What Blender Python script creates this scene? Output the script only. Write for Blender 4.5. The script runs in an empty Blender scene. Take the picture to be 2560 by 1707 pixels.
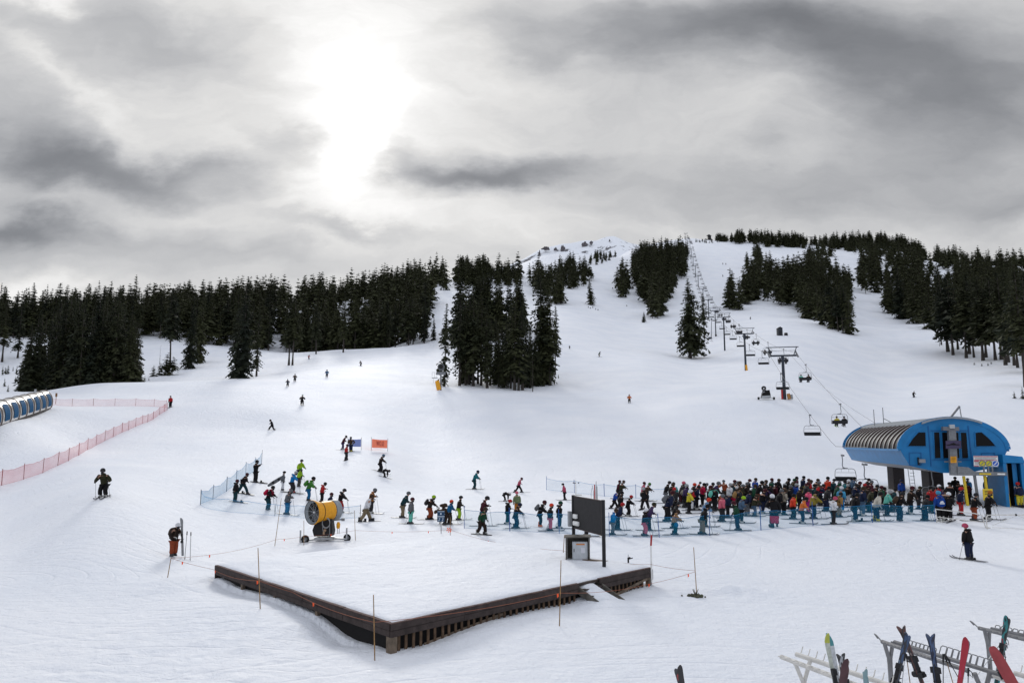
import bpy, bmesh, math, random
import numpy as np
from mathutils import Vector, Matrix, noise as mnoise
R = math.radians
scene = bpy.context.scene
COL = scene.collection

# ---------------------------------------------------------------- camera
CAM_H, PITCH, FPX = 5.6, R(7.75), 1849.0            # metres, radians, focal length in pixels of a 2560-wide frame
cam_d = bpy.data.cameras.new('camera'); cam = bpy.data.objects.new('camera', cam_d); COL.objects.link(cam)
cam.location = (0, 0, CAM_H); cam.rotation_euler = (R(90) + PITCH, 0, 0)
cam_d.sensor_width = 36.0; cam_d.lens = FPX / 2560 * 36; cam_d.clip_start = 0.1; cam_d.clip_end = 20000
scene.camera = cam

# ---------------------------------------------------------------- world: overcast sky
SUN_AZ, SUN_EL = R(-11.5), R(23.5)                   # azimuth from +y towards +x
world = bpy.data.worlds.new('World'); scene.world = world; world.use_nodes = True
world.cycles.sampling_method = 'MANUAL'; world.cycles.sample_map_resolution = 512
wn, wl = world.node_tree.nodes, world.node_tree.links
wn.clear()
w_out = wn.new('ShaderNodeOutputWorld'); w_bg = wn.new('ShaderNodeBackground'); wl.new(w_bg.outputs[0], w_out.inputs[0])
SKY_STRENGTH = 0.1
w_bg.inputs[1].default_value = SKY_STRENGTH
def wmath(op, a, b=None, c=None):
    n = wn.new('ShaderNodeMath'); n.operation = op
    for i, v in enumerate((a, b, c)):
        if v is None: continue
        if isinstance(v, (int, float)): n.inputs[i].default_value = v
        else: wl.new(v, n.inputs[i])
    return n.outputs[0]
w_tc = wn.new('ShaderNodeTexCoord'); w_sep = wn.new('ShaderNodeSeparateXYZ'); wl.new(w_tc.outputs['Generated'], w_sep.inputs[0])
dx_, dy_, dz_ = w_sep.outputs
ym = wmath('MAXIMUM', dy_, 0.12)
su, sw = wmath('DIVIDE', dx_, ym), wmath('DIVIDE', dz_, ym)    # tangents of azimuth and height towards the mountain
w_uv = wn.new('ShaderNodeCombineXYZ'); wl.new(su, w_uv.inputs[0]); wl.new(sw, w_uv.inputs[1])
def wnoise(scale, sx, sy, detail, rough, seed, rot=0.0, vec=None):
    mp = wn.new('ShaderNodeMapping'); mp.inputs['Scale'].default_value = (sx, sy, 1); mp.inputs['Location'].default_value = (seed, seed * 1.7, seed * .3)
    mp.inputs['Rotation'].default_value = (0, 0, rot)
    wl.new(vec or w_uv.outputs[0], mp.inputs[0])
    n = wn.new('ShaderNodeTexNoise'); n.noise_dimensions = '2D'; n.inputs['Scale'].default_value = scale; n.inputs['Detail'].default_value = detail; n.inputs['Roughness'].default_value = rough
    wl.new(mp.outputs[0], n.inputs[0]); return n
def vmath(op, a, b):
    n = wn.new('ShaderNodeVectorMath'); n.operation = op
    for i, v in enumerate((a, b)):
        if isinstance(v, (tuple, float)):
            n.inputs[i].default_value = v
        else: wl.new(v, n.inputs[i])
    return n.outputs[0]
warp1 = wnoise(2.6, 1, 1.5, 3, .5, 3.1)
w_off = vmath('SUBTRACT', warp1.outputs['Color'], (.5, .5, .5))
w_off2 = vmath('MULTIPLY', w_off, (.26, .16, 0.0))
warp2 = wnoise(9, 1, 2.0, 5, .6, 9.4)
w_off3 = vmath('MULTIPLY', vmath('SUBTRACT', warp2.outputs['Color'], (.5, .5, .5)), (.11, .055, 0.0))
w_p = vmath('ADD', vmath('ADD', w_uv.outputs[0], w_off2), w_off3)
def px_dir(px, py):
    xc, yc = (px - 1280) / FPX, (853.5 - py) / FPX
    q = math.cos(PITCH) - yc * math.sin(PITCH)
    return xc / q, (math.sin(PITCH) + yc * math.cos(PITCH)) / q
# clouds: (azimuth/height given as the photo direction, half widths, tilt, amount in stops)
CLOUDS = [
    (893, 300, 170, 190, 0, .45), (1030, 60, 330, 260, 0, .30), (880, 330, 95, 130, 0, .40), (900, 220, 450, 330, 0, .16), (760, 480, 330, 70, 0, .45), (720, 560, 420, 50, 0, .22),
    (560, 210, 330, 150, 0, .12), (120, 15, 80, 28, 15, .75), (330, 85, 240, 60, 12, -.45), (40, 95, 140, 90, 0, -.1),
    (215, 245, 260, 24, 31, .26), (80, 170, 110, 26, 28, .16), (60, 300, 210, 60, 20, -.30), (300, 418, 330, 52, 12, -1.0), (120, 400, 200, 60, 5, -.55), (560, 415, 140, 34, 8, -.45),
    (670, 345, 110, 42, 24, -.5), (120, 545, 170, 38, 8, -1.0), (40, 530, 120, 26, 4, -.4), (130, 620, 200, 60, 0, -.35), (620, 615, 230, 40, 10, -.38),
    (820, 575, 150, 15, 12, -.5), (40, 728, 260, 32, 0, .5), (1090, 440, 120, 52, 8, -.95), (1310, 412, 130, 36, -14, -1.0), (1200, 450, 240, 28, -4, -.45),
    (1010, 365, 60, 30, 0, -.3), (1500, 115, 240, 70, 8, -.55), (1880, 80, 320, 72, -5, -1.25), (2110, 140, 200, 90, 12, -.55), (2420, 190, 270, 120, 10, -1.1),
    (2350, 340, 220, 110, 0, -.45), (1750, 300, 330, 55, -4, .12), (1960, 450, 260, 60, -5, -.42), (1500, 290, 260, 70, 0, -.15), (2450, 520, 240, 60, -5, -.55), (2540, 20, 200, 60, 0, -.2),
    (1800, 580, 800, 40, 0, .12),
]
acc = 0.0
w_soft = vmath('ADD', w_uv.outputs[0], vmath('MULTIPLY', w_off2, (.45, .45, 0.0)))
for (px, py, sx, sy, rot, amp) in CLOUDS:
    u0, w0 = px_dir(px, py)
    mp = wn.new('ShaderNodeMapping'); mp.vector_type = 'TEXTURE'
    mp.inputs['Location'].default_value = (u0, w0, 0); mp.inputs['Rotation'].default_value = (0, 0, -R(rot)); mp.inputs['Scale'].default_value = (sx / FPX, sy / FPX, 1)
    wl.new(w_soft if amp > .4 and sx > 150 and sy > 100 else w_p, mp.inputs[0])
    dt = wn.new('ShaderNodeVectorMath'); dt.operation = 'DOT_PRODUCT'; wl.new(mp.outputs[0], dt.inputs[0]); wl.new(mp.outputs[0], dt.inputs[1])
    g = wmath('EXPONENT', wmath('MULTIPLY', dt.outputs['Value'], -.6))
    acc = wmath('MULTIPLY_ADD', g, amp, acc)
n1 = wnoise(3.2, 1, 2.6, 7, .58, 21.0, .12, w_p)
n2 = wnoise(9.0, 1, 3.6, 6, .6, 5.0, -.1, w_p)
acc = wmath('MULTIPLY_ADD', wmath('SUBTRACT', n1.outputs[0], .5), .62, acc)
acc = wmath('MULTIPLY_ADD', wmath('SUBTRACT', n2.outputs[0], .5), .30, acc)
front = wn.new('ShaderNodeMapRange'); front.inputs['From Min'].default_value = 0.02; front.inputs['From Max'].default_value = .35
wl.new(dy_, front.inputs[0])
acc = wmath('MULTIPLY', acc, front.outputs[0])
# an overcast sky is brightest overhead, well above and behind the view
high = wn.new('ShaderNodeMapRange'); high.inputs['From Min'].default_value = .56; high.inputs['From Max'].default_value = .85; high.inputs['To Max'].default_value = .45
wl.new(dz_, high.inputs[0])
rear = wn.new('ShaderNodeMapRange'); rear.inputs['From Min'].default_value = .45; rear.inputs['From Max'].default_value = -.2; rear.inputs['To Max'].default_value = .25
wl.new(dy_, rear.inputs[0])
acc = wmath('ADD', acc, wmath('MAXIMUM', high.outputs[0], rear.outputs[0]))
BASE_SKY = 0.64
lum = wmath('MULTIPLY', wmath('POWER', 2.0, acc), BASE_SKY)
# tint: the thinner the cloud the warmer, the thick undersides slightly blue
ramp = wn.new('ShaderNodeValToRGB'); e = ramp.color_ramp.elements
e[0].position = .14; e[0].color = (.955, .985, 1.06, 1); e[1].position = .75; e[1].color = (1.01, 1.0, .985, 1)
wl.new(lum, ramp.inputs[0])
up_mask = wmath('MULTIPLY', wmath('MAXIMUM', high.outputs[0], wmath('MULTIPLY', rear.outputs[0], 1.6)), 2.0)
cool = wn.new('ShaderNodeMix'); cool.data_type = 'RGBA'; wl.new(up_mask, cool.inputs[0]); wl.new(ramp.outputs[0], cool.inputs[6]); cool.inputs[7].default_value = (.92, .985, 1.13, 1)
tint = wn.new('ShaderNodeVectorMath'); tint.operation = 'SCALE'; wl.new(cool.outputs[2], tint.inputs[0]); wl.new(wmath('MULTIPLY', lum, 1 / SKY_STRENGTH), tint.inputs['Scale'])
sky = wn.new('ShaderNodeTexSky'); sky.sky_type = 'NISHITA'; sky.sun_disc = False; sky.sun_elevation = SUN_EL; sky.sun_rotation = SUN_AZ
sky.altitude = 1900
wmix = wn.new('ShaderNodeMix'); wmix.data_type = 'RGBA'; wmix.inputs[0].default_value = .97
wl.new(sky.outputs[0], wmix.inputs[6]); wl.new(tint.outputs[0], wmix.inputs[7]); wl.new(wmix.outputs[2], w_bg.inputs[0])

# ---------------------------------------------------------------- sun behind cloud
sun_d = bpy.data.lights.new('sun', 'SUN'); sun = bpy.data.objects.new('sun', sun_d); COL.objects.link(sun)
sun_d.energy = 1.25; sun_d.angle = R(11); sun_d.color = (1, .97, .92)
sdir = Vector((math.sin(SUN_AZ) * math.cos(SUN_EL), math.cos(SUN_AZ) * math.cos(SUN_EL), math.sin(SUN_EL)))
sun.rotation_euler = sdir.to_track_quat('Z', 'Y').to_euler(); sun.location = sdir * 400

vs = scene.view_settings; vs.view_transform = 'Standard'; vs.look = 'None'; vs.exposure = 0.0; vs.gamma = 1.0
scene.cycles.max_bounces = 6; scene.cycles.transparent_max_bounces = 16; scene.cycles.diffuse_bounces = 3
scene.cycles.use_denoising = True

# ================================================================ helpers: rays and terrain
def pix_ray(px, py):
    """direction (per metre of depth) of the photo's pixel"""
    u, w = px_dir(px, py); return Vector((u, 1.0, w))
def at(px, py, Y):
    d = pix_ray(px, py); return Vector((0, 0, CAM_H)) + d * Y
def project(p):
    x, y, z = p[0], p[1], p[2] - CAM_H
    f = y * math.cos(PITCH) + z * math.sin(PITCH); up = -y * math.sin(PITCH) + z * math.cos(PITCH)
    return 1280 + FPX * x / f, 853.5 - FPX * up / f
def pchip(xk, yk, x):
    xk, yk = np.asarray(xk, float), np.asarray(yk, float)
    h = np.diff(xk); d = np.diff(yk, axis=0) / (h if yk.ndim == 1 else h[:, None])
    m = np.zeros_like(yk)
    a, b = d[:-1], d[1:]
    ok = a * b > 0
    hh1 = h[:-1] if yk.ndim == 1 else h[:-1, None]; hh2 = h[1:] if yk.ndim == 1 else h[1:, None]
    w1, w2 = 2 * hh2 + hh1, hh2 + 2 * hh1
    with np.errstate(divide='ignore', invalid='ignore'):
        m[1:-1] = np.where(ok, (w1 + w2) / (w1 / np.where(ok, a, 1) + w2 / np.where(ok, b, 1)), 0)
    m[0], m[-1] = d[0] * .5, d[-1]
    i = np.clip(np.searchsorted(xk, x) - 1, 0, len(xk) - 2)
    hi = h[i]; t = np.clip((x - xk[i]) / hi, 0, 1)
    if yk.ndim > 1: hi, t = hi[:, None], t[:, None]
    h00 = 2 * t**3 - 3 * t**2 + 1; h10 = t**3 - 2 * t**2 + t; h01 = -2 * t**3 + 3 * t**2; h11 = t**3 - t**2
    return h00 * yk[i] + h10 * hi * m[i] + h01 * yk[i + 1] + h11 * hi * m[i + 1]

# terrain profiles: for azimuth columns, (depth, height) knots; 'p' knots give the photo row in which that ground is seen
Z, P = 'z', 'p'
PROFILES = [
    (-1000, [(25,Z,0),(50,Z,1),(85,Z,6),(150,Z,18),(250,Z,35),(350,Z,58),(450,Z,66),(600,Z,70),(3000,Z,60)]),
    (0, [(25,Z,0),(45,Z,.3),(62,P,1216),(85,P,1062),(110,P,1018),(135,P,985),(150,P,979),(180,Z,15.6),(230,P,958),(280,P,903),(330,P,843),(450,Z,70),(600,Z,74),(900,Z,70),(3000,Z,60)]),
    (270, [(25,Z,0),(44,P,1243),(88,P,1124),(120,P,1018),(145,P,990),(165,P,960),(190,Z,18.6),(240,P,941),(300,P,887),(340,P,843),(450,Z,79),(600,Z,84),(900,Z,78),(3000,Z,60)]),
    (600, [(25,Z,0),(45,Z,.3),(55,P,1256),(60,Z,2),(80,P,1151),(110,P,1075),(124,P,1013),(168,P,954),(226,P,943),(280,P,903),(330,P,876),(350,P,871),(480,Z,93),(560,Z,101),(700,Z,97),(3000,Z,70)]),
    (870, [(25,Z,0),(50,Z,.3),(80,P,1151),(110,Z,7),(124,Z,9.5),(168,P,958),(240,P,912),(285,P,884),(310,P,874),(340,Z,45),(400,Z,60),(500,Z,101),(560,Z,112),(650,Z,113),(900,Z,100),(3000,Z,70)]),
    (1090, [(25,Z,0),(50,Z,.3),(70,Z,.9),(90,Z,2),(120,Z,6),(165,P,974),(176,P,967),(240,P,909),(300,P,865),(320,P,854),(380,P,805),(460,P,751),(550,P,713),(620,P,697),(700,Z,146),(900,Z,138),(3000,Z,80)]),
    (1400, [(25,Z,0),(50,Z,.5),(70,Z,1),(90,Z,2.8),(115,Z,6.5),(150,P,1006),(176,P,974),(241,P,892),(330,P,822),(450,P,762),(560,P,713),(650,P,675),(730,P,651),(800,P,640),(900,Z,200),(1300,Z,180),(3000,Z,100)]),
    (1600, [(25,Z,0),(60,Z,.8),(80,Z,2),(110,Z,6),(145,P,1006),(241,P,895),(300,P,868),(430,P,802),(580,P,713),(700,P,664),(800,P,642),(900,P,631),(1000,P,626),(1050,P,622),(1300,Z,270),(3000,Z,120)]),
    (1740, [(25,Z,0),(60,Z,.8),(85,Z,1.5),(110,Z,6),(135,P,1005),(205,P,940),(277,P,895),(350,P,845),(416,P,800),(500,P,755),(576,P,719),(703,P,666),(813,P,627),(960,P,606),(1055,P,598),(1100,P,599),(1300,Z,285),(3000,Z,120)]),
    (1960, [(25,Z,0),(60,Z,.8),(85,Z,1.3),(108,Z,6),(133,P,998),(205,P,918),(260,P,868),(300,P,832),(350,P,806),(420,P,782),(500,P,742),(600,P,697),(750,P,653),(900,P,626),(1000,P,612),(1100,Z,270),(1400,Z,255),(3000,Z,120)]),
    (2230, [(25,Z,0),(60,Z,.8),(85,Z,1.3),(108,Z,4.8),(140,P,1035),(190,P,993),(250,P,925),(310,P,860),(340,P,829),(420,P,805),(520,P,751),(620,P,697),(750,P,653),(900,P,622),(960,P,615),(1200,Z,245),(3000,Z,120)]),
    (2560, [(25,Z,0),(60,Z,.8),(90,Z,2.3),(120,Z,6),(160,P,985),(200,P,936),(259,P,887),(320,P,827),(400,Z,74),(500,P,740),(620,P,697),(700,P,664),(800,Z,190),(1200,Z,170),(3000,Z,100)]),
    (3600, [(25,Z,0),(60,Z,.8),(130,Z,7),(200,Z,24),(300,Z,48),(500,Z,106),(700,Z,168),(800,Z,182),(3000,Z,100)]),
]
LY = np.linspace(math.log(8), math.log(7000), 900); YY = np.exp(LY)
_cu, _cz = [], []
for cpx, kn in PROFILES:
    ys, zs = [0.0, 12.0], [0.0, 0.0]
    for (Y, k, v) in kn:
        ys.append(Y); zs.append(v if k == Z else at(cpx, v, Y).z)
    ys.append(8000); zs.append(40.0)
    _cz.append(pchip(ys, zs, YY)); _cu.append((cpx - 1280) / FPX)
_cu = np.array(_cu); _cz = np.array(_cz)
UU = np.linspace(-2.2, 2.2, 1200)
_tab = pchip(np.concatenate([[-2.4], _cu, [2.4]]), np.vstack([_cz[:1], _cz, _cz[-1:]]), np.clip(UU, -2.39, 2.39))
# deck corners (metres on the ground), used by the drifts around it
DK_NEAR, DK_LEFT, DK_RIGHT = Vector((-3.24, 20.63)), Vector((-11.75, 30.20)), Vector((5.42, 29.64))
DK_TOP = .77
DK_E1, DK_E2 = DK_RIGHT - DK_NEAR, DK_LEFT - DK_NEAR
def vnoise2(x, y, seed=0):
    """value noise, vectorised"""
    x = np.asarray(x, float) + seed * 37.7; y = np.asarray(y, float) + seed * 91.3
    xi, yi = np.floor(x), np.floor(y); fx, fy = x - xi, y - yi
    fx, fy = fx * fx * (3 - 2 * fx), fy * fy * (3 - 2 * fy)
    def h(a, b):
        s = np.sin(a * 127.1 + b * 311.7) * 43758.5453; return s - np.floor(s)
    return (h(xi, yi) * (1 - fx) + h(xi + 1, yi) * fx) * (1 - fy) + (h(xi, yi + 1) * (1 - fx) + h(xi + 1, yi + 1) * fx) * fy
def fbm(x, y, s, o=4, seed=0):
    r, a, t = 0, .5, 0
    for k in range(o):
        r = r + a * (vnoise2(x / s, y / s, seed + k) - .5); t += a; s /= 2.03; a *= .55
    return r / t
def seg_dist(x, y, a, b):
    ex, ey = b[0] - a[0], b[1] - a[1]; L2 = ex * ex + ey * ey
    t = ((x - a[0]) * ex + (y - a[1]) * ey) / L2
    tc = np.clip(t, 0, 1)
    d = np.hypot(x - a[0] - tc * ex, y - a[1] - tc * ey)
    side = (x - a[0]) * ey - (y - a[1]) * ex          # >0: to the right of a->b
    return t, d, side
def ground(x, y, detail=True):
    x = np.asarray(x, float); y = np.asarray(y, float)
    r = np.hypot(x, y)
    yc = np.maximum(y, 0.34 * r + 1e-6)
    yc = np.maximum(yc, 8.0)
    u = np.clip(x / yc, -2.2, 2.2)
    fi = (u + 2.2) / 4.4 * 1199; i = np.clip(fi.astype(int), 0, 1198); fi = fi - i
    fj = (np.log(yc) - LY[0]) / (LY[-1] - LY[0]) * 899; j = np.clip(fj.astype(int), 0, 898); fj = np.clip(fj - j, 0, 1)
    z = (_tab[i, j] * (1 - fi) + _tab[i + 1, j] * fi) * (1 - fj) + (_tab[i, j + 1] * (1 - fi) + _tab[i + 1, j + 1] * fi) * fj
    back = np.clip((y + 40) / 80, 0, 1); z = z * np.where(y > 40, 1, back * back * (3 - 2 * back))
    if detail:
        far = np.clip((r - 40) / 400, 0, 1)
        z = z + fbm(x, y, 9, 4, 3) * .22 * np.clip(1 - (r - 60) / 300, .4, 1) + fbm(x, y, 70, 4, 8) * 3.2 * far
        # wind drifts round the deck
        def sst(v, a, b):
            q = np.clip((v - a) / (b - a), 0, 1); return q * q * (3 - 2 * q)
        t, d, s = seg_dist(x, y, DK_NEAR, DK_RIGHT)
        prof = .02 + .20 * sst(t, .08, .34) * (1 - .55 * sst(t, .42, .66)) + .22 * np.exp(-((t - .69) / .07) ** 2) + .13 * fbm(x, y, 2.2, 3, 5)
        z = z + np.where((t > -.25) & (t < 1.1), prof * np.exp(-((d - .5) / 1.6) ** 2), 0) * sst(t, -.02, .12) * (1 - sst(t, 1.0, 1.1))
        t, d, s = seg_dist(x, y, DK_NEAR, DK_LEFT)
        prof = sst(t, .14, .36) * .27 - sst(t, .6, .8) * .12 + sst(t, .84, 1.0) * .14 + .16 * fbm(x, y, 1.8, 3, 15) * sst(t, .15, .4)
        sideL = np.where(s < 0, 1.0, 0.0)
        z = z + prof * np.exp(-((d - .9) / 2.6) ** 2) * sst(t, .02, .3) * (1 - sst(t, 1.0, 1.25))
        z = z - np.where(s < .05, .15 * np.exp(-(d / .75) ** 2), 0) * sst(t, .05, .2) * (1 - sst(t, .95, 1.02)) * (.7 + .5 * vnoise2(x / 2.6, y / 2.6, 9))
        # snow scooped out beside the near corner
        cx, cy = DK_NEAR[0] - 1.6, DK_NEAR[1] + 2.2
        z = z - .10 * np.exp(-(((x - cx) / 1.2) ** 2 + ((y - cy) / 1.6) ** 2))
        # churned snow
        ch = np.exp(-(((x + 9) / 6) ** 2 + ((y - 20) / 5) ** 2)) + .8 * np.exp(-(((x - 8.6) / 2.2) ** 2 + ((y - 28.6) / 1.2) ** 2)) + .6 * np.exp(-(((x + 3) / 5) ** 2 + ((y - 15.5) / 2.0) ** 2))
        z = z + ch * .17 * fbm(x, y, .6, 3, 30)
        cr = np.exp(-(((x - 8.2) / 1.5) ** 2 + ((y - 28.9) / .6) ** 2)); z = z + cr * (.18 + .3 * fbm(x, y, .5, 3, 33))
    return z
def gz(x, y): return float(ground(np.array([x]), np.array([y]))[0])
_S = np.exp(np.linspace(math.log(9), math.log(1300), 1500))
def hit(px, py):
    """first point of the terrain seen along a direction"""
    d = pix_ray(px, py)
    zz = ground(d.x * _S, _S); rz = CAM_H + d.z * _S
    k = np.nonzero(rz <= zz)[0]
    if len(k) == 0 or k[0] == 0: return None
    k = k[0]; a0 = rz[k - 1] - zz[k - 1]; a1 = zz[k] - rz[k]
    Y = _S[k - 1] + (_S[k] - _S[k - 1]) * a0 / (a0 + a1 + 1e-9)
    return Vector((d.x * Y, Y, gz(d.x * Y, Y)))

# ================================================================ materials
_M = {}
def mat(name, col, rough=.7, metal=0.0, var=0.0, vscale=6.0, bump=0.0, bscale=20.0, spec=.3, alpha=1.0):
    if name in _M: return _M[name]
    m = bpy.data.materials.new(name); m.use_nodes = True; _M[name] = m
    nt = m.node_tree; b = nt.nodes['Principled BSDF']
    b.inputs['Base Color'].default_value = (*col, 1); b.inputs['Roughness'].default_value = rough; b.inputs['Metallic'].default_value = metal
    b.inputs['Specular IOR Level'].default_value = spec
    tc = nt.nodes.new('ShaderNodeTexCoord')
    if var:
        n = nt.nodes.new('ShaderNodeTexNoise'); n.inputs['Scale'].default_value = vscale; n.inputs['Detail'].default_value = 5
        nt.links.new(tc.outputs['Object'], n.inputs[0])
        mr = nt.nodes.new('ShaderNodeMapRange'); mr.inputs['From Min'].default_value = .3; mr.inputs['From Max'].default_value = .7
        mr.inputs['To Min'].default_value = 1 - var; mr.inputs['To Max'].default_value = 1 + var
        nt.links.new(n.outputs[0], mr.inputs[0])
        mx = nt.nodes.new('ShaderNodeVectorMath'); mx.operation = 'SCALE'; mx.inputs[0].default_value = col
        nt.links.new(mr.outputs[0], mx.inputs['Scale']); nt.links.new(mx.outputs[0], b.inputs['Base Color'])
    if bump:
        n = nt.nodes.new('ShaderNodeTexNoise'); n.inputs['Scale'].default_value = bscale; n.inputs['Detail'].default_value = 4
        nt.links.new(tc.outputs['Object'], n.inputs[0])
        bp = nt.nodes.new('ShaderNodeBump'); bp.inputs['Strength'].default_value = bump; bp.inputs['Distance'].default_value = .05
        nt.links.new(n.outputs[0], bp.inputs['Height']); nt.links.new(bp.outputs[0], b.inputs['Normal'])
    if alpha < 1: b.inputs['Alpha'].default_value = alpha
    return m
def snow_material(name, scale=1.0, tracks=True):
    m = bpy.data.materials.new(name); m.use_nodes = True; nt = m.node_tree; N, L = nt.nodes, nt.links
    b = N['Principled BSDF']; b.inputs['Roughness'].default_value = .65; b.inputs['Specular IOR Level'].default_value = .2
    geo = N.new('ShaderNodeNewGeometry')
    def noise_(sc, det, rough, mscale=(1, 1, 1), rot=0, dist=0):
        mp = N.new('ShaderNodeMapping'); mp.inputs['Scale'].default_value = mscale; mp.inputs['Rotation'].default_value = (0, 0, rot); L.new(geo.outputs['Position'], mp.inputs[0])
        n = N.new('ShaderNodeTexNoise'); n.noise_dimensions = '2D'; n.inputs['Scale'].default_value = sc; n.inputs['Detail'].default_value = det; n.inputs['Roughness'].default_value = rough; n.inputs['Distortion'].default_value = dist
        L.new(mp.outputs[0], n.inputs[0]); return n.outputs[0]
    def math_(op, a, b_=None, c=None):
        n = N.new('ShaderNodeMath'); n.operation = op
        for i, v in enumerate((a, b_, c)):
            if v is None: continue
            if isinstance(v, (int, float)): n.inputs[i].default_value = v
            else: L.new(v, n.inputs[i])
        return n.outputs[0]
    # albedo: old snow, faintly greyer where skied
    c1 = noise_(.09, 5, .6)
    ramp = N.new('ShaderNodeValToRGB'); e = ramp.color_ramp.elements
    e[0].position = .3; e[0].color = (.80, .825, .875, 1); e[1].position = .7; e[1].color = (.875, .885, .915, 1)
    L.new(c1, ramp.inputs[0]); L.new(ramp.outputs[0], b.inputs['Base Color'])
    # relief: chop, wind ripple and ski tracks
    h = math_('MULTIPLY', noise_(1.7, 6, .68), .26)
    h = math_('MULTIPLY_ADD', noise_(3.4, 5, .70, (.58, 1, 1), .12), .20, h)
    h = math_('MULTIPLY_ADD', noise_(.35, 3, .55), .25, h)
    if tracks:
        # bundles of swung turns: many thin contour lines of a smooth field, broken up by a mask
        for (sc, ms, rot, mult, amp) in ((.036, (.5, 1, 1), .5, 60, .085), (.030, (.42, 1, 1), -.38, 75, .085), (.05, (.55, 1, 1), .1, 50, .075)):
            n = noise_(sc, 1.0, .4, ms, rot, .3)
            ln = math_('ABSOLUTE', math_('SINE', math_('MULTIPLY', n, mult * 3.14)))
            ln = math_('MINIMUM', math_('MULTIPLY', ln, 4.2), 1.0)
            mask = noise_(.11, 3, .6, (1, .6, 1), rot + .8)
            mask = math_('MINIMUM', math_('MAXIMUM', math_('MULTIPLY_ADD', mask, 7, -3.1), 0.0), 1.0)
            h = math_('MULTIPLY_ADD', math_('MULTIPLY', ln, mask), amp, h)
    bp = N.new('ShaderNodeBump'); bp.inputs['Strength'].default_value = .55; bp.inputs['Distance'].default_value = 1.0 * scale
    L.new(h, bp.inputs['Height']); L.new(bp.outputs[0], b.inputs['Normal'])
    return m
SNOW = snow_material('snow')

def link(name, me, parent=None, mats=()):
    for m_ in mats: me.materials.append(m_)
    o = bpy.data.objects.new(name, me); COL.objects.link(o)
    if parent is not None: o.parent = parent
    return o
def tag(o, label=None, cat=None, group=None, kind=None):
    if label: o['label'] = label
    if cat: o['category'] = cat
    if group: o['group'] = group
    if kind: o['kind'] = kind
    return o

# ================================================================ the snow slope: one sheet to the horizon
def build_ground():
    ang = np.concatenate([np.linspace(-180, -46, 60)[:-1], np.linspace(-46, 46, 760), np.linspace(46, 180, 60)[1:-1]])
    rad = np.concatenate([[0.0], np.linspace(4, 12, 12)[:-1], np.exp(np.linspace(math.log(12), math.log(70), 300))[:-1], np.exp(np.linspace(math.log(70), math.log(1400), 260))[:-1], np.exp(np.linspace(math.log(1400), math.log(4500), 20))])
    A, Rr = np.meshgrid(np.radians(ang), rad[1:])
    X, Yy = Rr * np.sin(A), Rr * np.cos(A)
    Zz = ground(X.ravel(), Yy.ravel()).reshape(X.shape)
    na, nr = len(ang), len(rad) - 1
    co = np.stack([X, Yy, Zz], -1).reshape(-1, 3)
    co = np.vstack([co, [[0, 0, gz(0, 0)]]])
    i = np.arange(nr - 1)[:, None] * na; j = np.arange(na)[None, :]; j2 = (j + 1) % na
    q = np.stack([i + j, i + na + j, i + na + j2, i + j2], -1).reshape(-1, 4)[:, ::-1]
    tri = np.stack([np.full(na, na * nr), np.arange(na), (np.arange(na) + 1) % na], -1)[:, ::-1]
    me = bpy.data.meshes.new('snow_slope')
    nq, nt = len(q), len(tri)
    me.vertices.add(len(co)); me.vertices.foreach_set('co', co.ravel())
    me.loops.add(nq * 4 + nt * 3); me.loops.foreach_set('vertex_index', np.concatenate([q.ravel(), tri.ravel()]).astype(np.int32))
    me.polygons.add(nq + nt)
    me.polygons.foreach_set('loop_start', np.concatenate([np.arange(nq) * 4, nq * 4 + np.arange(nt) * 3]).astype(np.int32))
    me.polygons.foreach_set('use_smooth', np.ones(nq + nt, bool))
    me.update(calc_edges=True)
    o = link('snow_slope', me, None, [SNOW]); tag(o, kind='structure')
    return o
build_ground()

# ================================================================ conifers
def mesh_np(name, co, faces, smooth=False):
    """faces: array of equal-length rows or list of such arrays"""
    if not isinstance(faces, list): faces = [faces]
    me = bpy.data.meshes.new(name)
    me.vertices.add(len(co)); me.vertices.foreach_set('co', np.asarray(co, np.float32).ravel())
    li = np.concatenate([f.ravel() for f in faces]).astype(np.int32)
    ls = []; o_ = 0
    for f in faces:
        ls.append(o_ + np.arange(len(f)) * f.shape[1]); o_ += f.size
    ls = np.concatenate(ls).astype(np.int32)
    me.loops.add(len(li)); me.loops.foreach_set('vertex_index', li)
    me.polygons.add(len(ls)); me.polygons.foreach_set('loop_start', ls)
    if smooth: me.polygons.foreach_set('use_smooth', np.ones(len(ls), bool))
    me.update(calc_edges=True); me.validate()
    return me
def foliage_material(name, c1, c2):
    m = bpy.data.materials.new(name); m.use_nodes = True; nt = m.node_tree; N, L = nt.nodes, nt.links
    b = N['Principled BSDF']; b.inputs['Roughness'].default_value = .75; b.inputs['Specular IOR Level'].default_value = .12
    tc = N.new('ShaderNodeNewGeometry'); n = N.new('ShaderNodeTexNoise'); n.inputs['Scale'].default_value = .45; n.inputs['Detail'].default_value = 3
    L.new(tc.outputs['Position'], n.inputs[0])
    oi = N.new('ShaderNodeObjectInfo')
    ad = N.new('ShaderNodeMath'); ad.operation = 'MULTIPLY_ADD'; L.new(oi.outputs['Random'], ad.inputs[0]); ad.inputs[1].default_value = .5; L.new(n.outputs[0], ad.inputs[2])
    rp = N.new('ShaderNodeValToRGB'); e = rp.color_ramp.elements; e[0].position = .45; e[0].color = (*c1, 1); e[1].position = .95; e[1].color = (*c2, 1)
    L.new(ad.outputs[0], rp.inputs[0]); L.new(rp.outputs[0], b.inputs['Base Color'])
    return m
NEEDLE = foliage_material('needles', (.014, .019, .013), (.046, .050, .023))
BARK = mat('bark', (.050, .042, .036), .9, var=.35, vscale=3)
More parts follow.
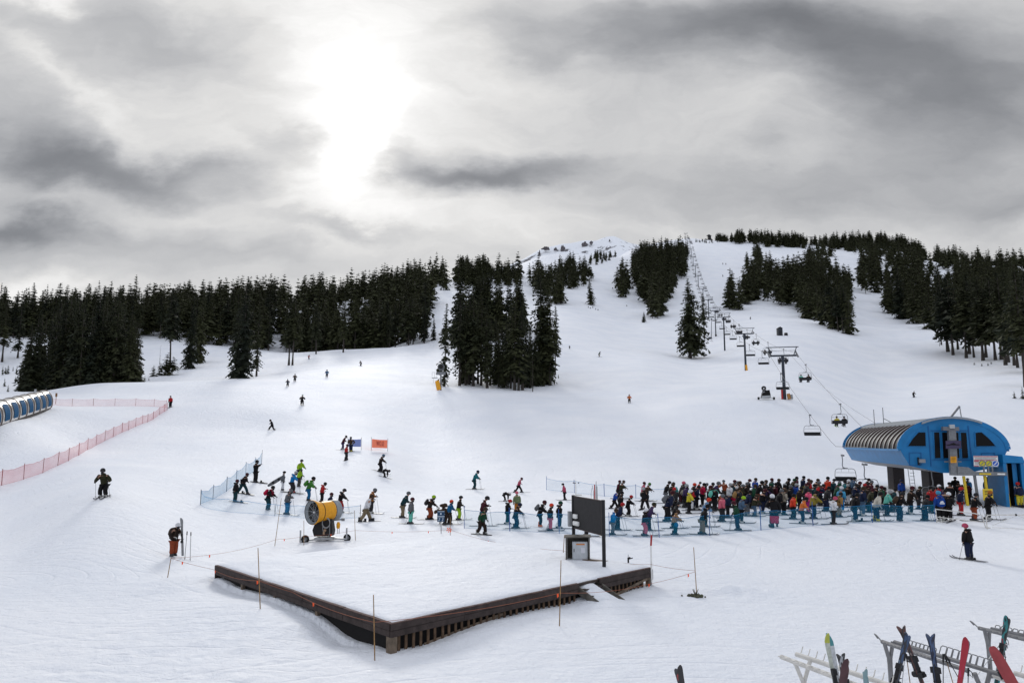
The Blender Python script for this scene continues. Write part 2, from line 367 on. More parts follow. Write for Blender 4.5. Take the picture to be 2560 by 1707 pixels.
def conifer(seed, whorls, per, seg, base=.05, rad=.15, pw=.85, droop=.35, dens=1.0, gap=.08, ragged=.25):
    """unit-height crown: returns verts, tris"""
    rs = np.random.RandomState(seed); V, T = [], []
    def tri(a, b, c):
        n = len(V); V.extend([a, b, c]); T.append((n, n + 1, n + 2))
    lean = rs.normal(0, .012, 2)
    lop = rs.uniform(0, 6.28)
    for w in range(whorls):
        t = (w + rs.uniform(-.3, .3)) / whorls; t = min(max(t, 0), .985)
        h = base + (1 - base) * (1 - (1 - t) ** 1.12)
        tt = (h - base) / (1 - base)
        R0 = rad * ((1 - tt) ** pw * min(1, .62 + tt * 2.2)) + .006
        if rs.rand() < gap: continue
        for k in range(per):
            a = rs.uniform(0, 6.283)
            L = R0 * rs.uniform(1 - ragged * 1.6, 1 + ragged) * (1 + .15 * math.cos(a - lop))
            ca, sa = math.cos(a), math.sin(a)
            up = (.55 * tt ** 2 - droop * (1 - tt) ** .6) + rs.normal(0, .12)
            wd = max(L * .34, .010) * dens
            for s in range(seg):
                f0 = (s + .1) / seg; f1 = (s + 1.15) / seg
                sag = -.22 * L
                p0 = np.array([ca * L * f0, sa * L * f0, h + L * f0 * up + sag * f0 * f0]); p1 = np.array([ca * L * f1, sa * L * f1, h + L * f1 * up + sag * f1 * f1])
                ww = wd * (1 - .55 * f0) * rs.uniform(.7, 1.3)
                side = np.array([-sa, ca, 0]) * ww
                j = rs.normal(0, .16 * ww, (3, 3))
                dz = np.array([0, 0, -ww * rs.uniform(.3, 1.0)])
                tri(p0 + j[0], p1 + j[1] * .5, p0 * .4 + p1 * .6 + side + dz * .6 + j[2])
                tri(p0 - j[0], p1 - j[2] * .5, p0 * .4 + p1 * .6 - side + dz * .6 + j[1])
                if s % 2 == 0: tri(p0 + j[2], p1 + j[0], p0 * .5 + p1 * .5 + dz * 1.5 + j[1])
    # leader
    for k in range(3):
        a = k * 2.1; tri(np.array([.004 * math.cos(a), .004 * math.sin(a), .93]), np.array([-.004 * math.cos(a), -.004 * math.sin(a), .93]), np.array([0, 0, 1.0]))
    V = np.array(V); V[:, 0] += lean[0] * V[:, 2] ** 2; V[:, 1] += lean[1] * V[:, 2] ** 2
    return V, np.array(T)
def trunk_mesh(name, r0=.011, bend=0.0, n=7, top=.94, snags=0, seed=0):
    rs = np.random.RandomState(seed); hs = [-.03, .02, .12, .3, .5, .7, top]; V, F = [], []
    for h in hs:
        r = r0 * (1 - h * .93) * (1.35 if h < .03 else 1)
        for k in range(n):
            a = k * 6.2832 / n; V.append((r * math.cos(a) + bend * h * h, r * math.sin(a), h))
    for i in range(len(hs) - 1):
        for k in range(n): F.append((i * n + k, i * n + (k + 1) % n, (i + 1) * n + (k + 1) % n, (i + 1) * n + k))
    for s in range(snags):                                            # dead stubs below the crown
        h = rs.uniform(.06, .5); a = rs.uniform(0, 6.28); L = rs.uniform(.012, .045); b = len(V); w = .0016
        c, s_ = math.cos(a), math.sin(a); dz = rs.uniform(-.02, .008)
        V += [(-s_ * w, c * w, h), (s_ * w, -c * w, h), (c * L, s_ * L, h + dz), (0, 0, h + w * 2)]
        F += [(b, b + 1, b + 2, b + 3)]
    return mesh_np(name, np.array(V), np.array(F), True)
def crown_mesh(name, *a, **k):
    V, T = conifer(*a, **k); me = mesh_np(name, V, T); me.materials.append(NEEDLE); return me
TREE_KINDS = {}
def kind(key, crown, trunk):
    trunk.materials.append(BARK); TREE_KINDS[key] = (crown, trunk)
for i in range(4):
    kind('full%d' % i, crown_mesh('full_crown', 10 + i, 46, 7, 4, .03, .150 + .012 * i, .85, .38), trunk_mesh('trunk', .011))
    kind('tall%d' % i, crown_mesh('tall_crown', 30 + i, 44, 6, 4, (.18, .26, .32, .38)[i], .098 + .01 * i, .72, .45, 1.1, .12, .35), trunk_mesh('trunk', .0115, .01 * (i - 1.5), snags=14, seed=i))
    kind('slim%d' % i, crown_mesh('slim_crown', 50 + i, 44, 6, 3, .06 + .05 * i, .075 + .01 * i, .6, .55, 1.25, .10, .35), trunk_mesh('trunk', .011, .006 * i))
    kind('mid%d' % i, crown_mesh('forest_crown', 70 + i, 26, 8, 3, (.04, .12, .2, .3)[i], .185, .72, .4, 1.15, .06, .3), trunk_mesh('trunk', .012, 0, 5))
kind('open', crown_mesh('open_crown', 91, 36, 8, 6, .13, .225, .78, .42, .95, .03, .25), trunk_mesh('trunk', .014))
kind('bush', crown_mesh('bush_crown', 95, 12, 7, 2, .0, .30, .8, .1, 1.2, .02, .3), trunk_mesh('trunk', .02))
kind('snag', crown_mesh('dead_crown', 97, 20, 2, 2, .12, .05, .5, .3, .5, .2, .5), trunk_mesh('trunk', .010, .01, snags=40, seed=9))
FAR = [conifer(200 + i, 13, 7, 2, (.05, .14, .24, .04, .10)[i], .20, .72, .38, 1.5, .0, .3) for i in range(5)]

rnd = random.Random(7)
TREES = []          # (x, y, z, height, kind, width factor, label, group, forced)
def tree_px(px, pyb, pyt, kd, wf=1.0, label=None, group=None, Y=None):
    if Y is None:
        p = hit(px, pyb)
        if p is None: print('tree miss', px, pyb); return
    else:
        u = pix_ray(px, pyb).x; p = Vector((u * Y, Y, gz(u * Y, Y)))
    top = at(px, pyt, p.y).z
    TREES.append((p.x, p.y, p.z, max(1.0, top - p.z), kd, wf, label, group, label is not None))
def tree_at(x, y, h, kd, wf, label, group):
    TREES.append((x, y, gz(x, y), h, kd, wf, label, group, False))
def inside(px, py, poly):
    c = False; n = len(poly)
    for i in range(n):
        x1, y1 = poly[i]; x2, y2 = poly[(i + 1) % n]
        if (y1 > py) != (y2 > py) and px < (x2 - x1) * (py - y1) / (y2 - y1) + x1: c = not c
    return c
def region(poly, n, h, kinds, group, label, sep=2.2, wf=(.85, 1.2), seed=1):
    """trees whose feet are seen inside a polygon of the slope"""
    r_ = random.Random(seed); xs = [p[0] for p in poly]; ys = [p[1] for p in poly]; pts = []; tries = 0
    while len(pts) < n and tries < n * 14:
        tries += 1
        px, py = r_.uniform(min(xs), max(xs)), r_.uniform(min(ys), max(ys))
        if not inside(px, py, poly): continue
        p = hit(px, py)
        if p is None: continue
        if any((p.x - q[0]) ** 2 + (p.y - q[1]) ** 2 < sep * sep for q in pts): continue
        pts.append((p.x, p.y)); hh = r_.uniform(*h)
        if r_.random() < .12: hh *= 1.18
        tree_at(p.x, p.y, hh, r_.choice(kinds), r_.uniform(*wf), label, group)
MID = ['mid0', 'mid1', 'mid2', 'mid3', 'tall0', 'slim1']
FULL = ['full0', 'full1', 'full2', 'full3']; TALL = ['tall0', 'tall1', 'tall2', 'tall3']; SLIM = ['slim0', 'slim1', 'slim2', 'slim3']

# --- lone and picked-out trees
tree_px(1726.6, 896, 694, 'open', 1.0, 'big lone conifer with open drooping branches left of the chairlift line')
tree_px(1761, 842, 732, 'tall1', 1.25, 'slimmer conifer standing right behind the big lone conifer by the lift line')
tree_px(1476.7, 762, 694, 'full1', 1.25, 'single dense fir alone on the white slope above the central tree clump')
tree_px(1110.5, 966, 758, 'slim0', 1.0, 'slim dark spire at the left end of the central clump, beside the snow gun tower')
tree_px(608, 946, 688, 'full0', .95, 'tallest dense conifer at the top edge of the left slope, crown down to the snow')
tree_px(590, 946, 760, 'full2', .95, 'shorter conifer tucked against the tallest tree on the left slope', 'trees on the left slope')
tree_px(641, 941, 768, 'tall0', 1.0, 'ragged conifer leaning against the tallest left-slope tree on its downhill side', 'trees on the left slope')
tree_px(722, 913, 742, 'tall2', 1.1, 'conifer on a double bare trunk with brush at its foot, above the blue skier', 'trees on the left slope')
tree_px(731, 913, 738, 'tall3', 1.0, None, 'trees on the left slope')
tree_px(472, 922, 752, 'full1', .8, 'narrow dense conifer between the left clump and the tallest left-slope tree', 'trees on the left slope')
tree_px(497, 907, 728, 'full3', .75, 'taller of two narrow conifers uphill between the left clump and the tallest tree', 'trees on the left slope')
tree_px(425, 920, 718, 'tall3', 1.0, 'tall conifer with a bare lower trunk behind the small firs of the left slope', 'trees on the left slope')
for px, b, t in ((400, 938, 905), (418, 938, 880), (432, 937, 890), (384, 941, 912)): tree_px(px, b, t, 'full2', 1.7, None, 'young firs on the left slope')
tree_px(399, 912, 862, 'snag', 1.0, 'broken dead trunk among the young firs of the left slope')
tree_px(790, 885, 760, 'tall2', 1.0, None, 'trees on the left slope')
tree_px(858, 881, 745, 'tall1', 1.0, None, 'trees on the left slope')
tree_px(5, 905, 742, 'tall1', 1.1, None, 'trees on the left slope')
tree_px(44, 895, 752, 'tall0', 1.15, None, 'trees on the left slope')
tree_px(1084, 850, 792, 'full2', 1.0, 'small conifer standing alone in the snow gully left of the central clump')
tree_px(1610, 806, 778, 'full1', 1.5, 'young fir at the lower tip of the forest tongue left of the lift')
for px, b, t, l in ((2537, 996, 976, 'lower of two tiny firs under the tall trees at the right edge'), (2557, 997, 966, 'taller of two tiny firs under the tall trees at the right edge')):
    tree_px(px, b, t, 'bush', .8, l)
# --- left clump
lab = 'dark conifer of the dense near clump above the tubular carpet cover'
for k in range(46):
    px = rnd.uniform(66, 338); Y = rnd.uniform(176, 226) if 90 < px < 310 else rnd.uniform(176, 196)
    edge = min(1, (px - 50) / 90, (352 - px) / 55)
    top = 748 + rnd.uniform(-26, 30) + (1 - max(edge, .0)) * 70
    tree_px(px, 960, top, rnd.choice(FULL + ['tall0', 'full0']), rnd.uniform(.8, 1.1), None, lab + '|trees of the near left clump', Y)
tree_px(70, 960, 812, 'full0', 1.3, None, lab + '|trees of the near left clump', 174)
tree_px(322, 958, 800, 'full2', 1.15, None, lab + '|trees of the near left clump', 176)
# --- central clump
lab = 'dark olive conifer of the tall clump in the middle of the slope'
for (zx, zt, zb, kd, wf) in ((650, 440, 1083, 'tall1', 1.0), (668, 470, 1070, 'tall0', 1.0), (690, 372, 1080, 'slim1', .8), (712, 480, 1075, 'tall2', 1.1), (740, 452, 1085, 'slim2', 1.1), (770, 500, 1070, 'tall1', 1.0),
                             (792, 470, 1080, 'tall0', 1.0), (830, 535, 1098, 'slim1', 1.2), (850, 620, 1080, 'tall0', .9), (882, 620, 1075, 'full1', .8), (905, 640, 1090, 'tall0', .8), (935, 770, 1098, 'full0', 1.0), (960, 700, 1100, 'tall0', .9),
                             (985, 600, 1100, 'slim3', 1.1), (1010, 505, 1112, 'slim2', 1.3), (1035, 560, 1114, 'tall0', 1.0), (1062, 570, 1112, 'slim1', 1.3), (1090, 720, 1095, 'full2', .8), (1115, 700, 1095, 'tall0', .9), (1150, 690, 1085, 'full3', .8),
                             (1180, 335, 1078, 'slim2', 1.2), (1205, 420, 1078, 'full1', .72), (1240, 440, 1080, 'slim3', 1.2), (1222, 560, 1076, 'full0', .8), (1275, 560, 1012, 'tall2', .9)):
    tree_px(900 + zx / 2.613, 550 + zb / 2.613, 550 + zt / 2.613, kd, wf, None, lab + '|trees of the central clump')
tree_px(900 + 1128 / 2.613, 550 + 1121 / 2.613, 550 + 870 / 2.613, 'snag', 1.0, 'thin dead tree at the front edge of the central clump, bare to the snow')
for k in range(14):
    px = rnd.uniform(1160, 1372); tree_px(px, 960, rnd.uniform(760, 830), rnd.choice(TALL[:2] + FULL), rnd.uniform(.75, 1), None, lab + '|trees of the central clump', rnd.uniform(181, 196))
# --- behind the central clump
lab = 'dark conifer of the stands rising behind the central clump'; grp = '|trees behind the central clump'
for k in range(34): tree_px(rnd.uniform(1190, 1312), 838, rnd.uniform(676, 735), rnd.choice(MID), rnd.uniform(.85, 1.1), None, lab + grp, rnd.uniform(300, 335))
for k in range(7): tree_px(rnd.uniform(1108, 1150), 838, rnd.uniform(764, 790), rnd.choice(MID), 1.0, None, lab + grp, rnd.uniform(285, 320))
region([(1318, 700), (1345, 735), (1398, 768), (1412, 755), (1392, 712), (1350, 690)], 26, (16, 22), MID, 'trees behind the central clump', lab, 2.5, seed=3)
region([(1375, 688), (1392, 706), (1420, 722), (1470, 722), (1482, 700), (1466, 676), (1400, 664)], 48, (12, 17), MID, 'trees behind the central clump', lab, 2.5, seed=4)
region([(1460, 664), (1500, 662), (1552, 640), (1540, 634), (1480, 642)], 30, (7, 10), MID, 'trees behind the central clump', lab, 2.5, seed=5)
# --- forest tongue left of the lift
lab = 'dark conifer of the forest tongue left of the lift line'; grp = 'trees left of the lift line'
region([(1529, 716), (1540, 741), (1562, 745), (1572, 720), (1556, 700)], 9, (17, 25), MID, grp, lab, 2.5, seed=6)
region([(1574, 690), (1588, 712), (1612, 760), (1632, 800), (1655, 795), (1664, 756), (1690, 716), (1716, 690), (1718, 650), (1690, 632), (1640, 640), (1600, 640), (1582, 660)], 190, (15, 24), MID, grp, lab, 2.6, seed=7)
region([(1690, 628), (1735, 616), (1728, 632), (1716, 650), (1694, 640)], 14, (8, 13), MID, grp, lab, 2.5, seed=8)
region([(1592, 634), (1630, 628), (1634, 640), (1598, 646)], 14, (10, 14), MID, grp, lab, 2.5, seed=9)
# --- big wood right of the lift
Z3 = lambda pts: [(1660 + x / 2.613, 550 + y / 2.613) for x, y in pts]
lab = 'dark conifer of the big wood right of the lift line'; grp = 'trees of the wood right of the lift'
region(Z3([(405, 545), (420, 580), (470, 585), (520, 578), (600, 552), (700, 545), (770, 565), (850, 605), (950, 655), (1020, 685), (1080, 705), (1110, 715), (1150, 728), (1225, 742), (1215, 640), (1240, 520), (1220, 440), (1150, 390), (1080, 330), (1100, 240), (1050, 210), (960, 250), (930, 300), (850, 340), (740, 350), (650, 330), (640, 250), (590, 210), (560, 290), (480, 270), (520, 330), (510, 440), (440, 480)]), 230, (15, 23), MID, grp, lab, 2.6, seed=10)
for (zx, zt, zb) in ((1100, 470, 713), (1082, 480, 700), (1138, 440, 728), (1168, 430, 726), (1190, 420, 727), (1215, 470, 746), (1028, 480, 684), (430, 378, 584), (455, 410, 584), (488, 372, 588)):
    tree_px(1660 + zx / 2.613, 550 + zb / 2.613, 550 + zt / 2.613, 'tall3' if zx > 900 else 'full1', 1.0, None, lab + '|' + grp)
# --- crest of the mountain
lab = 'small dark conifer on the crest line of the mountain'; grp = 'trees on the crest'
region(Z3([(385, 128), (515, 136), (515, 150), (385, 145)]), 22, (8, 13), MID, grp, lab, 2.2, seed=11)
region(Z3([(530, 140), (720, 152), (810, 178), (930, 190), (930, 170), (820, 140), (540, 130)]), 60, (10, 17), MID, grp, lab, 2.2, seed=12)
region(Z3([(1050, 150), (1150, 140), (1290, 170), (1400, 178), (1560, 215), (1700, 250), (1800, 240), (1900, 255), (2400, 300), (2400, 250), (1900, 210), (1600, 180), (1300, 140), (1060, 138)]), 190, (11, 18), MID, grp, lab, 2.4, seed=13)
region(Z3([(1040, 172), (1200, 160), (1320, 190), (1460, 215), (1480, 240), (1300, 230), (1180, 200)]), 50, (11, 17), MID, grp, lab, 2.4, seed=33)
region(Z3([(205, 140), (370, 148), (370, 158), (210, 148)]), 14, (3, 6), MID, grp, lab, 1.6, seed=14)
region(Z3([(1200, 180), (1250, 190), (1260, 280), (1230, 280)]), 4, (12, 17), ['tall2', 'tall3'], grp, lab, 2.4, seed=15)
# --- right forest
r5 = random.Random(55); spots5 = []
for a_, b_, n_, y0, y1, h0, h1 in ((1862, 2020, 70, 925, 1000, 14, 21), (1805, 1856, 16, 960, 1010, 9, 14), (2020, 2105, 22, 930, 985, 10, 16), (2095, 2330, 95, 900, 975, 14, 22), (2320, 2600, 110, 760, 900, 15, 23)):
    for k in range(n_):
        px = r5.uniform(a_, b_); Y = r5.uniform(y0, y1); u = (px - 1280) / FPX / 1.01; tree_at(u * Y, Y, r5.uniform(h0, h1), r5.choice(MID), r5.uniform(1.0, 1.3), lab, grp)
for zx, b_ in ((650, 732), (668, 728), (720, 736), (790, 730)): tree_px(900 + zx / 2.613, 838, 550 + (b_ - 360) / 2.613, 'mid1', 1.1, None, 'dark conifer of the stands rising behind the central clump|trees behind the central clump', 300)
lab = 'dark conifer of the forest on the right side of the slope'; grp = 'trees of the right forest'
region(Z3([(1275, 440), (1300, 482), (1360, 490), (1430, 478), (1425, 400), (1440, 300), (1380, 230), (1290, 260), (1300, 330)]), 34, (17, 24), MID, grp, lab, 2.6, seed=16)
region(Z3([(1440, 560), (1470, 645), (1590, 650), (1640, 680), (1720, 700), (1760, 720), (1820, 740), (1880, 700), (2000, 720), (2420, 720), (2420, 330), (2000, 300), (1910, 300), (1890, 400), (1830, 430), (1760, 410), (1740, 320), (1640, 260), (1540, 240), (1470, 260), (1460, 400)]), 330, (16, 24), MID, grp, lab, 2.6, seed=17)
region(Z3([(1785, 320), (1895, 330), (1890, 250), (1800, 290)]), 10, (15, 19), MID, grp, lab, 2.4, seed=18)
lab = 'tall conifer on a long bare trunk at the front of the right forest'; grp = '|bare trunked trees of the right forest'
for (zx, zt, zb, k) in ((1812, 430, 815, 3), (1855, 340, 860, 2), (1888, 350, 882, 3), (1920, 380, 845, 3), (1975, 330, 902, 3), (1995, 360, 875, 2), (2025, 400, 898, 3), (2085, 330, 918, 3), (2105, 350, 898, 2), (2165, 360, 915, 3), (2205, 380, 912, 3), (2232, 330, 948, 3), (2250, 350, 930, 2), (2290, 400, 950, 3), (2310, 380, 965, 2), (1700, 470, 698, 3), (1740, 450, 712, 3), (2385, 330, 1000, 1)):
    tree_px(1660 + zx / 2.613, 550 + zb / 2.613, 550 + (zt + 20 + rnd.uniform(-40, 60)) / 2.613, rnd.choice(['tall%d' % k, 'tall%d' % max(0, k - 1), 'tall%d' % max(0, k - 2), 'mid3', 'slim2']), rnd.uniform(1.0, 1.5), None, lab + grp)
tree_px(1660 + 1800 / 2.613, 550 + 823 / 2.613, 550 + 700 / 2.613, 'snag', 1.0, 'leaning dead trunk at the left front of the right forest')
tree_px(2566, 968, 640, 'tall1', 1.25, 'tall tree with drooping branches cut by the right edge of the view')
tree_px(1660 + 1540 / 2.613, 550 + 648 / 2.613, 550 + 290 / 2.613, 'full0', 1.1, 'broad dark conifer at the lower left corner of the right forest')
# --- the ridge forest on the left
lab = 'dark conifer of the long forest on the left ridge'; grp = 'trees of the left ridge forest'
pts = []
r_ = random.Random(21)
def ridge_front(px):
    return np.interp(px, [-80, 0, 60, 300, 350, 470, 560, 700, 870, 1000, 1090], [262, 330, 335, 330, 345, 348, 352, 352, 318, 318, 322])
tries = 0
while len(pts) < 900 and tries < 16000:
    tries += 1
    px = r_.uniform(-90, 1315); f0 = ridge_front(px)
    Y = f0 + (600 - f0) * r_.random() ** 1.5
    if Y > 540: lim = 1305
    else: lim = np.interp(Y, [330, 420, 480, 520, 540], [1062, 1072, 1105, 1130, 1150])
    if px > lim: continue
    if px > 1148 and not (548 < Y < 640): continue
    u = (px - 1280) / FPX * 1.0; x = u * Y
    if any((x - q[0]) ** 2 + (Y - q[1]) ** 2 < 5.0 for q in pts): continue
    pts.append((x, Y)); hh = r_.uniform(16, 24) * (1.12 if r_.random() < .15 else 1)
    kinds = MID + (['tall2', 'tall3', 'tall3'] if Y < f0 + 15 else [])
    tree_at(x, Y, hh, r_.choice(kinds), r_.uniform(.85, 1.15), lab, grp)
# young growth in the dip on the left and under the right trees
for k in range(16):
    px = r_.uniform(-10, 62); py = r_.uniform(925, 984); tree_px(px, py, py - r_.uniform(12, 26), 'bush', r_.uniform(.6, .9), None, 'small young fir in the snowy dip at the left edge|young firs in the left dip')
for px, py, h in ((340, 951, 22), (352, 955, 12), (362, 952, 14), (372, 951, 10), (350, 880, 20), (1383, 948, 10), (1396, 946, 12)): tree_px(px, py, py - h, 'bush', .8, None, 'small young fir beside a clump of tall trees|young firs beside the clumps')

r3 = random.Random(44)
for k in range(95):
    px = r3.uniform(1150, 1306); Y = r3.uniform(545, 650); u = pix_ray(px, 700).x; tree_at(u * Y, Y, (r3.uniform(15, 22) if px < 1225 else r3.uniform(9, 14)), r3.choice(MID), r3.uniform(.9, 1.2), 'dark conifer of the long forest on the left ridge', 'trees of the left ridge forest')
for px, py in ((1471, 769), (1476, 772), (1482, 770), (1489, 774), (1495, 776), (1532, 722), (1541, 726), (1567, 766), (2436, 912), (2455, 915), (2470, 914), (2478, 910)): tree_px(px, py, py - 5, 'bush', 1.6, None, 'low dark shrub poking out of the open slope|shrubs on the open slope')
def build_trees():
    items = []
    for t in TREES:
        pxy = project((t[0], t[1], t[2])); ptop = project((t[0], t[1], t[2] + t[3])); h_px = pxy[1] - ptop[1]
        onscreen = -60 < pxy[0] < 2620
        items.append((t[8], h_px if onscreen else 0, t))
    items.sort(key=lambda a: (-a[0], -a[1]))
    single, rest = items[:295], items[295:]
    rr = random.Random(3)
    for forced, hp, (x, y, z, h, kd, wf, label, group, _) in single:
        if group and '|' in group: label2, group = group.split('|'); label = label or label2
        root = bpy.data.objects.new('conifer_tree', None); COL.objects.link(root)
        root.location = (x, y, z); root.rotation_euler = (rr.gauss(0, .012), rr.gauss(0, .012), rr.uniform(0, 6.28)); root.scale = (h * wf, h * wf, h)
        root.empty_display_size = .1
        lb = label or ('dark conifer standing ' + {'trees on the left slope': 'at the edge of the left slope below the ridge forest', 'young firs on the left slope': 'low in the row of young firs on the left slope'}.get(group, 'in ' + str(group)))
        tag(root, lb, 'tree', group)
        cm, tm = TREE_KINDS[kd]
        for nm, me in (('crown', cm), ('trunk', tm)):
            o = bpy.data.objects.new(nm, me); COL.objects.link(o); o.parent = root
    # the farther trees of the woods: one mass
    VV, FF, base = [], [], 0; TV, TF, tb = [], [], 0
    for forced, hp, (x, y, z, h, kd, wf, *_) in rest:
        V, T = FAR[rr.randrange(5)] if hp < 62 else FAR[rr.randrange(5)]
        a = rr.uniform(0, 6.28); c, s = math.cos(a), math.sin(a); w = h * wf * 1.05
        P3 = np.stack([x + w * (V[:, 0] * c - V[:, 1] * s), y + w * (V[:, 0] * s + V[:, 1] * c), z + h * V[:, 2]], -1)
        VV.append(P3); FF.append(T + base); base += len(V)
        r = .011 * h
        for k in range(4):
            for hh, rr_ in ((-.3, r), (h * .9, r * .15)):
                TV.append((x + rr_ * math.cos(k * 1.571), y + rr_ * math.sin(k * 1.571), z + hh))
        for k in range(4): k2 = (k + 1) % 4; TF.append((tb + 2 * k, tb + 2 * k2, tb + 2 * k2 + 1, tb + 2 * k + 1))
        tb += 8
    VV = np.vstack(VV); FF = np.vstack(FF); nv = len(VV)
    me = mesh_np('forest', np.vstack([VV, np.array(TV)]), [FF, np.array(TF) + nv])
    mi = np.zeros(len(me.polygons), np.int32); mi[len(FF):] = 1
    me.materials.append(NEEDLE); me.materials.append(BARK); me.polygons.foreach_set('material_index', mi)
    o = link('forest', me); tag(o, 'dense dark conifer forest covering the ridges and the upper mountain', 'forest', kind='stuff')
    print('trees', len(items), 'single', len(single), 'min px', single[-1][1], 'forest tris', len(FF))
build_trees()

# ================================================================ mesh builder
class MB:
    def __init__(s): s.v, s.f, s.m, s.sm = [], [], [], []
    def add(s, vs, fs, m=0, smooth=False):
        b = len(s.v); s.v.extend([tuple(p) for p in vs])
        for f in fs: s.f.append([b + i for i in f]); s.m.append(m); s.sm.append(smooth)
        return s
    def hexa(s, p, m=0):
        """8 corners: bottom ring 0-3, top ring 4-7"""
        return s.add(p, [(3, 2, 1, 0), (4, 5, 6, 7), (0, 1, 5, 4), (1, 2, 6, 5), (2, 3, 7, 6), (3, 0, 4, 7)], m)
    def box(s, c, size, m=0, rot=None, taper=1.0):
        hx, hy, hz = size[0] / 2, size[1] / 2, size[2] / 2; c = Vector(c); P = []
        for z, k in ((-hz, 1), (hz, taper)):
            for x, y in ((-hx, -hy), (hx, -hy), (hx, hy), (-hx, hy)):
                q = Vector((x * k, y * k, z)); P.append(c + (rot @ q if rot else q))
        return s.hexa(P, m)
    def beam(s, a, b, w, h, m=0, up=(0, 0, 1)):
        a, b = Vector(a), Vector(b); d = (b - a).normalized(); upv = Vector(up)
        if abs(d.dot(upv)) > .98: upv = Vector((1, 0, 0))
        sd = d.cross(upv).normalized(); u = sd.cross(d)
        q = lambda p: [p - sd * w / 2 - u * h / 2, p + sd * w / 2 - u * h / 2, p + sd * w / 2 + u * h / 2, p - sd * w / 2 + u * h / 2]
        A, B = q(a), q(b)
        return s.add(A + B, [(0, 1, 2, 3), (7, 6, 5, 4), (0, 4, 5, 1), (1, 5, 6, 2), (2, 6, 7, 3), (3, 7, 4, 0)], m)
    def tube(s, path, r, n=6, m=0, cap=True, smooth=True):
        path = [Vector(p) for p in path]; rr = r if isinstance(r, (list, tuple)) else [r] * len(path); vs = []; prev = None
        for i, p in enumerate(path):
            d = (path[min(i + 1, len(path) - 1)] - path[max(i - 1, 0)]).normalized()
            if prev is None:
                sd = d.cross(Vector((0, 0, 1)) if abs(d.z) < .95 else Vector((1, 0, 0))).normalized()
            else:
                sd = (prev - d * prev.dot(d)).normalized()
            prev = sd; u = sd.cross(d)
            for k in range(n):
                a = 6.28318 * k / n; vs.append(p + (sd * math.cos(a) + u * math.sin(a)) * rr[i])
        fs = []
        for i in range(len(path) - 1):
            for k in range(n): fs.append((i * n + k, i * n + (k + 1) % n, (i + 1) * n + (k + 1) % n, (i + 1) * n + k))
        s.add(vs, fs, m, smooth)
        if cap: s.add(vs[:n], [tuple(range(n))[::-1]], m); s.add(vs[-n:], [tuple(range(n))], m)
        return s
    def lathe(s, prof, o, axis, n=20, m=0, smooth=True, cap0=False, cap1=False):
        """prof: (distance along axis, radius)"""
        o = Vector(o); ax = Vector(axis).normalized(); sd = ax.cross(Vector((0, 0, 1)) if abs(ax.z) < .9 else Vector((1, 0, 0))).normalized(); u = sd.cross(ax); vs = []
        for t, r in prof:
            for k in range(n):
                a = 6.28318 * k / n; vs.append(o + ax * t + (sd * math.cos(a) + u * math.sin(a)) * r)
        fs = [(i * n + k, i * n + (k + 1) % n, (i + 1) * n + (k + 1) % n, (i + 1) * n + k) for i in range(len(prof) - 1) for k in range(n)]
        s.add(vs, fs, m, smooth)
        if cap0: s.add(vs[:n], [tuple(range(n))[::-1]], m)
        if cap1: s.add(vs[-n:], [tuple(range(n))], m)
        return s
    def ball(s, c, r, m=0, nu=10, nv=7):
        c = Vector(c); rx, ry, rz = r if isinstance(r, (tuple, list)) else (r, r, r); vs = [c + Vector((0, 0, -rz))]
        for i in range(1, nv):
            t = math.pi * i / nv
            for k in range(nu):
                a = 6.28318 * k / nu; vs.append(c + Vector((rx * math.sin(t) * math.cos(a), ry * math.sin(t) * math.sin(a), -rz * math.cos(t))))
        vs.append(c + Vector((0, 0, rz))); L = len(vs) - 1; fs = [(0, 1 + (k + 1) % nu, 1 + k) for k in range(nu)]
        for i in range(nv - 2):
            for k in range(nu): fs.append((1 + i * nu + k, 1 + i * nu + (k + 1) % nu, 1 + (i + 1) * nu + (k + 1) % nu, 1 + (i + 1) * nu + k))
        fs += [(1 + (nv - 2) * nu + k, 1 + (nv - 2) * nu + (k + 1) % nu, L) for k in range(nu)]
        return s.add(vs, fs, m, True)
    def prism(s, poly, o, ex, ey, depth, m=0):
        """polygon in the plane (o, ex, ey), thickened along ex x ey by depth"""
        o, ex, ey = Vector(o), Vector(ex), Vector(ey); nz = ex.cross(ey).normalized() * depth; n = len(poly)
        A = [o + ex * a + ey * b for a, b in poly]; B = [p + nz for p in A]
        return s.add(A + B, [tuple(range(n))[::-1], tuple(range(n, 2 * n))] + [(i, (i + 1) % n, n + (i + 1) % n, n + i) for i in range(n)], m)
    def text(s, txt, o, ex, ey, size, m=0, depth=.004, mirror=False):
        c = bpy.data.curves.new('lettering', 'FONT'); c.body = txt; c.size = size; c.align_x = 'CENTER'; c.align_y = 'CENTER'; c.extrude = depth; c.space_character = 1.15
        ob = bpy.data.objects.new('lettering', c); COL.objects.link(ob); dg = bpy.context.evaluated_depsgraph_get(); me = bpy.data.meshes.new_from_object(ob.evaluated_get(dg))
        o, ex, ey = Vector(o), Vector(ex).normalized(), Vector(ey).normalized(); nz = ex.cross(ey)
        s.add([o + ex * (v.co.x * (-1 if mirror else 1)) + ey * v.co.y + nz * v.co.z for v in me.vertices], [tuple(p.vertices) for p in me.polygons], m)
        bpy.data.objects.remove(ob); bpy.data.curves.remove(c); bpy.data.meshes.remove(me); return s
    def mesh(s, name, mats):
        me = bpy.data.meshes.new(name); me.from_pydata(s.v, [], s.f)
        me.polygons.foreach_set('material_index', s.m); me.polygons.foreach_set('use_smooth', s.sm)
        for m_ in (mats if isinstance(mats, (list, tuple)) else [mats]): me.materials.append(m_)
        me.update(); return me
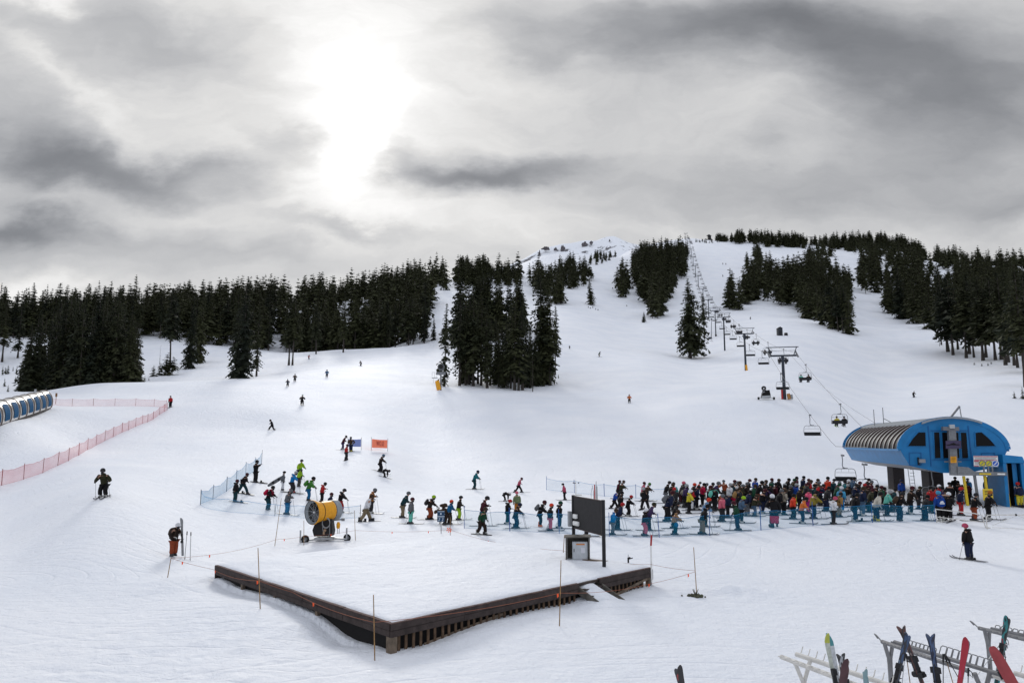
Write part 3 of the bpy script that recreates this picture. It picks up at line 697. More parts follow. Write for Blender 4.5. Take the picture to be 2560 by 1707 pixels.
    def obj(s, name, mats, parent=None, bevel=0.0):
        o = bpy.data.objects.new(name, s.mesh(name, mats)); COL.objects.link(o)
        if parent is not None: o.parent = parent
        if bevel:
            b = o.modifiers.new('bevel', 'BEVEL'); b.width = bevel; b.segments = 2; b.limit_method = 'ANGLE'
        return o
def thing(name, label, cat, loc=(0, 0, 0), rz=0.0, group=None):
    o = bpy.data.objects.new(name, None); COL.objects.link(o); o.location = loc; o.rotation_euler = (0, 0, rz); o.empty_display_size = .2
    return tag(o, label, cat, group)
def copy_tree(o, parent=None):
    c = o.copy(); COL.objects.link(c); c.parent = parent
    for ch in list(o.children): copy_tree(ch, c)
    return c
def plane_at(px, py, z):
    d = pix_ray(px, py); Y = (z - CAM_H) / d.z; return Vector((d.x * Y, Y, z))
V3 = Vector

# ---------------------------------------------------------------- colours used on built things
m_wood = mat('dark_stained_wood', (.045, .033, .030), .8, var=.35, vscale=4, bump=.4, bscale=14)
m_wood2 = mat('weathered_wood', (.15, .115, .085), .85, var=.4, vscale=5, bump=.4, bscale=18)
m_wood3 = mat('grey_wood', (.12, .11, .095), .85, var=.4, vscale=5, bump=.4, bscale=18)
m_dark = mat('shade_and_paint_black', (.010, .009, .009), .9)  # stands in for shade in voids; plain dark colour on covers and marks
m_black = mat('black_paint', (.012, .012, .014), .5, var=.2)
m_board = mat('charcoal_panel', (.026, .025, .026), .75, var=.15)
m_steel = mat('galvanised_steel', (.42, .43, .44), .45, .75, var=.15)
m_gsteel = mat('painted_grey_steel', (.20, .205, .215), .5, .25, var=.15)
m_tower = mat('dark_steel_tower', (.035, .042, .055), .55, .3, var=.2)
m_white = mat('white_paint', (.78, .78, .76), .5, var=.08)
m_offw = mat('weathered_white_paint', (.62, .60, .56), .6, var=.15)
m_yel = mat('yellow_paint', (.72, .32, .015), .45, var=.12)
m_yel2 = mat('safety_yellow', (.70, .50, .03), .5, var=.12)
m_blue = mat('terminal_blue_paint', (.004, .165, .40), .42, var=.12, vscale=1.5, spec=.35)
m_glass = mat('dark_tinted_glass', (.006, .006, .007), .35, spec=.12)
m_rubber = mat('black_rubber', (.012, .012, .012), .8)
m_orange = mat('fluorescent_orange', (.95, .12, .03), .6)
m_red = mat('red_paint', (.38, .025, .025), .5, var=.15)
m_bamboo = mat('bamboo', (.26, .15, .06), .6, var=.5, vscale=9)
m_rope = mat('dirty_orange_rope', (.33, .12, .07), .9)
m_cable = mat('steel_cable', (.10, .10, .11), .5, .6)
m_grey = mat('mid_grey_plastic', (.26, .27, .28), .6, var=.1)

# ================================================================ the snow covered deck
def d_(v): return v.normalized()
def build_deck():
    root = thing('wooden_deck', 'square dark brown wooden deck platform under a thick flat layer of snow', 'deck', (DK_NEAR.x, DK_NEAR.y, 0))
    N, Lf, Rt = (V3((p.x, p.y, 0)) for p in (DK_NEAR, DK_LEFT, DK_RIGHT)); Bk = Lf + Rt - N; o = N
    def P(p, z=0): return V3((p.x, p.y, z)) - o
    e1, e2 = (Rt - N), (Lf - N); n1 = V3((e1.y, -e1.x, 0)).normalized(); n2 = V3((-e2.y, e2.x, 0)).normalized()    # outward normals of the two near sides
    top, bh = DK_TOP, .165
    rr = random.Random(4)
    def fascia(a, b, nrm, name='fascia', top=DK_TOP):
        mb = MB(); L = (b - a).length; d = (b - a).normalized(); nb = max(1, round(L / 2.4))
        for row in range(2):
            z = top - bh / 2 - row * (bh + .012)
            for k in range(nb):
                p, q = a + d * (L * k / nb + .004), a + d * (L * (k + 1) / nb - .004); off = nrm * (rr.uniform(-.006, .006) + (0 if row == 0 else -.018))
                mb.beam(p - o + off + V3((0, 0, z)), q - o + off + V3((0, 0, z + rr.uniform(-.004, .004))), .045, bh, 0)
        # ragged cap board
        for k in range(int(L / .8)):
            p, q = a + d * (L * k / int(L / .8)), a + d * (L * (k + 1) / int(L / .8) - .006)
            mb.beam(p - o + V3((0, 0, top + .012 + rr.uniform(-.006, .008))) - nrm * .05, q - o + V3((0, 0, top + .012 + rr.uniform(-.008, .006))) - nrm * .05, .12, .025, 1)
        return mb.obj(name, [m_wood, mat('worn_cap_board', (.085, .05, .045), .85, var=.5, vscale=5)], root, .006)
    fascia(N, N + e1 * .64, n1); fascia(N + e1 * .734, Rt, n1); fascia(N + d_(e2) * .05, Lf, n2)
    fascia(Lf, Bk, -n1, top=top - .16); fascia(Rt, Bk, -n2, top=top - .05)
    # black block filling the space underneath, standing in for its shade
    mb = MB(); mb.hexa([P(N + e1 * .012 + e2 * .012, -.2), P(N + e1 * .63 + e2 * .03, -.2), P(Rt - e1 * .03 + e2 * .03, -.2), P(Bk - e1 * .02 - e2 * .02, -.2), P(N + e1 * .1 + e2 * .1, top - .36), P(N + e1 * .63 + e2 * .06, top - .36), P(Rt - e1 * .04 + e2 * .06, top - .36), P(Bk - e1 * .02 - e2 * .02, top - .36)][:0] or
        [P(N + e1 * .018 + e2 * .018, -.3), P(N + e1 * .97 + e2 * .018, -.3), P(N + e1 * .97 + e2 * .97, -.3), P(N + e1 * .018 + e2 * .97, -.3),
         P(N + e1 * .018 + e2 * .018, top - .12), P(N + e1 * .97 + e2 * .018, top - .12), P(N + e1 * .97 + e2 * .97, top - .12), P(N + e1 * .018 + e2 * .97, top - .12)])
    mb.obj('under_deck_shade_block', m_dark, root)
    mb = MB(); mb.hexa([P(N + e1 * .006 + e2 * .006, top - .10), P(Rt - e1 * .006 + e2 * .006, top - .10), P(Bk - e1 * .006 - e2 * .006, top - .10), P(Lf + e1 * .006 - e2 * .006, top - .10), P(N + e1 * .006 + e2 * .006, top - .02), P(Rt - e1 * .006 + e2 * .006, top - .02), P(Bk - e1 * .006 - e2 * .006, top - .02), P(Lf + e1 * .006 - e2 * .006, top - .02)])
    mb.obj('floor_boards', m_wood, root)
    # posts and vertical skirt boards
    posts = [(N + d_(e1) * .12 + d_(e2) * .12, .22)] + [(N + e2 * t + d_(e1) * .12, .13) for t in (.34, .58, .80)] + [(Rt - d_(e1) * .10 + d_(e2) * .1, .13)]
    for p, w in posts:
        MB().beam(P(p, -.35), P(p, top - .34), w, w, 0, up=e1).obj('post', m_wood2, root, .012)
    mb = MB(); L = e1.length
    t = .35
    while t < L - .12:
        f = t / L
        if not .645 < f < .735:
            p = N + d_(e1) * t + d_(e2) * .10; mb.beam(P(p, -.35), P(p + d_(e1) * rr.uniform(-.01, .01), top - .33), .03, .085, 0, up=d_(e1))
        if .60 < f < .735 and len(mb.v) > 0 and f >= .645: mb.obj('skirting', mat('brown_skirt_wood', (.10, .062, .038), .85, var=.4, vscale=6), root); mb = MB()
        t += rr.uniform(.235, .285)
    mb.obj('skirting', mat('brown_skirt_wood', (.10, .062, .038), .85, var=.4, vscale=6), root); mb = MB()
    a, b = N + e1 * .80 + d_(e2) * .04, N + e1 * .985 + d_(e2) * .04
    mb.beam(P(a, .05), P(b, top - .36), .03, .10, 0)
    mb.obj('brace', m_wood2, root); mb = MB()
    mb.beam(P(N + e1 * .10 + d_(e2) * .12, .0), P(N + e1 * .36 + d_(e2) * .12, .34), .03, .10, 0)
    mb.obj('brace', m_wood2, root)
    mb = MB(); p = Rt + d_(e1) * .05 + d_(e2) * .15; mb.box(P(p, .26), (.16, .16, .95)); mb.box(P(p, .52) + V3((.02, -.03, 0)), (.22, .14, .38)); mb.obj('concrete_footing', mat('grey_footing', (.30, .31, .33), .8, var=.2), root, .01)
    # stair stringers in the gap
    mb = MB()
    for f in (.645, .742):
        a = N + e1 * f + d_(e2) * .35; b = N + e1 * (f + .012) + n1 * .95
        mb.prism([(0, 0), ((b - a).length, 0), ((b - a).length, -.02), ((b - a).length - .1, -.26), (0, -.30)][:0] or [(0, .02), ((b - a).length, -.62), ((b - a).length, -.86), (.2, -.34), (0, -.30)], P(a, top), (b - a).normalized(), V3((0, 0, 1)), .05)
    mb.obj('stair_stringer', m_wood3, root, .006)
    mb = MB()
    for k in range(3):
        a = N + e1 * .655 + n1 * (.02 + .3 * k); b = N + e1 * .735 + n1 * (.02 + .3 * k); mb.beam(P(a, top - .22 - .17 * k), P(b, top - .22 - .17 * k), .26, .04)
    mb.obj('stair_tread', m_wood, root)
    # snow lying on it
    n = 110; vs, fs = [], []
    for i in range(n + 1):
        for j in range(n + 1):
            u, w = i / n, j / n; p = N + e1 * (.008 + 1.006 * u) + e2 * (.008 + 1.006 * w)
            ed = min(u * e1.length, (1 - u) * e1.length, w * e2.length, (1 - w) * e2.length)
            near = min(w * e2.length, u * e1.length)
            h = .16 * (1 - math.exp(-ed / .5)) + .01
            
            h += float(fbm(p.x, p.y, 1.0, 3, 50)) * .11 * min(1, ed / .5) + float(fbm(p.x, p.y, 4, 2, 52)) * .14 * min(1, ed / 1.5)
            gapf = math.exp(-((u - .69) / .03) ** 2) * math.exp(-(w * e2.length / .45) ** 2); h += -.05 * gapf
            vs.append(P(p, top + .0 + h - (.09 if ed < .05 else 0)))
    for i in range(n):
        for j in range(n): a = i * (n + 1) + j; fs.append((a, a + n + 1, a + n + 2, a + 1))
    mb = MB(); mb.add(vs, fs, 0, True); sn = mb.obj('snow_cover', snow_material('deck_snow', 1.0, False), root)
    return root

build_deck()
# snow slumping down the buried steps
def build_stair_snow():
    e1 = (DK_RIGHT - DK_NEAR); e2 = (DK_LEFT - DK_NEAR); n1 = V3((e1.y, -e1.x, 0)).normalized(); c = V3((DK_NEAR.x, DK_NEAR.y, 0)) + V3((e1.x, e1.y, 0)) * .692; d = V3((e1.x, e1.y, 0)).normalized()
    vs, fs = [], []; n, k = 24, 16
    for i in range(n + 1):
        s = i / n
        for j in range(k + 1):
            w = (j / k - .5) * 2; p = c + n1 * (-.45 + 2.1 * s) + d * w * (.40 + .10 * s + .25 * max(0, s - .5))
            z = DK_TOP + .08 - (.80 * s ** .9) + .03 * float(fbm(p.x, p.y, .5, 3, 70)) - .12 * abs(w) ** 3
            g = gz(p.x, p.y); z = max(z, g - .02) if s < .6 else z * (1 - (s - .6) / .4) + (g - .03) * (s - .6) / .4
            vs.append(V3((p.x, p.y, z)))
    for i in range(n):
        for j in range(k): a = i * (k + 1) + j; fs.append((a, a + k + 1, a + k + 2, a + 1))
    mb = MB(); mb.add(vs, fs, 0, True); tag(mb.obj('snow_drift', SNOW), kind='structure')
build_stair_snow()

# ================================================================ board, cabinet and small things on the deck
def build_board():
    zb = DK_TOP + .08; R_, L_ = V3((3.51, 29.06, zb)), V3((2.575, 31.7, zb)); o = R_.copy(); d = (L_ - R_).normalized(); nn = V3((d.y, -d.x, 0)); nn = nn if nn.y < 0 else -nn
    root = thing('notice_board', 'large blank charcoal notice board on two black posts standing on the snowy deck', 'notice board', o)
    for p, nm in ((R_, 'post'), (L_, 'post')):
        MB().lathe([(-.3, .072), (2.55, .072)], p - o, (0, 0, 1), 16, 0, True, True, True).obj('post', m_black, root)
    a, b = R_ + d * .12, L_ - d * .10; zc = 1.24
    mb = MB(); mb.beam(a - o + V3((0, 0, zc + .62)) - V3((0, 0, 0)), b - o + V3((0, 0, zc + .62)), .05, 1.26, 0); mb.obj('panel', m_board, root, .01)
    mb = MB(); tz = zc + .62 + .65
    mb.beam(a - o + V3((0, 0, tz)), b - o + V3((0, 0, tz)), .06, .035, 0); mb.beam(a - o + V3((0, 0, tz - 1.30)), b - o + V3((0, 0, tz - 1.30)), .06, .03, 0); mb.beam(a - o + V3((0, 0, tz - 1.27)), a - o + V3((0, 0, tz)), .05, .06, 0)
    mb.obj('frame', mat('brown_frame', (.07, .05, .045), .6), root)
    mb = MB()
    for row, cnt in ((.30, 2), (.02, 3)):
        for k in range(cnt):
            c = L_ - d * (.30 + .17 * k) - o + nn * .09 + V3((0, 0, zc + .18 + row)); mb.lathe([(0, .06), (.02, .075), (.15, .075), (.17, .06)], c - V3((0, 0, .09)), (0, 0, 1), 12, 0, True, True, True)
    mb.obj('sensor_housing', m_white, root)
    MB().box(L_ - o + nn * .12 + V3((-.04, 0, zc + .34)), (.17, .14, .62), 0, Matrix.Rotation(math.atan2(d.y, d.x), 3, 'Z')).obj('junction_box', m_grey, root, .01)
    mb = MB(); t = L_ - o + V3((0.10, -.1, 2.5)); mb.tube([t + V3((0, 0, -.1)), t + V3((0, 0, .5))], .028, 8, 0); mb.tube([t + V3((0, 0, .5)), t + V3((0, 0, .75))], .008, 6, 0)
    for k in range(3):
        a_ = k * 2.1 + .2; e = t + V3((.13 * math.cos(a_), .13 * math.sin(a_), .56)); mb.tube([t + V3((0, 0, .56)), e], .006, 5, 0); mb.ball(e, .028, 1, 8, 6)
    mb.box(t + V3((.12, 0, .06)), (.26, .05, .05), 0); mb.obj('wind_gauge', [m_white, m_black], root)
build_board()
def build_cabinet():
    zb = DK_TOP + .05; o = V3((2.16, 30.7, zb)); root = thing('electrical_shelter', 'open fronted grey plywood box sheltering a metal electrical cabinet on the deck', 'shelter', o, R(-6))
    W, D, H = .98, .62, .96
    mb = MB(); mb.box((.02, D / 2, H / 2), (.04, D, H)); mb.box((W - .02, D / 2, H / 2), (.04, D, H)); mb.box((W / 2, D - .02, H / 2), (W - .09, .04, H - .01)); mb.beam((-.04, D / 2 - .02, H + .02), (W + .04, D / 2 - .02, H + .05), D + .14, .04); mb.box((W / 2, D / 2, .02), (W - .09, D - .05, .04))
    mb.obj('plywood_box', m_wood3, root, .005)
    c = thing('electrical_cabinet', 'silver metal electrical cabinet with an orange warning strip inside the plywood box', 'cabinet', o + Matrix.Rotation(R(-6), 3, 'Z') @ V3((.58, .26, .045)), R(-6))
    MB().box((0, 0, .38), (.62, .40, .76)).obj('cabinet_body', mat('silver_cabinet', (.44, .46, .48), .45, .4, var=.08), c, .015)
    mb = MB(); mb.box((0, -.205, .40), (.54, .02, .66)); mb.obj('door', mat('silver_door', (.48, .50, .52), .45, .4, var=.08), c, .008)
    mb = MB(); mb.box((.02, -.222, .66), (.34, .006, .055), 0); mb.box((.12, -.222, .42), (.16, .004, .20), 1); mb.box((-.24, -.225, .42), (.03, .02, .12), 2)
    mb.obj('label_plate', [mat('warning_orange', (.55, .20, .06), .6), mat('pale_label', (.62, .62, .66), .6), m_black], c)
    p = plane_at(1488, 1401, DK_TOP + .14); tag(MB().box((0, 0, 0), (1.0, .32, .05)).obj('loose_plank', mat('brown_plank', (.14, .10, .075), .85, var=.3), None, .006), 'loose brown plank lying on the deck snow beside the plywood box', 'plank').location = p
    bpy.data.objects['loose_plank'].rotation_euler = (0, 0, R(-32))
    p = plane_at(1571, 1410, DK_TOP + .03); mb = MB(); mb.tube([(0, 0, -.05), (0, 0, .26)], .035, 8); mb.ball((.05, 0, .24), .05, 0, 8, 6); mb.tube([(0, 0, .2), (.18, 0, .25)], .02, 6); mb.tube([(0, 0, .25), (0, 0, .38)], .01, 5)
    o = mb.obj('tap', m_black); o.location = p; tag(o, 'small black standpipe tap on the back edge of the deck', 'tap')
build_cabinet()

# ================================================================ bamboo poles, rope line and flags
def pole(px0, py0, px1, py1, label, Y=None, z=None, r=.016, group='bamboo poles of the rope line', mats=None, name='bamboo_pole'):
    b = hit(px0, py0) if z is None else plane_at(px0, py0, z)
    t = at(px1, py1, b.y - .02)
    mb = MB(); L = (t - b).length; k = max(2, int(L / .3))
    path = [V3((0, 0, 0)) - (t - b) * .08] + [(t - b) * (i / k) for i in range(k + 1)]
    mb.tube(path, [r * 1.1] + [r * (1.08 if i % 2 else 1) * (1 - .25 * i / k) for i in range(k + 1)], 7)
    o = mb.obj(name, mats or m_bamboo); o.location = b; tag(o, label, 'pole', group)
    return b, t
PO = {}
for key, a, lab in (
    ('A', (419, 1443, 428, 1392), 'short leaning bamboo pole below the man with rust trousers'),
    ('B', (650.6, 1521, 645, 1369), 'bamboo pole in front of the left side of the deck'),
    ('C', (937, 1650, 933.7, 1486), 'bamboo pole beside the near corner of the deck'),
    ('D', (1398.7, 1564, 1402.5, 1399.8), 'bamboo pole with an orange flag before the front side of the deck'),
    ('E', (1742, 1490, 1734, 1367), 'bamboo pole standing alone in the snow right of the deck'),
    ('F', (687, 1364, 703.4, 1245), 'long leaning bamboo pole left of the yellow snow gun'),
    ('G', (759.7, 1362, 759.7, 1300), 'reddish bamboo pole close in front of the yellow snow gun'),
    ('H', (888.6, 1350, 886, 1275), 'thin bamboo pole right behind the yellow snow gun'),
    ('I', (1125.7, 1341, 1125.7, 1293), 'bamboo pole with an orange bow beside the blue queue sign')):
    PO[key] = pole(*a, lab)
PO['J'] = pole(1408, 1386, 1411, 1336, 'bamboo pole at the back edge of the deck by the plywood box', z=DK_TOP)
mb = MB(); bq, tq = plane_at(1623, 1421, DK_TOP), at(1623, 1337, plane_at(1623, 1421, DK_TOP).y)
mb.tube([(0, 0, -.5), (0, 0, (tq - bq).z * .68)], .035, 10, 0); mb.tube([(0, 0, (tq - bq).z * .68), tq - bq], .037, 10, 1)
o = mb.obj('marker_pole', [m_white, m_red]); o.location = bq + V3((.1, .06, 0)); tag(o, 'white marker pole with a red top at the right corner of the deck', 'pole')
mb = MB(); rr = random.Random(2)
for k in range(26): mb.ball((rr.gauss(0, .14), rr.gauss(0, .09), rr.uniform(0, .06)), rr.uniform(.03, .07), 0, 6, 4)
for k in range(9): mb.tube([(0, 0, 0), (rr.gauss(0, .06), rr.gauss(0, .06), rr.uniform(.12, .3))], .012, 4)
o = mb.obj('dry_grass_tuft', mat('dry_grass', (.075, .078, .05), .9, var=.4)); o.location = PO['E'][0] + V3((-.05, -.05, 0)); tag(o, 'tuft of dry grey green weeds at the foot of the lone bamboo pole', 'weeds')
def rope(pts, name, lab, sag=.10, r=.006):
    path = []
    for a, b in zip(pts[:-1], pts[1:]):
        n = 10
        for i in range(n): t = i / n; p = a.lerp(b, t); path.append(p - V3((0, 0, sag * (a - b).length / 6 * 4 * t * (1 - t))))
    path.append(pts[-1]); o0 = path[0].copy(); o = MB().tube([p - o0 for p in path], r, 5).obj(name, m_rope); o.location = o0; tag(o, lab, 'rope'); return path
def onp(key, f): b, t = PO[key]; return b.lerp(t, f)
dkL = V3((DK_LEFT.x - .05, DK_LEFT.y - .05, DK_TOP - .14))
r1 = rope([onp('A', .95), onp('F', .13), onp('G', .35), onp('H', .33), onp('I', .35), onp('J', .2), plane_at(1560, 1407, DK_TOP + .14), bq + V3((.1, 0, .16)), onp('E', .52)], 'barrier_rope', 'thin orange rope running behind the deck past the yellow snow gun')
r2 = rope([onp('A', .95), dkL, onp('B', .46), V3((-7.12, 24.86, DK_TOP + .02)), onp('C', .58), onp('D', .50), plane_at(1622, 1459, .45), onp('E', .50)], 'barrier_rope', 'thin orange rope running along the two front sides of the deck')
def nearest(path, px, py):
    best = min(range(len(path) * 6 - 6), key=lambda i: (lambda p: (p[0] - px) ** 2 + (p[1] - py) ** 2)(project(path[i // 6].lerp(path[i // 6 + 1], (i % 6) / 6)))); return path[best // 6].lerp(path[best // 6 + 1], (best % 6) / 6)
FLAGS = [(524, 1372, r1, 'left of the yellow snow gun'), (709, 1332, r1, 'by the leaning bamboo pole'), (828, 1340, r1, 'below the barrel of the yellow snow gun'), (980, 1332, r1, 'between the snow gun and the blue sign'), (1072, 1322, r1, 'just left of the blue sign'), (1223, 1348, r1, 'behind the middle of the deck'), (1346, 1368, r1, 'behind the deck near the plywood box'),
         (457, 1400, r2, 'beside the man with rust trousers'), (538, 1424, r2, 'at the left corner of the deck'), (643, 1451, r2, 'on the bamboo pole before the left deck side'), (783, 1505, r2, 'halfway along the left deck side'), (1396, 1480, r2, 'on the bamboo pole before the front deck side'), (1622, 1457, r2, 'at the right corner of the deck'), (1721, 1432, r2, 'beside the lone bamboo pole')]
fb = MB(); fb.add([(-.03, 0, 0), (.035, 0, .0), (.045, -.01, -.10), (-.015, .012, -.16)], [(0, 1, 2, 3)]); fb.add([(-.03, .006, 0), (-.015, .018, -.15), (.02, .03, -.08)], [(0, 1, 2)])
fm = fb.mesh('pennant', m_orange)
for px, py, rp, lab in FLAGS:
    o = bpy.data.objects.new('pennant', fm); COL.objects.link(o); o.location = nearest(rp, px, py); o.rotation_euler = (0, 0, rr.uniform(-.6, .6)); s = .8; o.scale = (s, s, s)
    tag(o, 'small orange pennant on the rope ' + lab, 'pennant', 'orange pennants on the rope line')
mb = MB(); c = V3((0, 0, 0))
for k in range(6): a = k * 1.05; mb.add([(0, -.02, 0), (.16 * math.cos(a), -.03 - .03 * (k % 2), .16 * math.sin(a)), (.16 * math.cos(a + .5), -.05, .13 * math.sin(a + .5))], [(0, 1, 2)])
o = mb.obj('bow', m_orange); o.location = onp('I', .36) + V3((-.06, -.03, 0)); tag(o, 'tangled orange ribbon bow tied to the pole beside the blue queue sign', 'ribbon')

# ================================================================ snow making fans
def rot_to(d):
    """matrix whose x axis is d (level-ish z up)"""
    d = V3(d).normalized(); y = V3((0, 0, 1)).cross(d).normalized(); return Matrix((d, y, d.cross(y))).transposed()
def build_fan_gun():
    base = hit(760, 1352); o = base; root = thing('snow_gun', 'big yellow barrel snow gun with a grey fan mouth on a wheeled stand', 'snow gun', o)
    mid = at(812, 1277, o.y) - o; ax = V3((-.62, -.78, -.02)).normalized()
    f = mid + ax * .88
    mb = MB(); mb.lathe([(0, .655), (-.05, .675), (-.10, .66), (-.22, .60), (-.5, .545), (-.9, .535), (-1.28, .545)], f, ax, 40, 0); mb.lathe([(0, .655), (-.02, .635), (-.3, .56), (-.9, .52)], f, ax, 40, 1)
    mb.lathe([(-1.28, .55), (-1.30, .565), (-1.32, .55)], f, ax, 40, 1); mb.box(f - ax * .55 + V3((0, 0, .57)), (.16, .10, .05), 1); mb.box(f - ax * .75 + V3((.30, -.02, .43)), (.06, .05, .06), 2)
    mb.obj('barrel', [m_yel, m_rubber, m_steel], root)
    MB().lathe([(-1.31, .55), (-1.42, .58), (-1.58, .59), (-1.68, .56), (-1.72, .50), (-1.66, .45)], f, ax, 40, 0).obj('rear_cowl', mat('cowl_grey', (.27, .29, .31), .5, .2, var=.1), root)
    # fan mouth: nozzle ring, spokes, hub
    mb = MB(); g = mat('nozzle_grey', (.23, .25, .27), .45, .4, var=.1); sd = ax.cross(V3((0, 0, 1))).normalized(); u = sd.cross(ax)
    mb.lathe([(-.02, .640), (-.03, .625), (-.16, .57), (-.18, .54), (-.16, .52)], f, ax, 40, 0); mb.obj('nozzle_ring', g, root)
    mb = MB()
    for k in range(12):
        a = k * .5236; r_ = sd * math.cos(a) + u * math.sin(a); q = r_.cross(ax); p0, p1 = f - ax * .34 + r_ * .07, f - ax * .30 + r_ * .55
        mb.add([p0 - q * .03 - ax * .04, p0 + q * .03 + ax * .04, p1 + q * .085 + ax * .05, p1 - q * .085 - ax * .05], [(0, 1, 2, 3)], 0)
    mb.obj('fan', mat('fan_blades', (.13, .14, .155), .4, .3), root)
    mb = MB()
    for k in range(9): a = k * .698 + .1; r_ = sd * math.cos(a) + u * math.sin(a); mb.tube([f - ax * .18 + r_ * .06, f - ax * .06 + r_ * .60], .010, 5)
    for r0 in (.18, .30, .43): mb.tube([f - ax * .15 + (sd * math.cos(k * .2618) + u * math.sin(k * .2618)) * r0 for k in range(25)], .005, 5)
    mb.ball(f - ax * .16, .055, 1, 10, 6); mb.obj('guard', [m_steel, m_white], root)
    MB().lathe([(-.9, .50), (-.95, 0.0)], f, ax, 30, 0).obj('barrel_inside', m_dark, root)
    # stand
    st = V3((mid.x + .02, mid.y + .1, 0)); mb = MB()
    P = [st + V3(p) for p in ((-.52, -.35, .28), (.42, -.38, .28), (.46, .36, .28), (-.50, .36, .28), (-.62, -.36, .62), (.52, -.40, .55), (.50, .38, .55), (-.6, .36, .62), (-.42, -.32, 1.20), (.40, -.34, 1.22), (.40, .30, 1.22), (-.42, .30, 1.20))]
    mb.add(P, [(3, 2, 1, 0), (0, 1, 5, 4), (1, 2, 6, 5), (2, 3, 7, 6), (3, 0, 4, 7), (4, 5, 9, 8), (5, 6, 10, 9), (6, 7, 11, 10), (7, 4, 8, 11), (8, 9, 10, 11)])
    mb.obj('stand_cover', mat('black_tarpaulin', (.012, .012, .014), .6, bump=.5, bscale=9), root, .02)
    mb = MB(); mb.box(f - ax * .95 + V3((0, 0, -.60)), (.70, .45, .30), 0, rot_to(ax)); mb.obj('swivel_mount', m_black, root, .03)
    mb = MB(); hc = st + V3((.16, -.44, 1.05))
    for k in range(3): mb.tube([hc + V3((.21 * math.cos(a_ * .3307), -.02 * k, .27 * math.sin(a_ * .3307) - .02 * k)) for a_ in range(20)], .02, 6)
    mb.tube([hc + V3((-.2, 0, -.1)), hc + V3((-.17, 0, -.4)), hc + V3((-.10, 0, -.62))], .018, 6); mb.tube([hc + V3((.2, 0, -.1)), hc + V3((.22, 0, -.6)), hc + V3((.1, .05, -.85))], .018, 6); mb.obj('coiled_hose', m_grey, root)
    mb = MB(); mb.tube([st + V3((.42, -.1, 1.12)), st + V3((.98, -.1, 1.18))], .035, 8); mb.box(st + V3((1.02, -.1, 1.18)), (.16, .14, .16)); mb.tube([st + V3((.72, -.1, .40)), st + V3((.72, -.1, 1.0))], .016, 6); mb.tube([st + V3((.82, -.1, .40)), st + V3((.82, -.1, 1.0))], .016, 6); mb.obj('side_arm', m_gsteel, root)
    MB().lathe([(0, .06), (.05, .10), (.24, .11), (.36, .06)], st + V3((.76, -.1, .68)), (0, 0, 1), 12, 0, True, True, True).obj('pump', m_yel, root)
    mb = MB(); mb.ball(st + V3((.10, -.42, .62)), .09, 0); mb.box(st + V3((.05, -.42, .48)), (.10, .08, .16), 0); mb.obj('valve', mat('brass', (.35, .24, .16), .4, .6), root)
    # trailer frame with outriggers, jacks and wheels
    A, B, Cc = at(750, 1361, o.y - .5) - o, at(866, 1352, o.y + .1) - o, st + V3((.1, 1.0, .06))
    A.z = gz(A.x + o.x, A.y + o.y) - o.z + .06; B.z = gz(B.x + o.x, B.y + o.y) - o.z + .10
    mb = MB(); c = st + V3((0, 0, .17)); mb.beam(A, c, .12, .09); mb.beam(B, c, .12, .09); mb.beam(Cc, c, .12, .09); mb.beam(A + V3((0, .2, .03)), B + V3((0, .1, .02)), .09, .06); mb.box(c, (1.0, .8, .08))
    mb.obj('trailer_frame', m_steel, root, .008)
    for p in (A, B): MB().tube([p + V3((0, 0, -.04)), p + V3((0, .0, .62))], .045, 8).obj('jack', m_steel, root)
    for p, s in ((A + V3((.24, .12, .10)), .22), (B + V3((.0, .16, .05)), .20)):
        w = MB(); w.lathe([(-.09, .12), (-.09, s), (.09, s), (.09, .12)], p, (.3, -.95, 0), 20, 0); wo = w.obj('wheel', m_rubber, root)
        MB().lathe([(-.06, .0), (-.06, .13), (.06, .13), (.06, 0)], p, (.3, -.95, 0), 14, 0).obj('rim', m_gsteel, wo)
build_fan_gun()
def build_far_gun():
    o = hit(1914, 999); root = thing('snow_gun', 'small dark snow gun on a wheeled sled left of the first chairlift tower', 'snow gun', o)
    mb = MB(); mb.lathe([(0, .42), (-.3, .40), (-.9, .36)], V3((-.3, -.2, 2.05)), (-.35, -.9, .25), 18, 0); mb.lathe([(0, .40), (-.1, .1)], V3((-.3, -.2, 2.05)), (-.35, -.9, .25), 18, 0); mb.obj('barrel', m_black, root)
    mb = MB(); mb.hexa([V3(p) for p in ((-.7, -.4, .4), (.9, -.4, .4), (.9, .5, .4), (-.7, .5, .4), (-.4, -.3, 1.6), (.7, -.3, 1.75), (.7, .4, 1.75), (-.4, .4, 1.6))]); mb.obj('engine_cover', m_dark, root, .04)
    mb = MB(); mb.tube([(-1.3, -.3, .3), (1.4, -.3, .3)], .06, 6); mb.tube([(-1.0, -.4, .3), (-.8, -.4, 1.2), (-.2, -.4, 1.4)], .05, 6); mb.beam((-.8, -.42, .5), (.8, -.42, .6), .06, .3); mb.obj('frame', m_steel, root)
    for x in (-1.35, 1.4): MB().lathe([(-.12, .06), (-.12, .24), (.12, .24), (.12, .06)], V3((x, -.3, .24)), (1, 0, 0), 14, 0).obj('wheel', m_rubber, root)
build_far_gun()
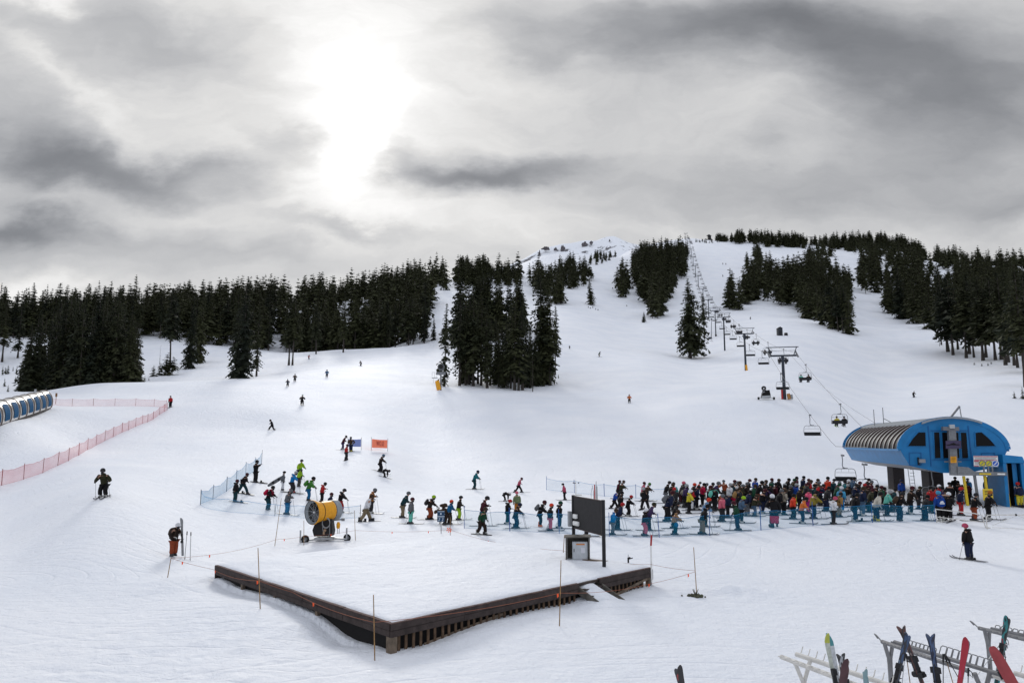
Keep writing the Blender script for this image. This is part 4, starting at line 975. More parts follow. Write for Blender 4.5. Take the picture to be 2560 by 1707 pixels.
def build_tower_gun():
    o = hit(1099, 975); root = thing('snow_gun', 'snow gun on a grey mast with a yellow padded foot by the central clump', 'snow gun', o); k = o.y / FPX
    H = (975 - 917) * k
    MB().lathe([(-.5, .20), (H * .78, .17)], (.25, 0, 0), (0, 0, 1), 12, 0).obj('mast', m_gsteel, root)
    mb = MB(); mb.beam((-.1, -.35, 0), (-.55, -.35, H * .40), .95, .38, 0, up=(0, 1, 0)); mb.obj('crash_pad', mat('pad_yellow', (.72, .33, .02), .6, var=.2), root, .06)
    mb = MB(); mb.lathe([(0, .72), (-.15, .78), (-1.4, .62)], V3((.3, -.7, H)), (0, -1, .12), 22, 0); mb.lathe([(0, .70), (-.2, .12)], V3((.3, -.7, H)), (0, -1, .12), 22, 1); mb.lathe([(.02, .55), (.02, .62)], V3((.3, -.7, H)), (0, -1, .12), 22, 0); mb.obj('barrel', [m_gsteel, m_black], root)
    mb = MB(); mb.box((.3, -.1, H * .72), (1.9, .8, .55)); mb.box((-1.1, -.1, H * .52), (1.2, .8, .08)); mb.obj('platform', m_gsteel, root)
    mb = MB()
    for x in (-1.65, -1.1, -.6): mb.tube([(x, -.45, H * .52), (x, -.45, H * .76)], .03, 5)
    mb.tube([(-1.65, -.45, H * .76), (-.6, -.45, H * .76)], .03, 5); mb.tube([(-1.4, 0, H * .3), (-1.4, 0, H * .52)], .03, 5); mb.obj('railing', m_steel, root)
build_tower_gun()

# ================================================================ chairlift
A0, LD = V3((36.0, 75.0)), V3((.2182, .9759))           # a point of the lift axis and its uphill direction (plan)
LR = V3((LD.y, -LD.x))                                   # to the right, looking uphill
HG = 2.35                                                # half gauge of the ropes
def axis_at(Y, off=0.0):
    s = (Y - A0.y) / LD.y; p = A0 + LD * s + LR * off; return p
ROT = math.atan2(LD.y, LD.x) - math.pi / 2               # local +y = uphill
TOW = [(133, 998, 887), (205, 921, 833), (290, 854, 792), (350, 814, 776), (416, 789, 749), (488, 751, 722), (576, 713, 688), (640, 688, 664), (703, 661, 641), (762, 643, 622), (813, 625, 605), (930, 0, 0), (1050, 0, 0)]
TZ = []
def tower_mesh():
    m = MB(); return m
def build_towers():
    names = ['nearest chairlift tower, tall dark tube with a wide crossarm', 'second chairlift tower uphill, with a yellow pad at its foot', 'third chairlift tower uphill, standing where empty chairs bunch together', 'fourth chairlift tower uphill, short with a broad crossarm', 'fifth chairlift tower uphill, just above the slim conifer of the lift line',
             'sixth chairlift tower uphill, its foot hidden by the big lone conifer']
    for i, (Y, pb, pt) in enumerate(TOW):
        p = axis_at(Y); z0 = gz(p.x, p.y)
        H = (pb - pt) / FPX * Y * 1.0 if pb else 8.0
        H = max(H, 7.0); ztop = z0 + H
        if pb:
            zt = at(1280, pt, Y).z; H = max(zt - z0, 6.0); ztop = z0 + H
        TZ.append((Y, ztop))
        lab = names[i] if i < 6 else ['seventh', 'eighth', 'ninth', 'tenth', 'eleventh', 'twelfth', 'thirteenth'][i - 6] + ' chairlift tower counted uphill, a thin dark mast on the upper slope'
        root = thing('lift_tower', lab, 'lift tower', (p.x, p.y, z0), ROT, 'towers of the chairlift')
        t = .30 if i < 3 else .26
        MB().lathe([(-1, t * 1.05), (H - .25, t * .8)], (0, 0, 0), (0, 0, 1), 14, 0).obj('mast', m_tower, root)
        mb = MB(); mb.beam((-HG - .1, 0, H - .15), (HG + .1, 0, H - .15), .32, .30); mb.beam((-.6, 0, H - .9), (0, 0, H - .3), .2, .2); mb.beam((.6, 0, H - .9), (0, 0, H - .3), .2, .2); mb.obj('crossarm', m_tower, root)
        mb = MB(); mb.beam((-HG + .4, 0, H), (-HG - .1, 0, H + 1.35), .12, .14); mb.beam((HG - .4, 0, H), (HG + .1, 0, H + 1.35), .12, .14); mb.beam((-HG - .45, 0, H + 1.4), (HG + .45, 0, H + 1.4), .16, .14); mb.beam((-HG + .1, 0, H + .75), (HG - .1, 0, H + .75), .05, .05); mb.obj('lifting_frame', m_tower, root)
        for sx in (-1, 1):
            mb = MB(); sl = .30 if i else .45; x = sx * HG
            mb.beam((x, -1.5, H + .10 - 1.5 * sl), (x, 1.5, H + .10 + 1.5 * sl), .10, .16)
            for q in range(6): y = -1.4 + q * .56; mb.lathe([(-.05, .20), (.05, .20)], V3((x + .12 * sx, y, H + .16 + y * sl)), (1, 0, 0), 10, 0, True, True, True)
            mb.obj('sheave_train', m_gsteel, root)
        if i == 0:
            mb = MB(); mb.beam((-.42, -.1, 0), (-.42, -.1, 1.9), .2, .3, 1); mb.beam((.75, -.3, 0), (.62, -.2, .95), .6, .5, 0); mb.beam((1.2, -.3, 0), (1.15, -.2, .8), .35, .35, 2); mb.obj('foot_pads', [mat('tan_pad', (.35, .17, .05), .7, var=.3), m_red, m_grey], root)
        if i == 1: MB().beam((.22, -.35, -.2), (.1, -.3, 1.5), .75, .55).obj('crash_pad', bpy.data.materials['pad_yellow'], root, .05)
        if i == 3: MB().beam((0, -.2, -.2), (0, -.2, .8), .9, .8).obj('foot_box', m_black, root)
build_towers()
# rope heights
TERM_Y0, TERM_Y1, TERM_Z = 59.5, 80.0, 5.15
RY = [TERM_Y1] + [t[0] for t in TZ] + [1075]; RZ = [TERM_Z] + [t[1] + .32 for t in TZ] + [TZ[-1][1] - 3]
def rope_z(Y):
    i = min(max(np.searchsorted(RY, Y) - 1, 0), len(RY) - 2); t = (Y - RY[i]) / (RY[i + 1] - RY[i]); L = RY[i + 1] - RY[i]
    return RZ[i] + (RZ[i + 1] - RZ[i]) * t - 4 * t * (1 - t) * L * .012
for sx, lab in ((-1, 'steel haul rope carrying the empty chairs down into the blue terminal'), (1, 'steel haul rope carrying the loaded chairs up from the blue terminal')):
    pts = []
    for Y in list(np.linspace(66, 200, 60)) + list(np.linspace(204, 1075, 160)):
        p = axis_at(Y, sx * HG); pts.append(V3((p.x, p.y, rope_z(max(Y, TERM_Y1)) if Y > TERM_Y1 else TERM_Z)))
    o0 = pts[0].copy(); o = MB().tube([p - o0 for p in pts], [.026] * 60 + [.04] * 160, 5).obj('haul_rope', m_cable); o.location = o0; tag(o, lab, 'cable')
pts = []
for Y in np.linspace(66, 480, 80):
    p = axis_at(Y, HG * .55); i = np.interp(Y, [66, 133, 205, 290, 350, 416, 488], [6.4] + [t[1] + 1.0 for t in TZ[:6]]); seg = [66, 133, 205, 290, 350, 416, 488]; k = min(max(np.searchsorted(seg, Y) - 1, 0), 5); t = (Y - seg[k]) / (seg[k + 1] - seg[k]); pts.append(V3((p.x, p.y, i - 4 * t * (1 - t) * 1.3 - .9)))
o0 = pts[0].copy(); o = MB().tube([p - o0 for p in pts], .016, 5).obj('signal_cable', m_cable); o.location = o0; tag(o, 'thin signal cable strung between the lift towers from the blue terminal', 'cable')

# chairs: origin at the grip on the rope, riders face uphill (+y)
CW = 1.02                                               # half width
def make_chair():
    root = thing('lift_chair', 'x', 'chair', (0, 0, 0), 0, 'chairs of the chairlift')
    mb = MB(); mb.box((0, 0, .10), (.14, .75, .16)); mb.lathe([(-.03, .10), (.03, .10)], V3((.1, .3, .12)), (1, 0, 0), 8, 0, True, True, True); mb.lathe([(-.03, .10), (.03, .10)], V3((.1, -.3, .12)), (1, 0, 0), 8, 0, True, True, True); mb.obj('grip', m_gsteel, root)
    mb = MB(); mb.tube([(0, 0, .05), (0.04, -.05, -.5), (.06, -.08, -.95), (.0, -.15, -1.18), (-.28, -.2, -1.28)][:0] or [(.10, 0, .05), (.06, -.02, -.35), (.10, -.06, -.85), (.05, -.10, -1.08), (-.12, -.12, -1.18), (-.2, -.12, -1.18)], .045, 8)
    mb.box((-.15, -.12, -1.20), (.5, .12, .10)); mb.obj('hanger', m_gsteel, root)
    mb = MB(); c = V3((-.15, 0, 0))
    fr = [(-CW + .02, .1, -2.42), (-CW, -.08, -2.0), (-CW + .05, -.12, -1.5), (-CW + .14, -.12, -1.32), (-CW + .32, -.12, -1.24), (CW - .32, -.12, -1.24), (CW - .14, -.12, -1.32), (CW - .05, -.12, -1.5), (CW, -.08, -2.0), (CW - .02, .1, -2.42)]
    mb.tube([V3(p) + c for p in fr], .030, 7); mb.obj('frame', m_gsteel, root)
    mb = MB(); mb.tube([V3(p) + c for p in ((-.35, -.12, -1.25), (-.36, -.2, -1.55))], .014, 5); mb.tube([V3(p) + c for p in ((.35, -.12, -1.25), (.36, -.2, -1.55))], .014, 5); mb.tube([V3(p) + c for p in ((-CW + .1, .1, -1.62), (CW - .1, .1, -1.62))], .016, 5); mb.obj('safety_bar', m_gsteel, root)
    mb = MB(); mb.box(c + V3((0, .12, -2.44)), (2 * CW - .10, .50, .10)); mb.obj('seat', m_black, root, .03)
    mb = MB(); mb.box(c + V3((0, -.16, -2.22)), (2 * CW - .10, .08, .36)); mb.obj('backrest', m_black, root, .02)
    return root
def make_chair_far():
    """same chair as one mesh, for those a few pixels high"""
    mb = MB(); c = V3((-.15, 0, 0)); mb.box((0, 0, .1), (.14, .75, .18)); mb.tube([(.10, 0, .05), (.06, -.02, -.35), (.10, -.06, -.85), (-.15, -.12, -1.2)], .06, 4)
    mb.tube([V3(p) + c for p in ((-CW, .1, -2.42), (-CW, -.1, -1.5), (-CW + .25, -.12, -1.24), (CW - .25, -.12, -1.24), (CW, -.1, -1.5), (CW, .1, -2.42))], .045, 4); mb.box(c + V3((0, .12, -2.44)), (2 * CW - .1, .5, .12), 1); mb.box(c + V3((0, -.16, -2.22)), (2 * CW - .1, .1, .38), 1)
    return mb.mesh('lift_chair', [m_gsteel, m_black])
CHAIR, CHAIR_FAR = make_chair(), make_chair_far()
CHAIRS = {}
def put_chair(Y, sx, lab, z=None, off=None, rz=0.0, first=[True]):
    p = axis_at(Y, sx * HG if off is None else off)
    if Y < 430:
        o = CHAIR if first[0] else copy_tree(CHAIR); first[0] = False
    else:
        o = bpy.data.objects.new('lift_chair', CHAIR_FAR); COL.objects.link(o)
    o.location = (p.x, p.y, (rope_z(Y) - .08) if z is None else z); o.rotation_euler = (0, 0, ROT + rz + (math.pi if sx < 0 else 0)); tag(o, lab, 'chair', 'chairs of the chairlift')
    return o
ORD = ['first', 'second', 'third', 'fourth', 'fifth', 'sixth', 'seventh', 'eighth', 'ninth', 'tenth', 'eleventh', 'twelfth', 'thirteenth', 'fourteenth', 'fifteenth', 'sixteenth']
for k in range(39):
    Y = 94 + 24.4 * k
    lab = ('empty chair coming down, %s up the line from the blue terminal' % ORD[k]) if k < 16 else 'tiny empty chair coming down the upper part of the chairlift'
    put_chair(Y, -1, lab)
for k in range(39):
    Y = 99.5 + 24.6 * k
    lab = ('loaded chair going up, %s up the line from the blue terminal' % ORD[k]) if k < 16 else 'tiny loaded chair going up the upper part of the chairlift'
    CHAIRS[k] = put_chair(Y, 1, lab)

# ---------------------------------------------------------------- terminal building
def build_terminal():
    u0 = pix_ray(2250, 1124); Yf = 60.0; FL = V3((u0.x * Yf, Yf))        # front left eave corner in plan
    Wd = 7.7; r, a = V3((LR.x, LR.y, 0)), V3((LD.x, LD.y, 0)); c0 = V3((FL.x, FL.y, 0)) + r * (Wd / 2); g = .8
    root = thing('lift_terminal', 'bright blue arched chairlift terminal with a ribbed roof raised on dark pillars', 'building', c0)
    Ln, ze, hw, ah = 20.5, 5.0, Wd / 2, 2.42
    def P(x, s, z): return r * x + a * s + V3((0, 0, z))
    def arch(x): return ze + ah * math.sqrt(max(0, 1 - (x / hw) ** 2)) ** 1.06
    # front plane coordinates of a photo point (zx, zy in the 4.9x enlargement whose corner is 2080, 1020)
    def fp(zx, zy, off=0.0):
        d = pix_ray(2080 + zx / 4.9, 1020 + zy / 4.9); q = c0 - a * off; n = a; t = (q - V3((0, 0, CAM_H)))
        t = V3((t.x, t.y, 0)).dot(n) / V3((d.x, d.y, 0)).dot(n); w = V3((0, 0, CAM_H)) + d * t - c0
        return w.dot(r), w.z
    # walls: front and rear gable, inclined sides, belly
    xs = [hw * math.cos(math.pi * i / 28) for i in range(29)]
    lo, zl, zb = hw - .62, 3.74, 3.20
    face = [(x, arch(x)) for x in xs] + [(-lo, zl), (-.9, zb), (.9, zb), (lo, zl)]
    mb = MB(); mb.prism(face, V3((0, 0, 0)) + a * .16, r, V3((0, 0, 1)), .16); mb.obj('front_wall', m_blue, root)
    mb = MB(); mb.prism(face, V3((0, 0, 0)) + a * Ln, r, V3((0, 0, 1)), .16); mb.obj('rear_wall', m_blue, root)
    mb = MB()
    for sx in (-1, 1): mb.add([P(sx * hw, .17, ze), P(sx * lo, .17, zl), P(sx * lo, Ln - .17, zl), P(sx * hw, Ln - .17, ze)], [(0, 1, 2, 3)])
    mb.obj('side_wall', m_blue, root)
    mb = MB(); mb.add([P(-lo, .17, zl), P(-.9, .17, zb), P(.9, .17, zb), P(lo, .17, zl), P(-lo, Ln - .17, zl), P(-.9, Ln - .17, zb), P(.9, Ln - .17, zb), P(lo, Ln - .17, zl)], [(0, 1, 5, 4), (1, 2, 6, 5), (2, 3, 7, 6)]); mb.obj('underside', mat('grey_underside', (.30, .31, .33), .6, var=.2), root)
    # roof: glazed skin, ribs, cap, edge trims
    mb = MB(); vs = [P(x, s, arch(x) - .03) for x in xs for s in (.17, Ln - .17)]; mb.add(vs, [(2 * i, 2 * i + 1, 2 * i + 3, 2 * i + 2) for i in range(28)], 0, True); rf = mb.obj('roof', mat('grey_roof_glazing', (.022, .027, .028), .5, .0, var=.5, vscale=.8, spec=.12), root)
    nr = 15
    for k in range(nr):
        s = .55 + k * (Ln - 1.2) / (nr - 1)
        pts = [(x, arch(x)) for x in [-hw * math.cos(math.pi * i / 26 * .40) for i in range(27)]]
        for sg in (1, -1):
            m = MB()
            for (x0, z0), (x1, z1) in zip(pts[:-1], pts[1:]): m.beam(P(sg * x0, s, z0 + .03), P(sg * x1, s, z1 + .03), .13, .12, 0, up=a)
            for (x0, z0), (x1, z1) in zip(pts[:-1], pts[1:]): m.beam(P(sg * x0, s - .135, z0 + .02), P(sg * x1, s - .135, z1 + .02), .13, .10, 1, up=a)
            m.obj('roof_rib', [mat('rib_cream', (.46, .46, .45), .5, .2, var=.1), mat('rib_brown', (.075, .045, .042), .6)], rf)
    mb = MB(); n = 14; cw = 2.15
    for i in range(n):
        x0, x1 = -cw + 2 * cw * i / n, -cw + 2 * cw * (i + 1) / n
        mb.hexa([P(x0, -.25, arch(x0) + .04), P(x1, -.25, arch(x1) + .04), P(x1, Ln + .1, arch(x1) + .04), P(x0, Ln + .1, arch(x0) + .04), P(x0, -.25, arch(x0) + .19), P(x1, -.25, arch(x1) + .19), P(x1, Ln + .1, arch(x1) + .19), P(x0, Ln + .1, arch(x0) + .19)])
    mb.obj('roof_cap', mat('grey_metal_cap', (.28, .30, .32), .45, .5, var=.12), rf)
    mb = MB()
    for s in (.02, Ln - .02):
        for i in range(28):
            x0, x1 = xs[i], xs[i + 1]; mb.beam(P(x0 * 1.015, s, arch(x0) + .05), P(x1 * 1.015, s, arch(x1) + .05), .34, .12, 0, up=a)
    for sx in (-1, 1): mb.beam(P(sx * hw * 1.02, 0, ze - .02), P(sx * hw * 1.02, Ln, ze - .02), .10, .16, 0)
    mb.obj('edge_trim', m_blue, rf)
    # windows
    ez = V3((0, 0, 1))
    def wpoly(pts, name, depth=.05, m=m_glass, off=.0, par=None, frame=True):
        q = [fp(x, y) for x, y in pts]
        if sum(q[i][0] * q[(i + 1) % len(q)][1] - q[(i + 1) % len(q)][0] * q[i][1] for i in range(len(q))) < 0: q = q[::-1]
        mb = MB(); mb.prism(q, -a * (.02 + off), r, ez, depth); return_ = mb.obj(name, m, par or root)
        if frame:
            f = MB(); q3 = [r * x + ez * z - a * (.035 + off) for x, z in q]
            for i in range(len(q3)): f.beam(q3[i], q3[(i + 1) % len(q3)], .07, .07, 0, up=a)
            f.obj('window_frame', mat('blue_frame', (.012, .19, .46), .4, var=.05), return_)
        return return_
    wpoly([(925, 466), (1147, 466), (1142, 295), (1055, 293), (985, 370)], 'window')
    wpoly([(1747, 296), (1830, 294), (1920, 370), (2006, 466), (1757, 470)], 'window')
    for pts in ([(1240, 295), (1312, 295), (1330, 616), (1256, 616)], [(1342, 295), (1428, 295), (1446, 616), (1360, 616)], [(1478, 295), (1545, 295), (1564, 616), (1494, 616)], [(1568, 295), (1643, 295), (1668, 616), (1590, 616)]): wpoly(pts, 'window')
    mb = MB()
    for zx0, zy0, zx1, zy1 in ((1175, 215, 1215, 710), (1665, 215, 1720, 710), (1205, 275, 1675, 275), (1225, 632, 1690, 632)):
        x0, z0 = fp(zx0, zy0); x1, z1 = fp(zx1, zy1); mb.beam(r * x0 + ez * z0 - a * .03, r * x1 + ez * z1 - a * .03, .05, .06, 0, up=a)
    mb.obj('wall_seams', mat('deep_blue', (.008, .10, .30), .5), root)
    mb = MB(); q = [fp(x, y) for x, y in ((945, 545), (1090, 545), (1090, 700), (950, 700))]
    for i in range(4): p0, p1 = q[i], q[(i + 1) % 4]; mb.beam(r * p0[0] + ez * p0[1] - a * .03, r * p1[0] + ez * p1[1] - a * .03, .03, .04, 0, up=a)
    q = [fp(x, y) for x, y in ((1830, 548), (1990, 548), (1990, 590), (1830, 590))]
    for i in range(4): p0, p1 = q[i], q[(i + 1) % 4]; mb.beam(r * p0[0] + ez * p0[1] - a * .03, r * p1[0] + ez * p1[1] - a * .03, .03, .04, 0, up=a)
    mb.obj('hatch', bpy.data.materials['deep_blue'], root)
    x, z = fp(1085, 645); mb = MB(); mb.box(r * x + ez * z - a * .3, (.45, .3, .28), 0); x2, z2 = fp(1060, 640); mb.box(r * (x - .22) + ez * (z - .02) - a * .22, (.06, .25, .62), 1); mb.obj('lamp_box', [m_grey, m_black], root, .02)
    # antennas and davit on the roof
    mb = MB(); mb.tube([P(-2.0, 15.2, arch(-2)), P(-2.0, 15.2, arch(-2) + 1.8)], .035, 6); mb.tube([P(-1.4, 14.2, arch(-1.4)), P(-1.4, 14.2, arch(-1.4) + 1.75)], .035, 6); mb.tube([P(-1.4, 14.2, arch(-1.4) + .7), P(-.8, 13.6, arch(-.8) + .1)], .035, 6); mb.obj('antenna', m_gsteel, root)
    mb = MB(); x, z = fp(1455, 140, -.6); mb.beam(P(x - .0, .6, arch(x) + .15), P(x + .72, .6, arch(x) + 1.05), .14, .14); mb.tube([P(x + .72, .6, arch(x) + 1.05), P(x + .78, .6, arch(x) + .15)], .035, 6); mb.obj('davit', m_gsteel, root)
    # pillars
    for s, w in ((5.0, 1.0), (16.0, .9)):
        mb = MB(); p = P(-.15, s, 0); q = c0 + p; gg = gz(q.x, q.y); mb.hexa([p + V3((x_ * w, y_ * .6, gg - .4)) for x_, y_ in ((-.62, -1), (.62, -1), (.62, 1), (-.62, 1))] + [p + V3((x_ * w, y_ * .6, zb + .1)) for x_, y_ in ((-.62, -1), (.62, -1), (.62, 1), (-.62, 1))]); mb.obj('pillar', mat('dark_brown_pillar', (.035, .028, .028), .6, var=.2), root, .03)
    mb = MB(); x = -.05
    for dx in (-.22, .22): mb.tube([P(.9 + dx, 14.4, .8), P(.75 + dx, 14.4, 3.4)], .03, 5)
    for k in range(7): mb.tube([P(.7, 14.4, 1.0 + k * .33), P(1.1, 14.4, 1.0 + k * .33)], .02, 5)
    mb.obj('ladder', m_gsteel, root)
    # pillar mast in front with screen and signs, gate arm
    W = lambda zx, zy, off: (lambda q: r * q[0] + ez * q[1] - a * off)(fp(zx, zy, off))
    off = .75
    mast = thing('gantry', 'grey steel gantry arm with yellow posts in front of the blue lift terminal', 'gantry', c0)
    def lift_to(par, mb, nm, mt, bev=0): return mb.obj(nm, mt, par, bev)
    mb = MB(); mb.beam(W(1462, 250, off), W(1492, 822, off), .52, .42, 0, up=a); lift_to(mast, mb, 'mast', m_gsteel, .02)
    mb = MB(); q = [fp(x, y, off) for x, y in ((1520, 712), (1655, 722), (1730, 775), (2122, 782), (2122, 826), (1525, 822))][::-1]
    mb.prism(q, -a * off, r, ez, .30); lift_to(mast, mb, 'arm', m_gsteel, .02)
    mb = MB(); mb.beam(W(1350, 250, off), W(1545, 255, off), .3, .5, 0, up=a); mb.beam(W(1375, 655, off), W(1585, 655, off), .1, .08, 0, up=a); lift_to(mast, mb, 'bracket', mat('bracket_grey', (.16, .165, .18), .5, .3), .01)
    MB().beam(W(1435, 225, off + .3), W(1500, 225, off + .3), .3, .22, 0, up=a).obj('floodlight', mat('lamp_housing', (.40, .42, .43), .4, .5), mast, .02)
    for zx, zy0, mt in ((1612, 830, m_yel2), (1868, 820, m_yel2), (2118, 820, m_yel2), (1745, 822, m_gsteel)):
        t = W(zx, zy0, off - .1); w = c0 + t; b = V3((t.x + .15, t.y, gz(w.x, w.y) - .2)); m = MB(); m.beam(b, t, .16, .16); lift_to(mast, m, 'post', mt, .01)
    mb = MB(); q = [fp(x, y, off + .32) for x, y in ((1805, 793), (1948, 796), (1948, 816), (1805, 813))][::-1]; mb.prism(q, -a * (off + .32), r, ez, .02, 0); q = [fp(x, y, off + .32) for x, y in ((2025, 797), (2118, 799), (2118, 817), (2025, 815))][::-1]; mb.prism(q, -a * (off + .32), r, ez, .02, 1); mb.obj('notice_strip', [m_yel2, m_white], mast)
    # purple screen
    mb = MB(); q = [fp(x, y, off + .35) for x, y in ((1390, 400), (1575, 396), (1578, 492), (1392, 497))][::-1]; mb.prism(q, -a * (off + .35), r, ez, .10, 0)
    scr = mb.obj('banner_panel', mat('dull_purple', (.060, .045, .095), .6, var=.15), mast)
    mb = MB(); q = [fp(x, y, off + .47) for x, y in ((1396, 452), (1440, 444), (1490, 424), (1520, 440), (1572, 446), (1560, 454), (1470, 452), (1420, 458))][::-1]; mb.prism(q, -a * (off + .455), r, ez, .015, 0); mb.obj('mountain_mark', m_dark, scr)
    mb = MB(); q = [fp(x, y, off + .35) for x, y in ((1450, 592), (1523, 590), (1525, 668), (1452, 670))][::-1]; mb.prism(q, -a * (off + .35), r, ez, .03, 0)
    sg = mb.obj('warning_sign', m_yel, mast)
    mb = MB()
    for zy in (606, 624, 642): mb.beam(W(1462, zy, off + .39), W(1512, zy - 1, off + .39), .012, .05, 0, up=a)
    mb.obj('sign_lines', m_black, sg)
    # instruction board
    off2 = 1.0
    ib = thing('instruction_board', 'white instruction board with two yellow panels and a blue one before the terminal', 'sign', c0)
    def panel(pts, nm, mt, o_, par=ib): q = [fp(x, y, o_) for x, y in pts][::-1]; m = MB(); m.prism(q, -a * o_, r, ez, .025); return m.obj(nm, mt, par)
    panel(((1732, 582), (2028, 584), (2037, 716), (1738, 714)), 'panel', m_white, off2)
    panel(((1736, 586), (2024, 588), (2025, 598), (1737, 596)), 'title_strip', mat('title_red', (.42, .10, .13), .6), off2 + .03); panel(((1744, 630), (2018, 632), (2019, 640), (1744, 638)), 'red_strip', bpy.data.materials['title_red'], off2 + .03)
    panel(((1742, 640), (1797, 640), (1798, 656), (1742, 656)), 'red_tab', bpy.data.materials['title_red'], off2 + .035); panel(((1742, 702), (1798, 703), (1798, 713), (1742, 713)), 'red_tab', bpy.data.materials['title_red'], off2 + .03)
    for x0, mt, mk in ((1806, mat('panel_yellow', (.60, .52, .04), .6), m_gsteel), (1886, mat('panel_yellow', (.60, .52, .04), .6), m_gsteel), (1966, mat('panel_blue', (.05, .12, .48), .6), m_white)):
        p = panel(((x0, 644), (x0 + 68, 645), (x0 + 70, 712), (x0 + 2, 711)), 'panel_picture', mt, off2 + .03)
        m = MB(); c = W(x0 + 35, 676, off2 + .06); m.tube([c + (r * math.cos(k * .5236) + ez * math.sin(k * .5236)) * .22 for k in range(13)], .03, 5)
        m.beam(c - r * .08 - ez * .1, c + r * .1 + ez * .1, .05, .04, 0, up=a); m.obj('pictogram', mk, p)
    m = MB()
    for k in range(3): m.beam(W(1750, 607 + 7 * k, off2 + .04), W(2010, 609 + 7 * k, off2 + .04), .01, .03, 0, up=a)
    for k in range(4): m.beam(W(1750, 662 + 9 * k, off2 + .04), W(1792, 662 + 9 * k, off2 + .04), .01, .03, 0, up=a)
    m.obj('text_lines', m_grey, ib)
    for zx in (1858, 1912, 1960): m = MB(); t = W(zx, 716, off2 - .03); m.beam(t - V3((0, 0, .62)), t, .09, .09); m.obj('bracket', m_gsteel, ib)
    # operator hut to the right
    hx = W(2210, 900, .9); hw_ = c0 + hx; hz = gz(hw_.x, hw_.y)
    hut = thing('operator_hut', 'blue lift operator hut with a dark doorway beside the terminal', 'hut', V3((hw_.x, hw_.y, hz)))
    ol = c0 - V3((hw_.x, hw_.y, hz))
    xl, zt = fp(2085, 567, .9); xr, zr = fp(2345, 592, .9); zt2 = zt
    def Hh(x, s, z): return ol + r * x + a * s + V3((0, 0, z))
    mb = MB(); th = .14
    for x0, x1 in ((xl, xl + .22), (xr - .25, xr)): mb.hexa([Hh(x0, -.9, hz - .2), Hh(x1, -.9, hz - .2), Hh(x1, -.9 + th, hz - .2), Hh(x0, -.9 + th, hz - .2), Hh(x0, -.9, zr - .5), Hh(x1, -.9, zr - .5), Hh(x1, -.9 + th, zr - .5), Hh(x0, -.9 + th, zr - .5)])
    for x0, x1 in ((xl, xl + th), (xr - th, xr)): mb.hexa([Hh(x0, -.9 + th, hz - .2), Hh(x1, -.9 + th, hz - .2), Hh(x1, 2.2, hz - .2), Hh(x0, 2.2, hz - .2), Hh(x0, -.9 + th, zr - .5), Hh(x1, -.9 + th, zr - .5), Hh(x1, 2.2, zr - .5), Hh(x0, 2.2, zr - .5)])
    mb.hexa([Hh(xl, 2.2, hz - .2), Hh(xr, 2.2, hz - .2), Hh(xr, 2.2 + th, hz - .2), Hh(xl, 2.2 + th, hz - .2), Hh(xl, 2.2, zr - .5), Hh(xr, 2.2, zr - .5), Hh(xr, 2.2 + th, zr - .5), Hh(xl, 2.2 + th, zr - .5)])
    mb.obj('wall', m_blue, hut)
    mb = MB(); mb.hexa([Hh(xl - .02, -1.0, zr - .498), Hh(xr + .06, -1.0, zr - .498), Hh(xr + .06, 2.4, zr - .498), Hh(xl - .02, 2.4, zr - .498), Hh(xl - .02, -1.0, zt), Hh(xr - .1, -1.0, zr), Hh(xr - .1, 2.4, zr), Hh(xl - .02, 2.4, zt)]); mb.obj('roof', m_blue, hut, .03)
    mb = MB(); mb.hexa([Hh(xl + .23, .2, hz), Hh(xr - .26, .2, hz), Hh(xr - .26, .25, hz), Hh(xl + .23, .25, hz), Hh(xl + .23, .2, zr - .51), Hh(xr - .26, .2, zr - .51), Hh(xr - .26, .25, zr - .51), Hh(xl + .23, .25, zr - .51)]); mb.obj('doorway_shade_sheet', m_dark, hut)  # black sheet behind the doorway, standing in for the shade inside
    mb = MB(); q0, q1 = fp(2222, 678, .8), fp(2300, 920, .8); mb.hexa([Hh(q0[0], -.5, hz + .1), Hh(q1[0], -.5, hz + .1), Hh(q1[0], -.45, hz + .1), Hh(q0[0], -.45, hz + .1), Hh(q0[0], -.5, q0[1]), Hh(q1[0], -.5, q0[1]), Hh(q1[0], -.45, q0[1]), Hh(q0[0], -.45, q0[1])]); dr = mb.obj('door', m_blue, hut)
    c = (q0[0] + q1[0]) / 2; mb = MB(); mb.box(Hh(c, -.52, hz + 1.3), (.34, .02, .5)); mb.obj('paper_notice', m_white, dr)
    mb = MB(); mb.tube([Hh(xl + .3, -.7, hz + 1.9 - .9), Hh(xl + .3, -.7, zr - .55)], .05, 6); mb.obj('door_post', m_gsteel, hut)
    # chairs inside the terminal
    put_chair(TERM_Y1 - 3.6, -1, 'empty chair leaving the rear left corner of the blue terminal, above the crowd', z=4.15)
    put_chair(67.5, -1, 'empty chair under the middle of the blue terminal between its pillars', z=3.5, rz=.2)
    put_chair(60.5, 0, 'chair swinging round the front of the terminal above the boarding riders', z=3.3, off=.9, rz=.5)
    # signpost, yellow board beside the loading area
    p = V3(); t = c0 + W(1905, 1000, 1.3); zz = gz(t.x, t.y); o = thing('loading_board', 'small yellow board on a stand beside the loading area of the lift', 'sign', (t.x, t.y, zz))
    MB().box((0, 0, .95), (.75, .06, .85)).obj('panel', m_yel2, o, .01); mb = MB(); mb.box((-.25, .05, .4), (.06, .06, .9)); mb.box((.25, .05, .4), (.06, .06, .9)); mb.obj('stand', m_gsteel, o)
    mb = MB()
    for k in range(3): mb.box((0, -.035, 1.22 - .12 * k), (.5, .006, .05))
    mb.obj('text_lines', m_black, o)
build_terminal()

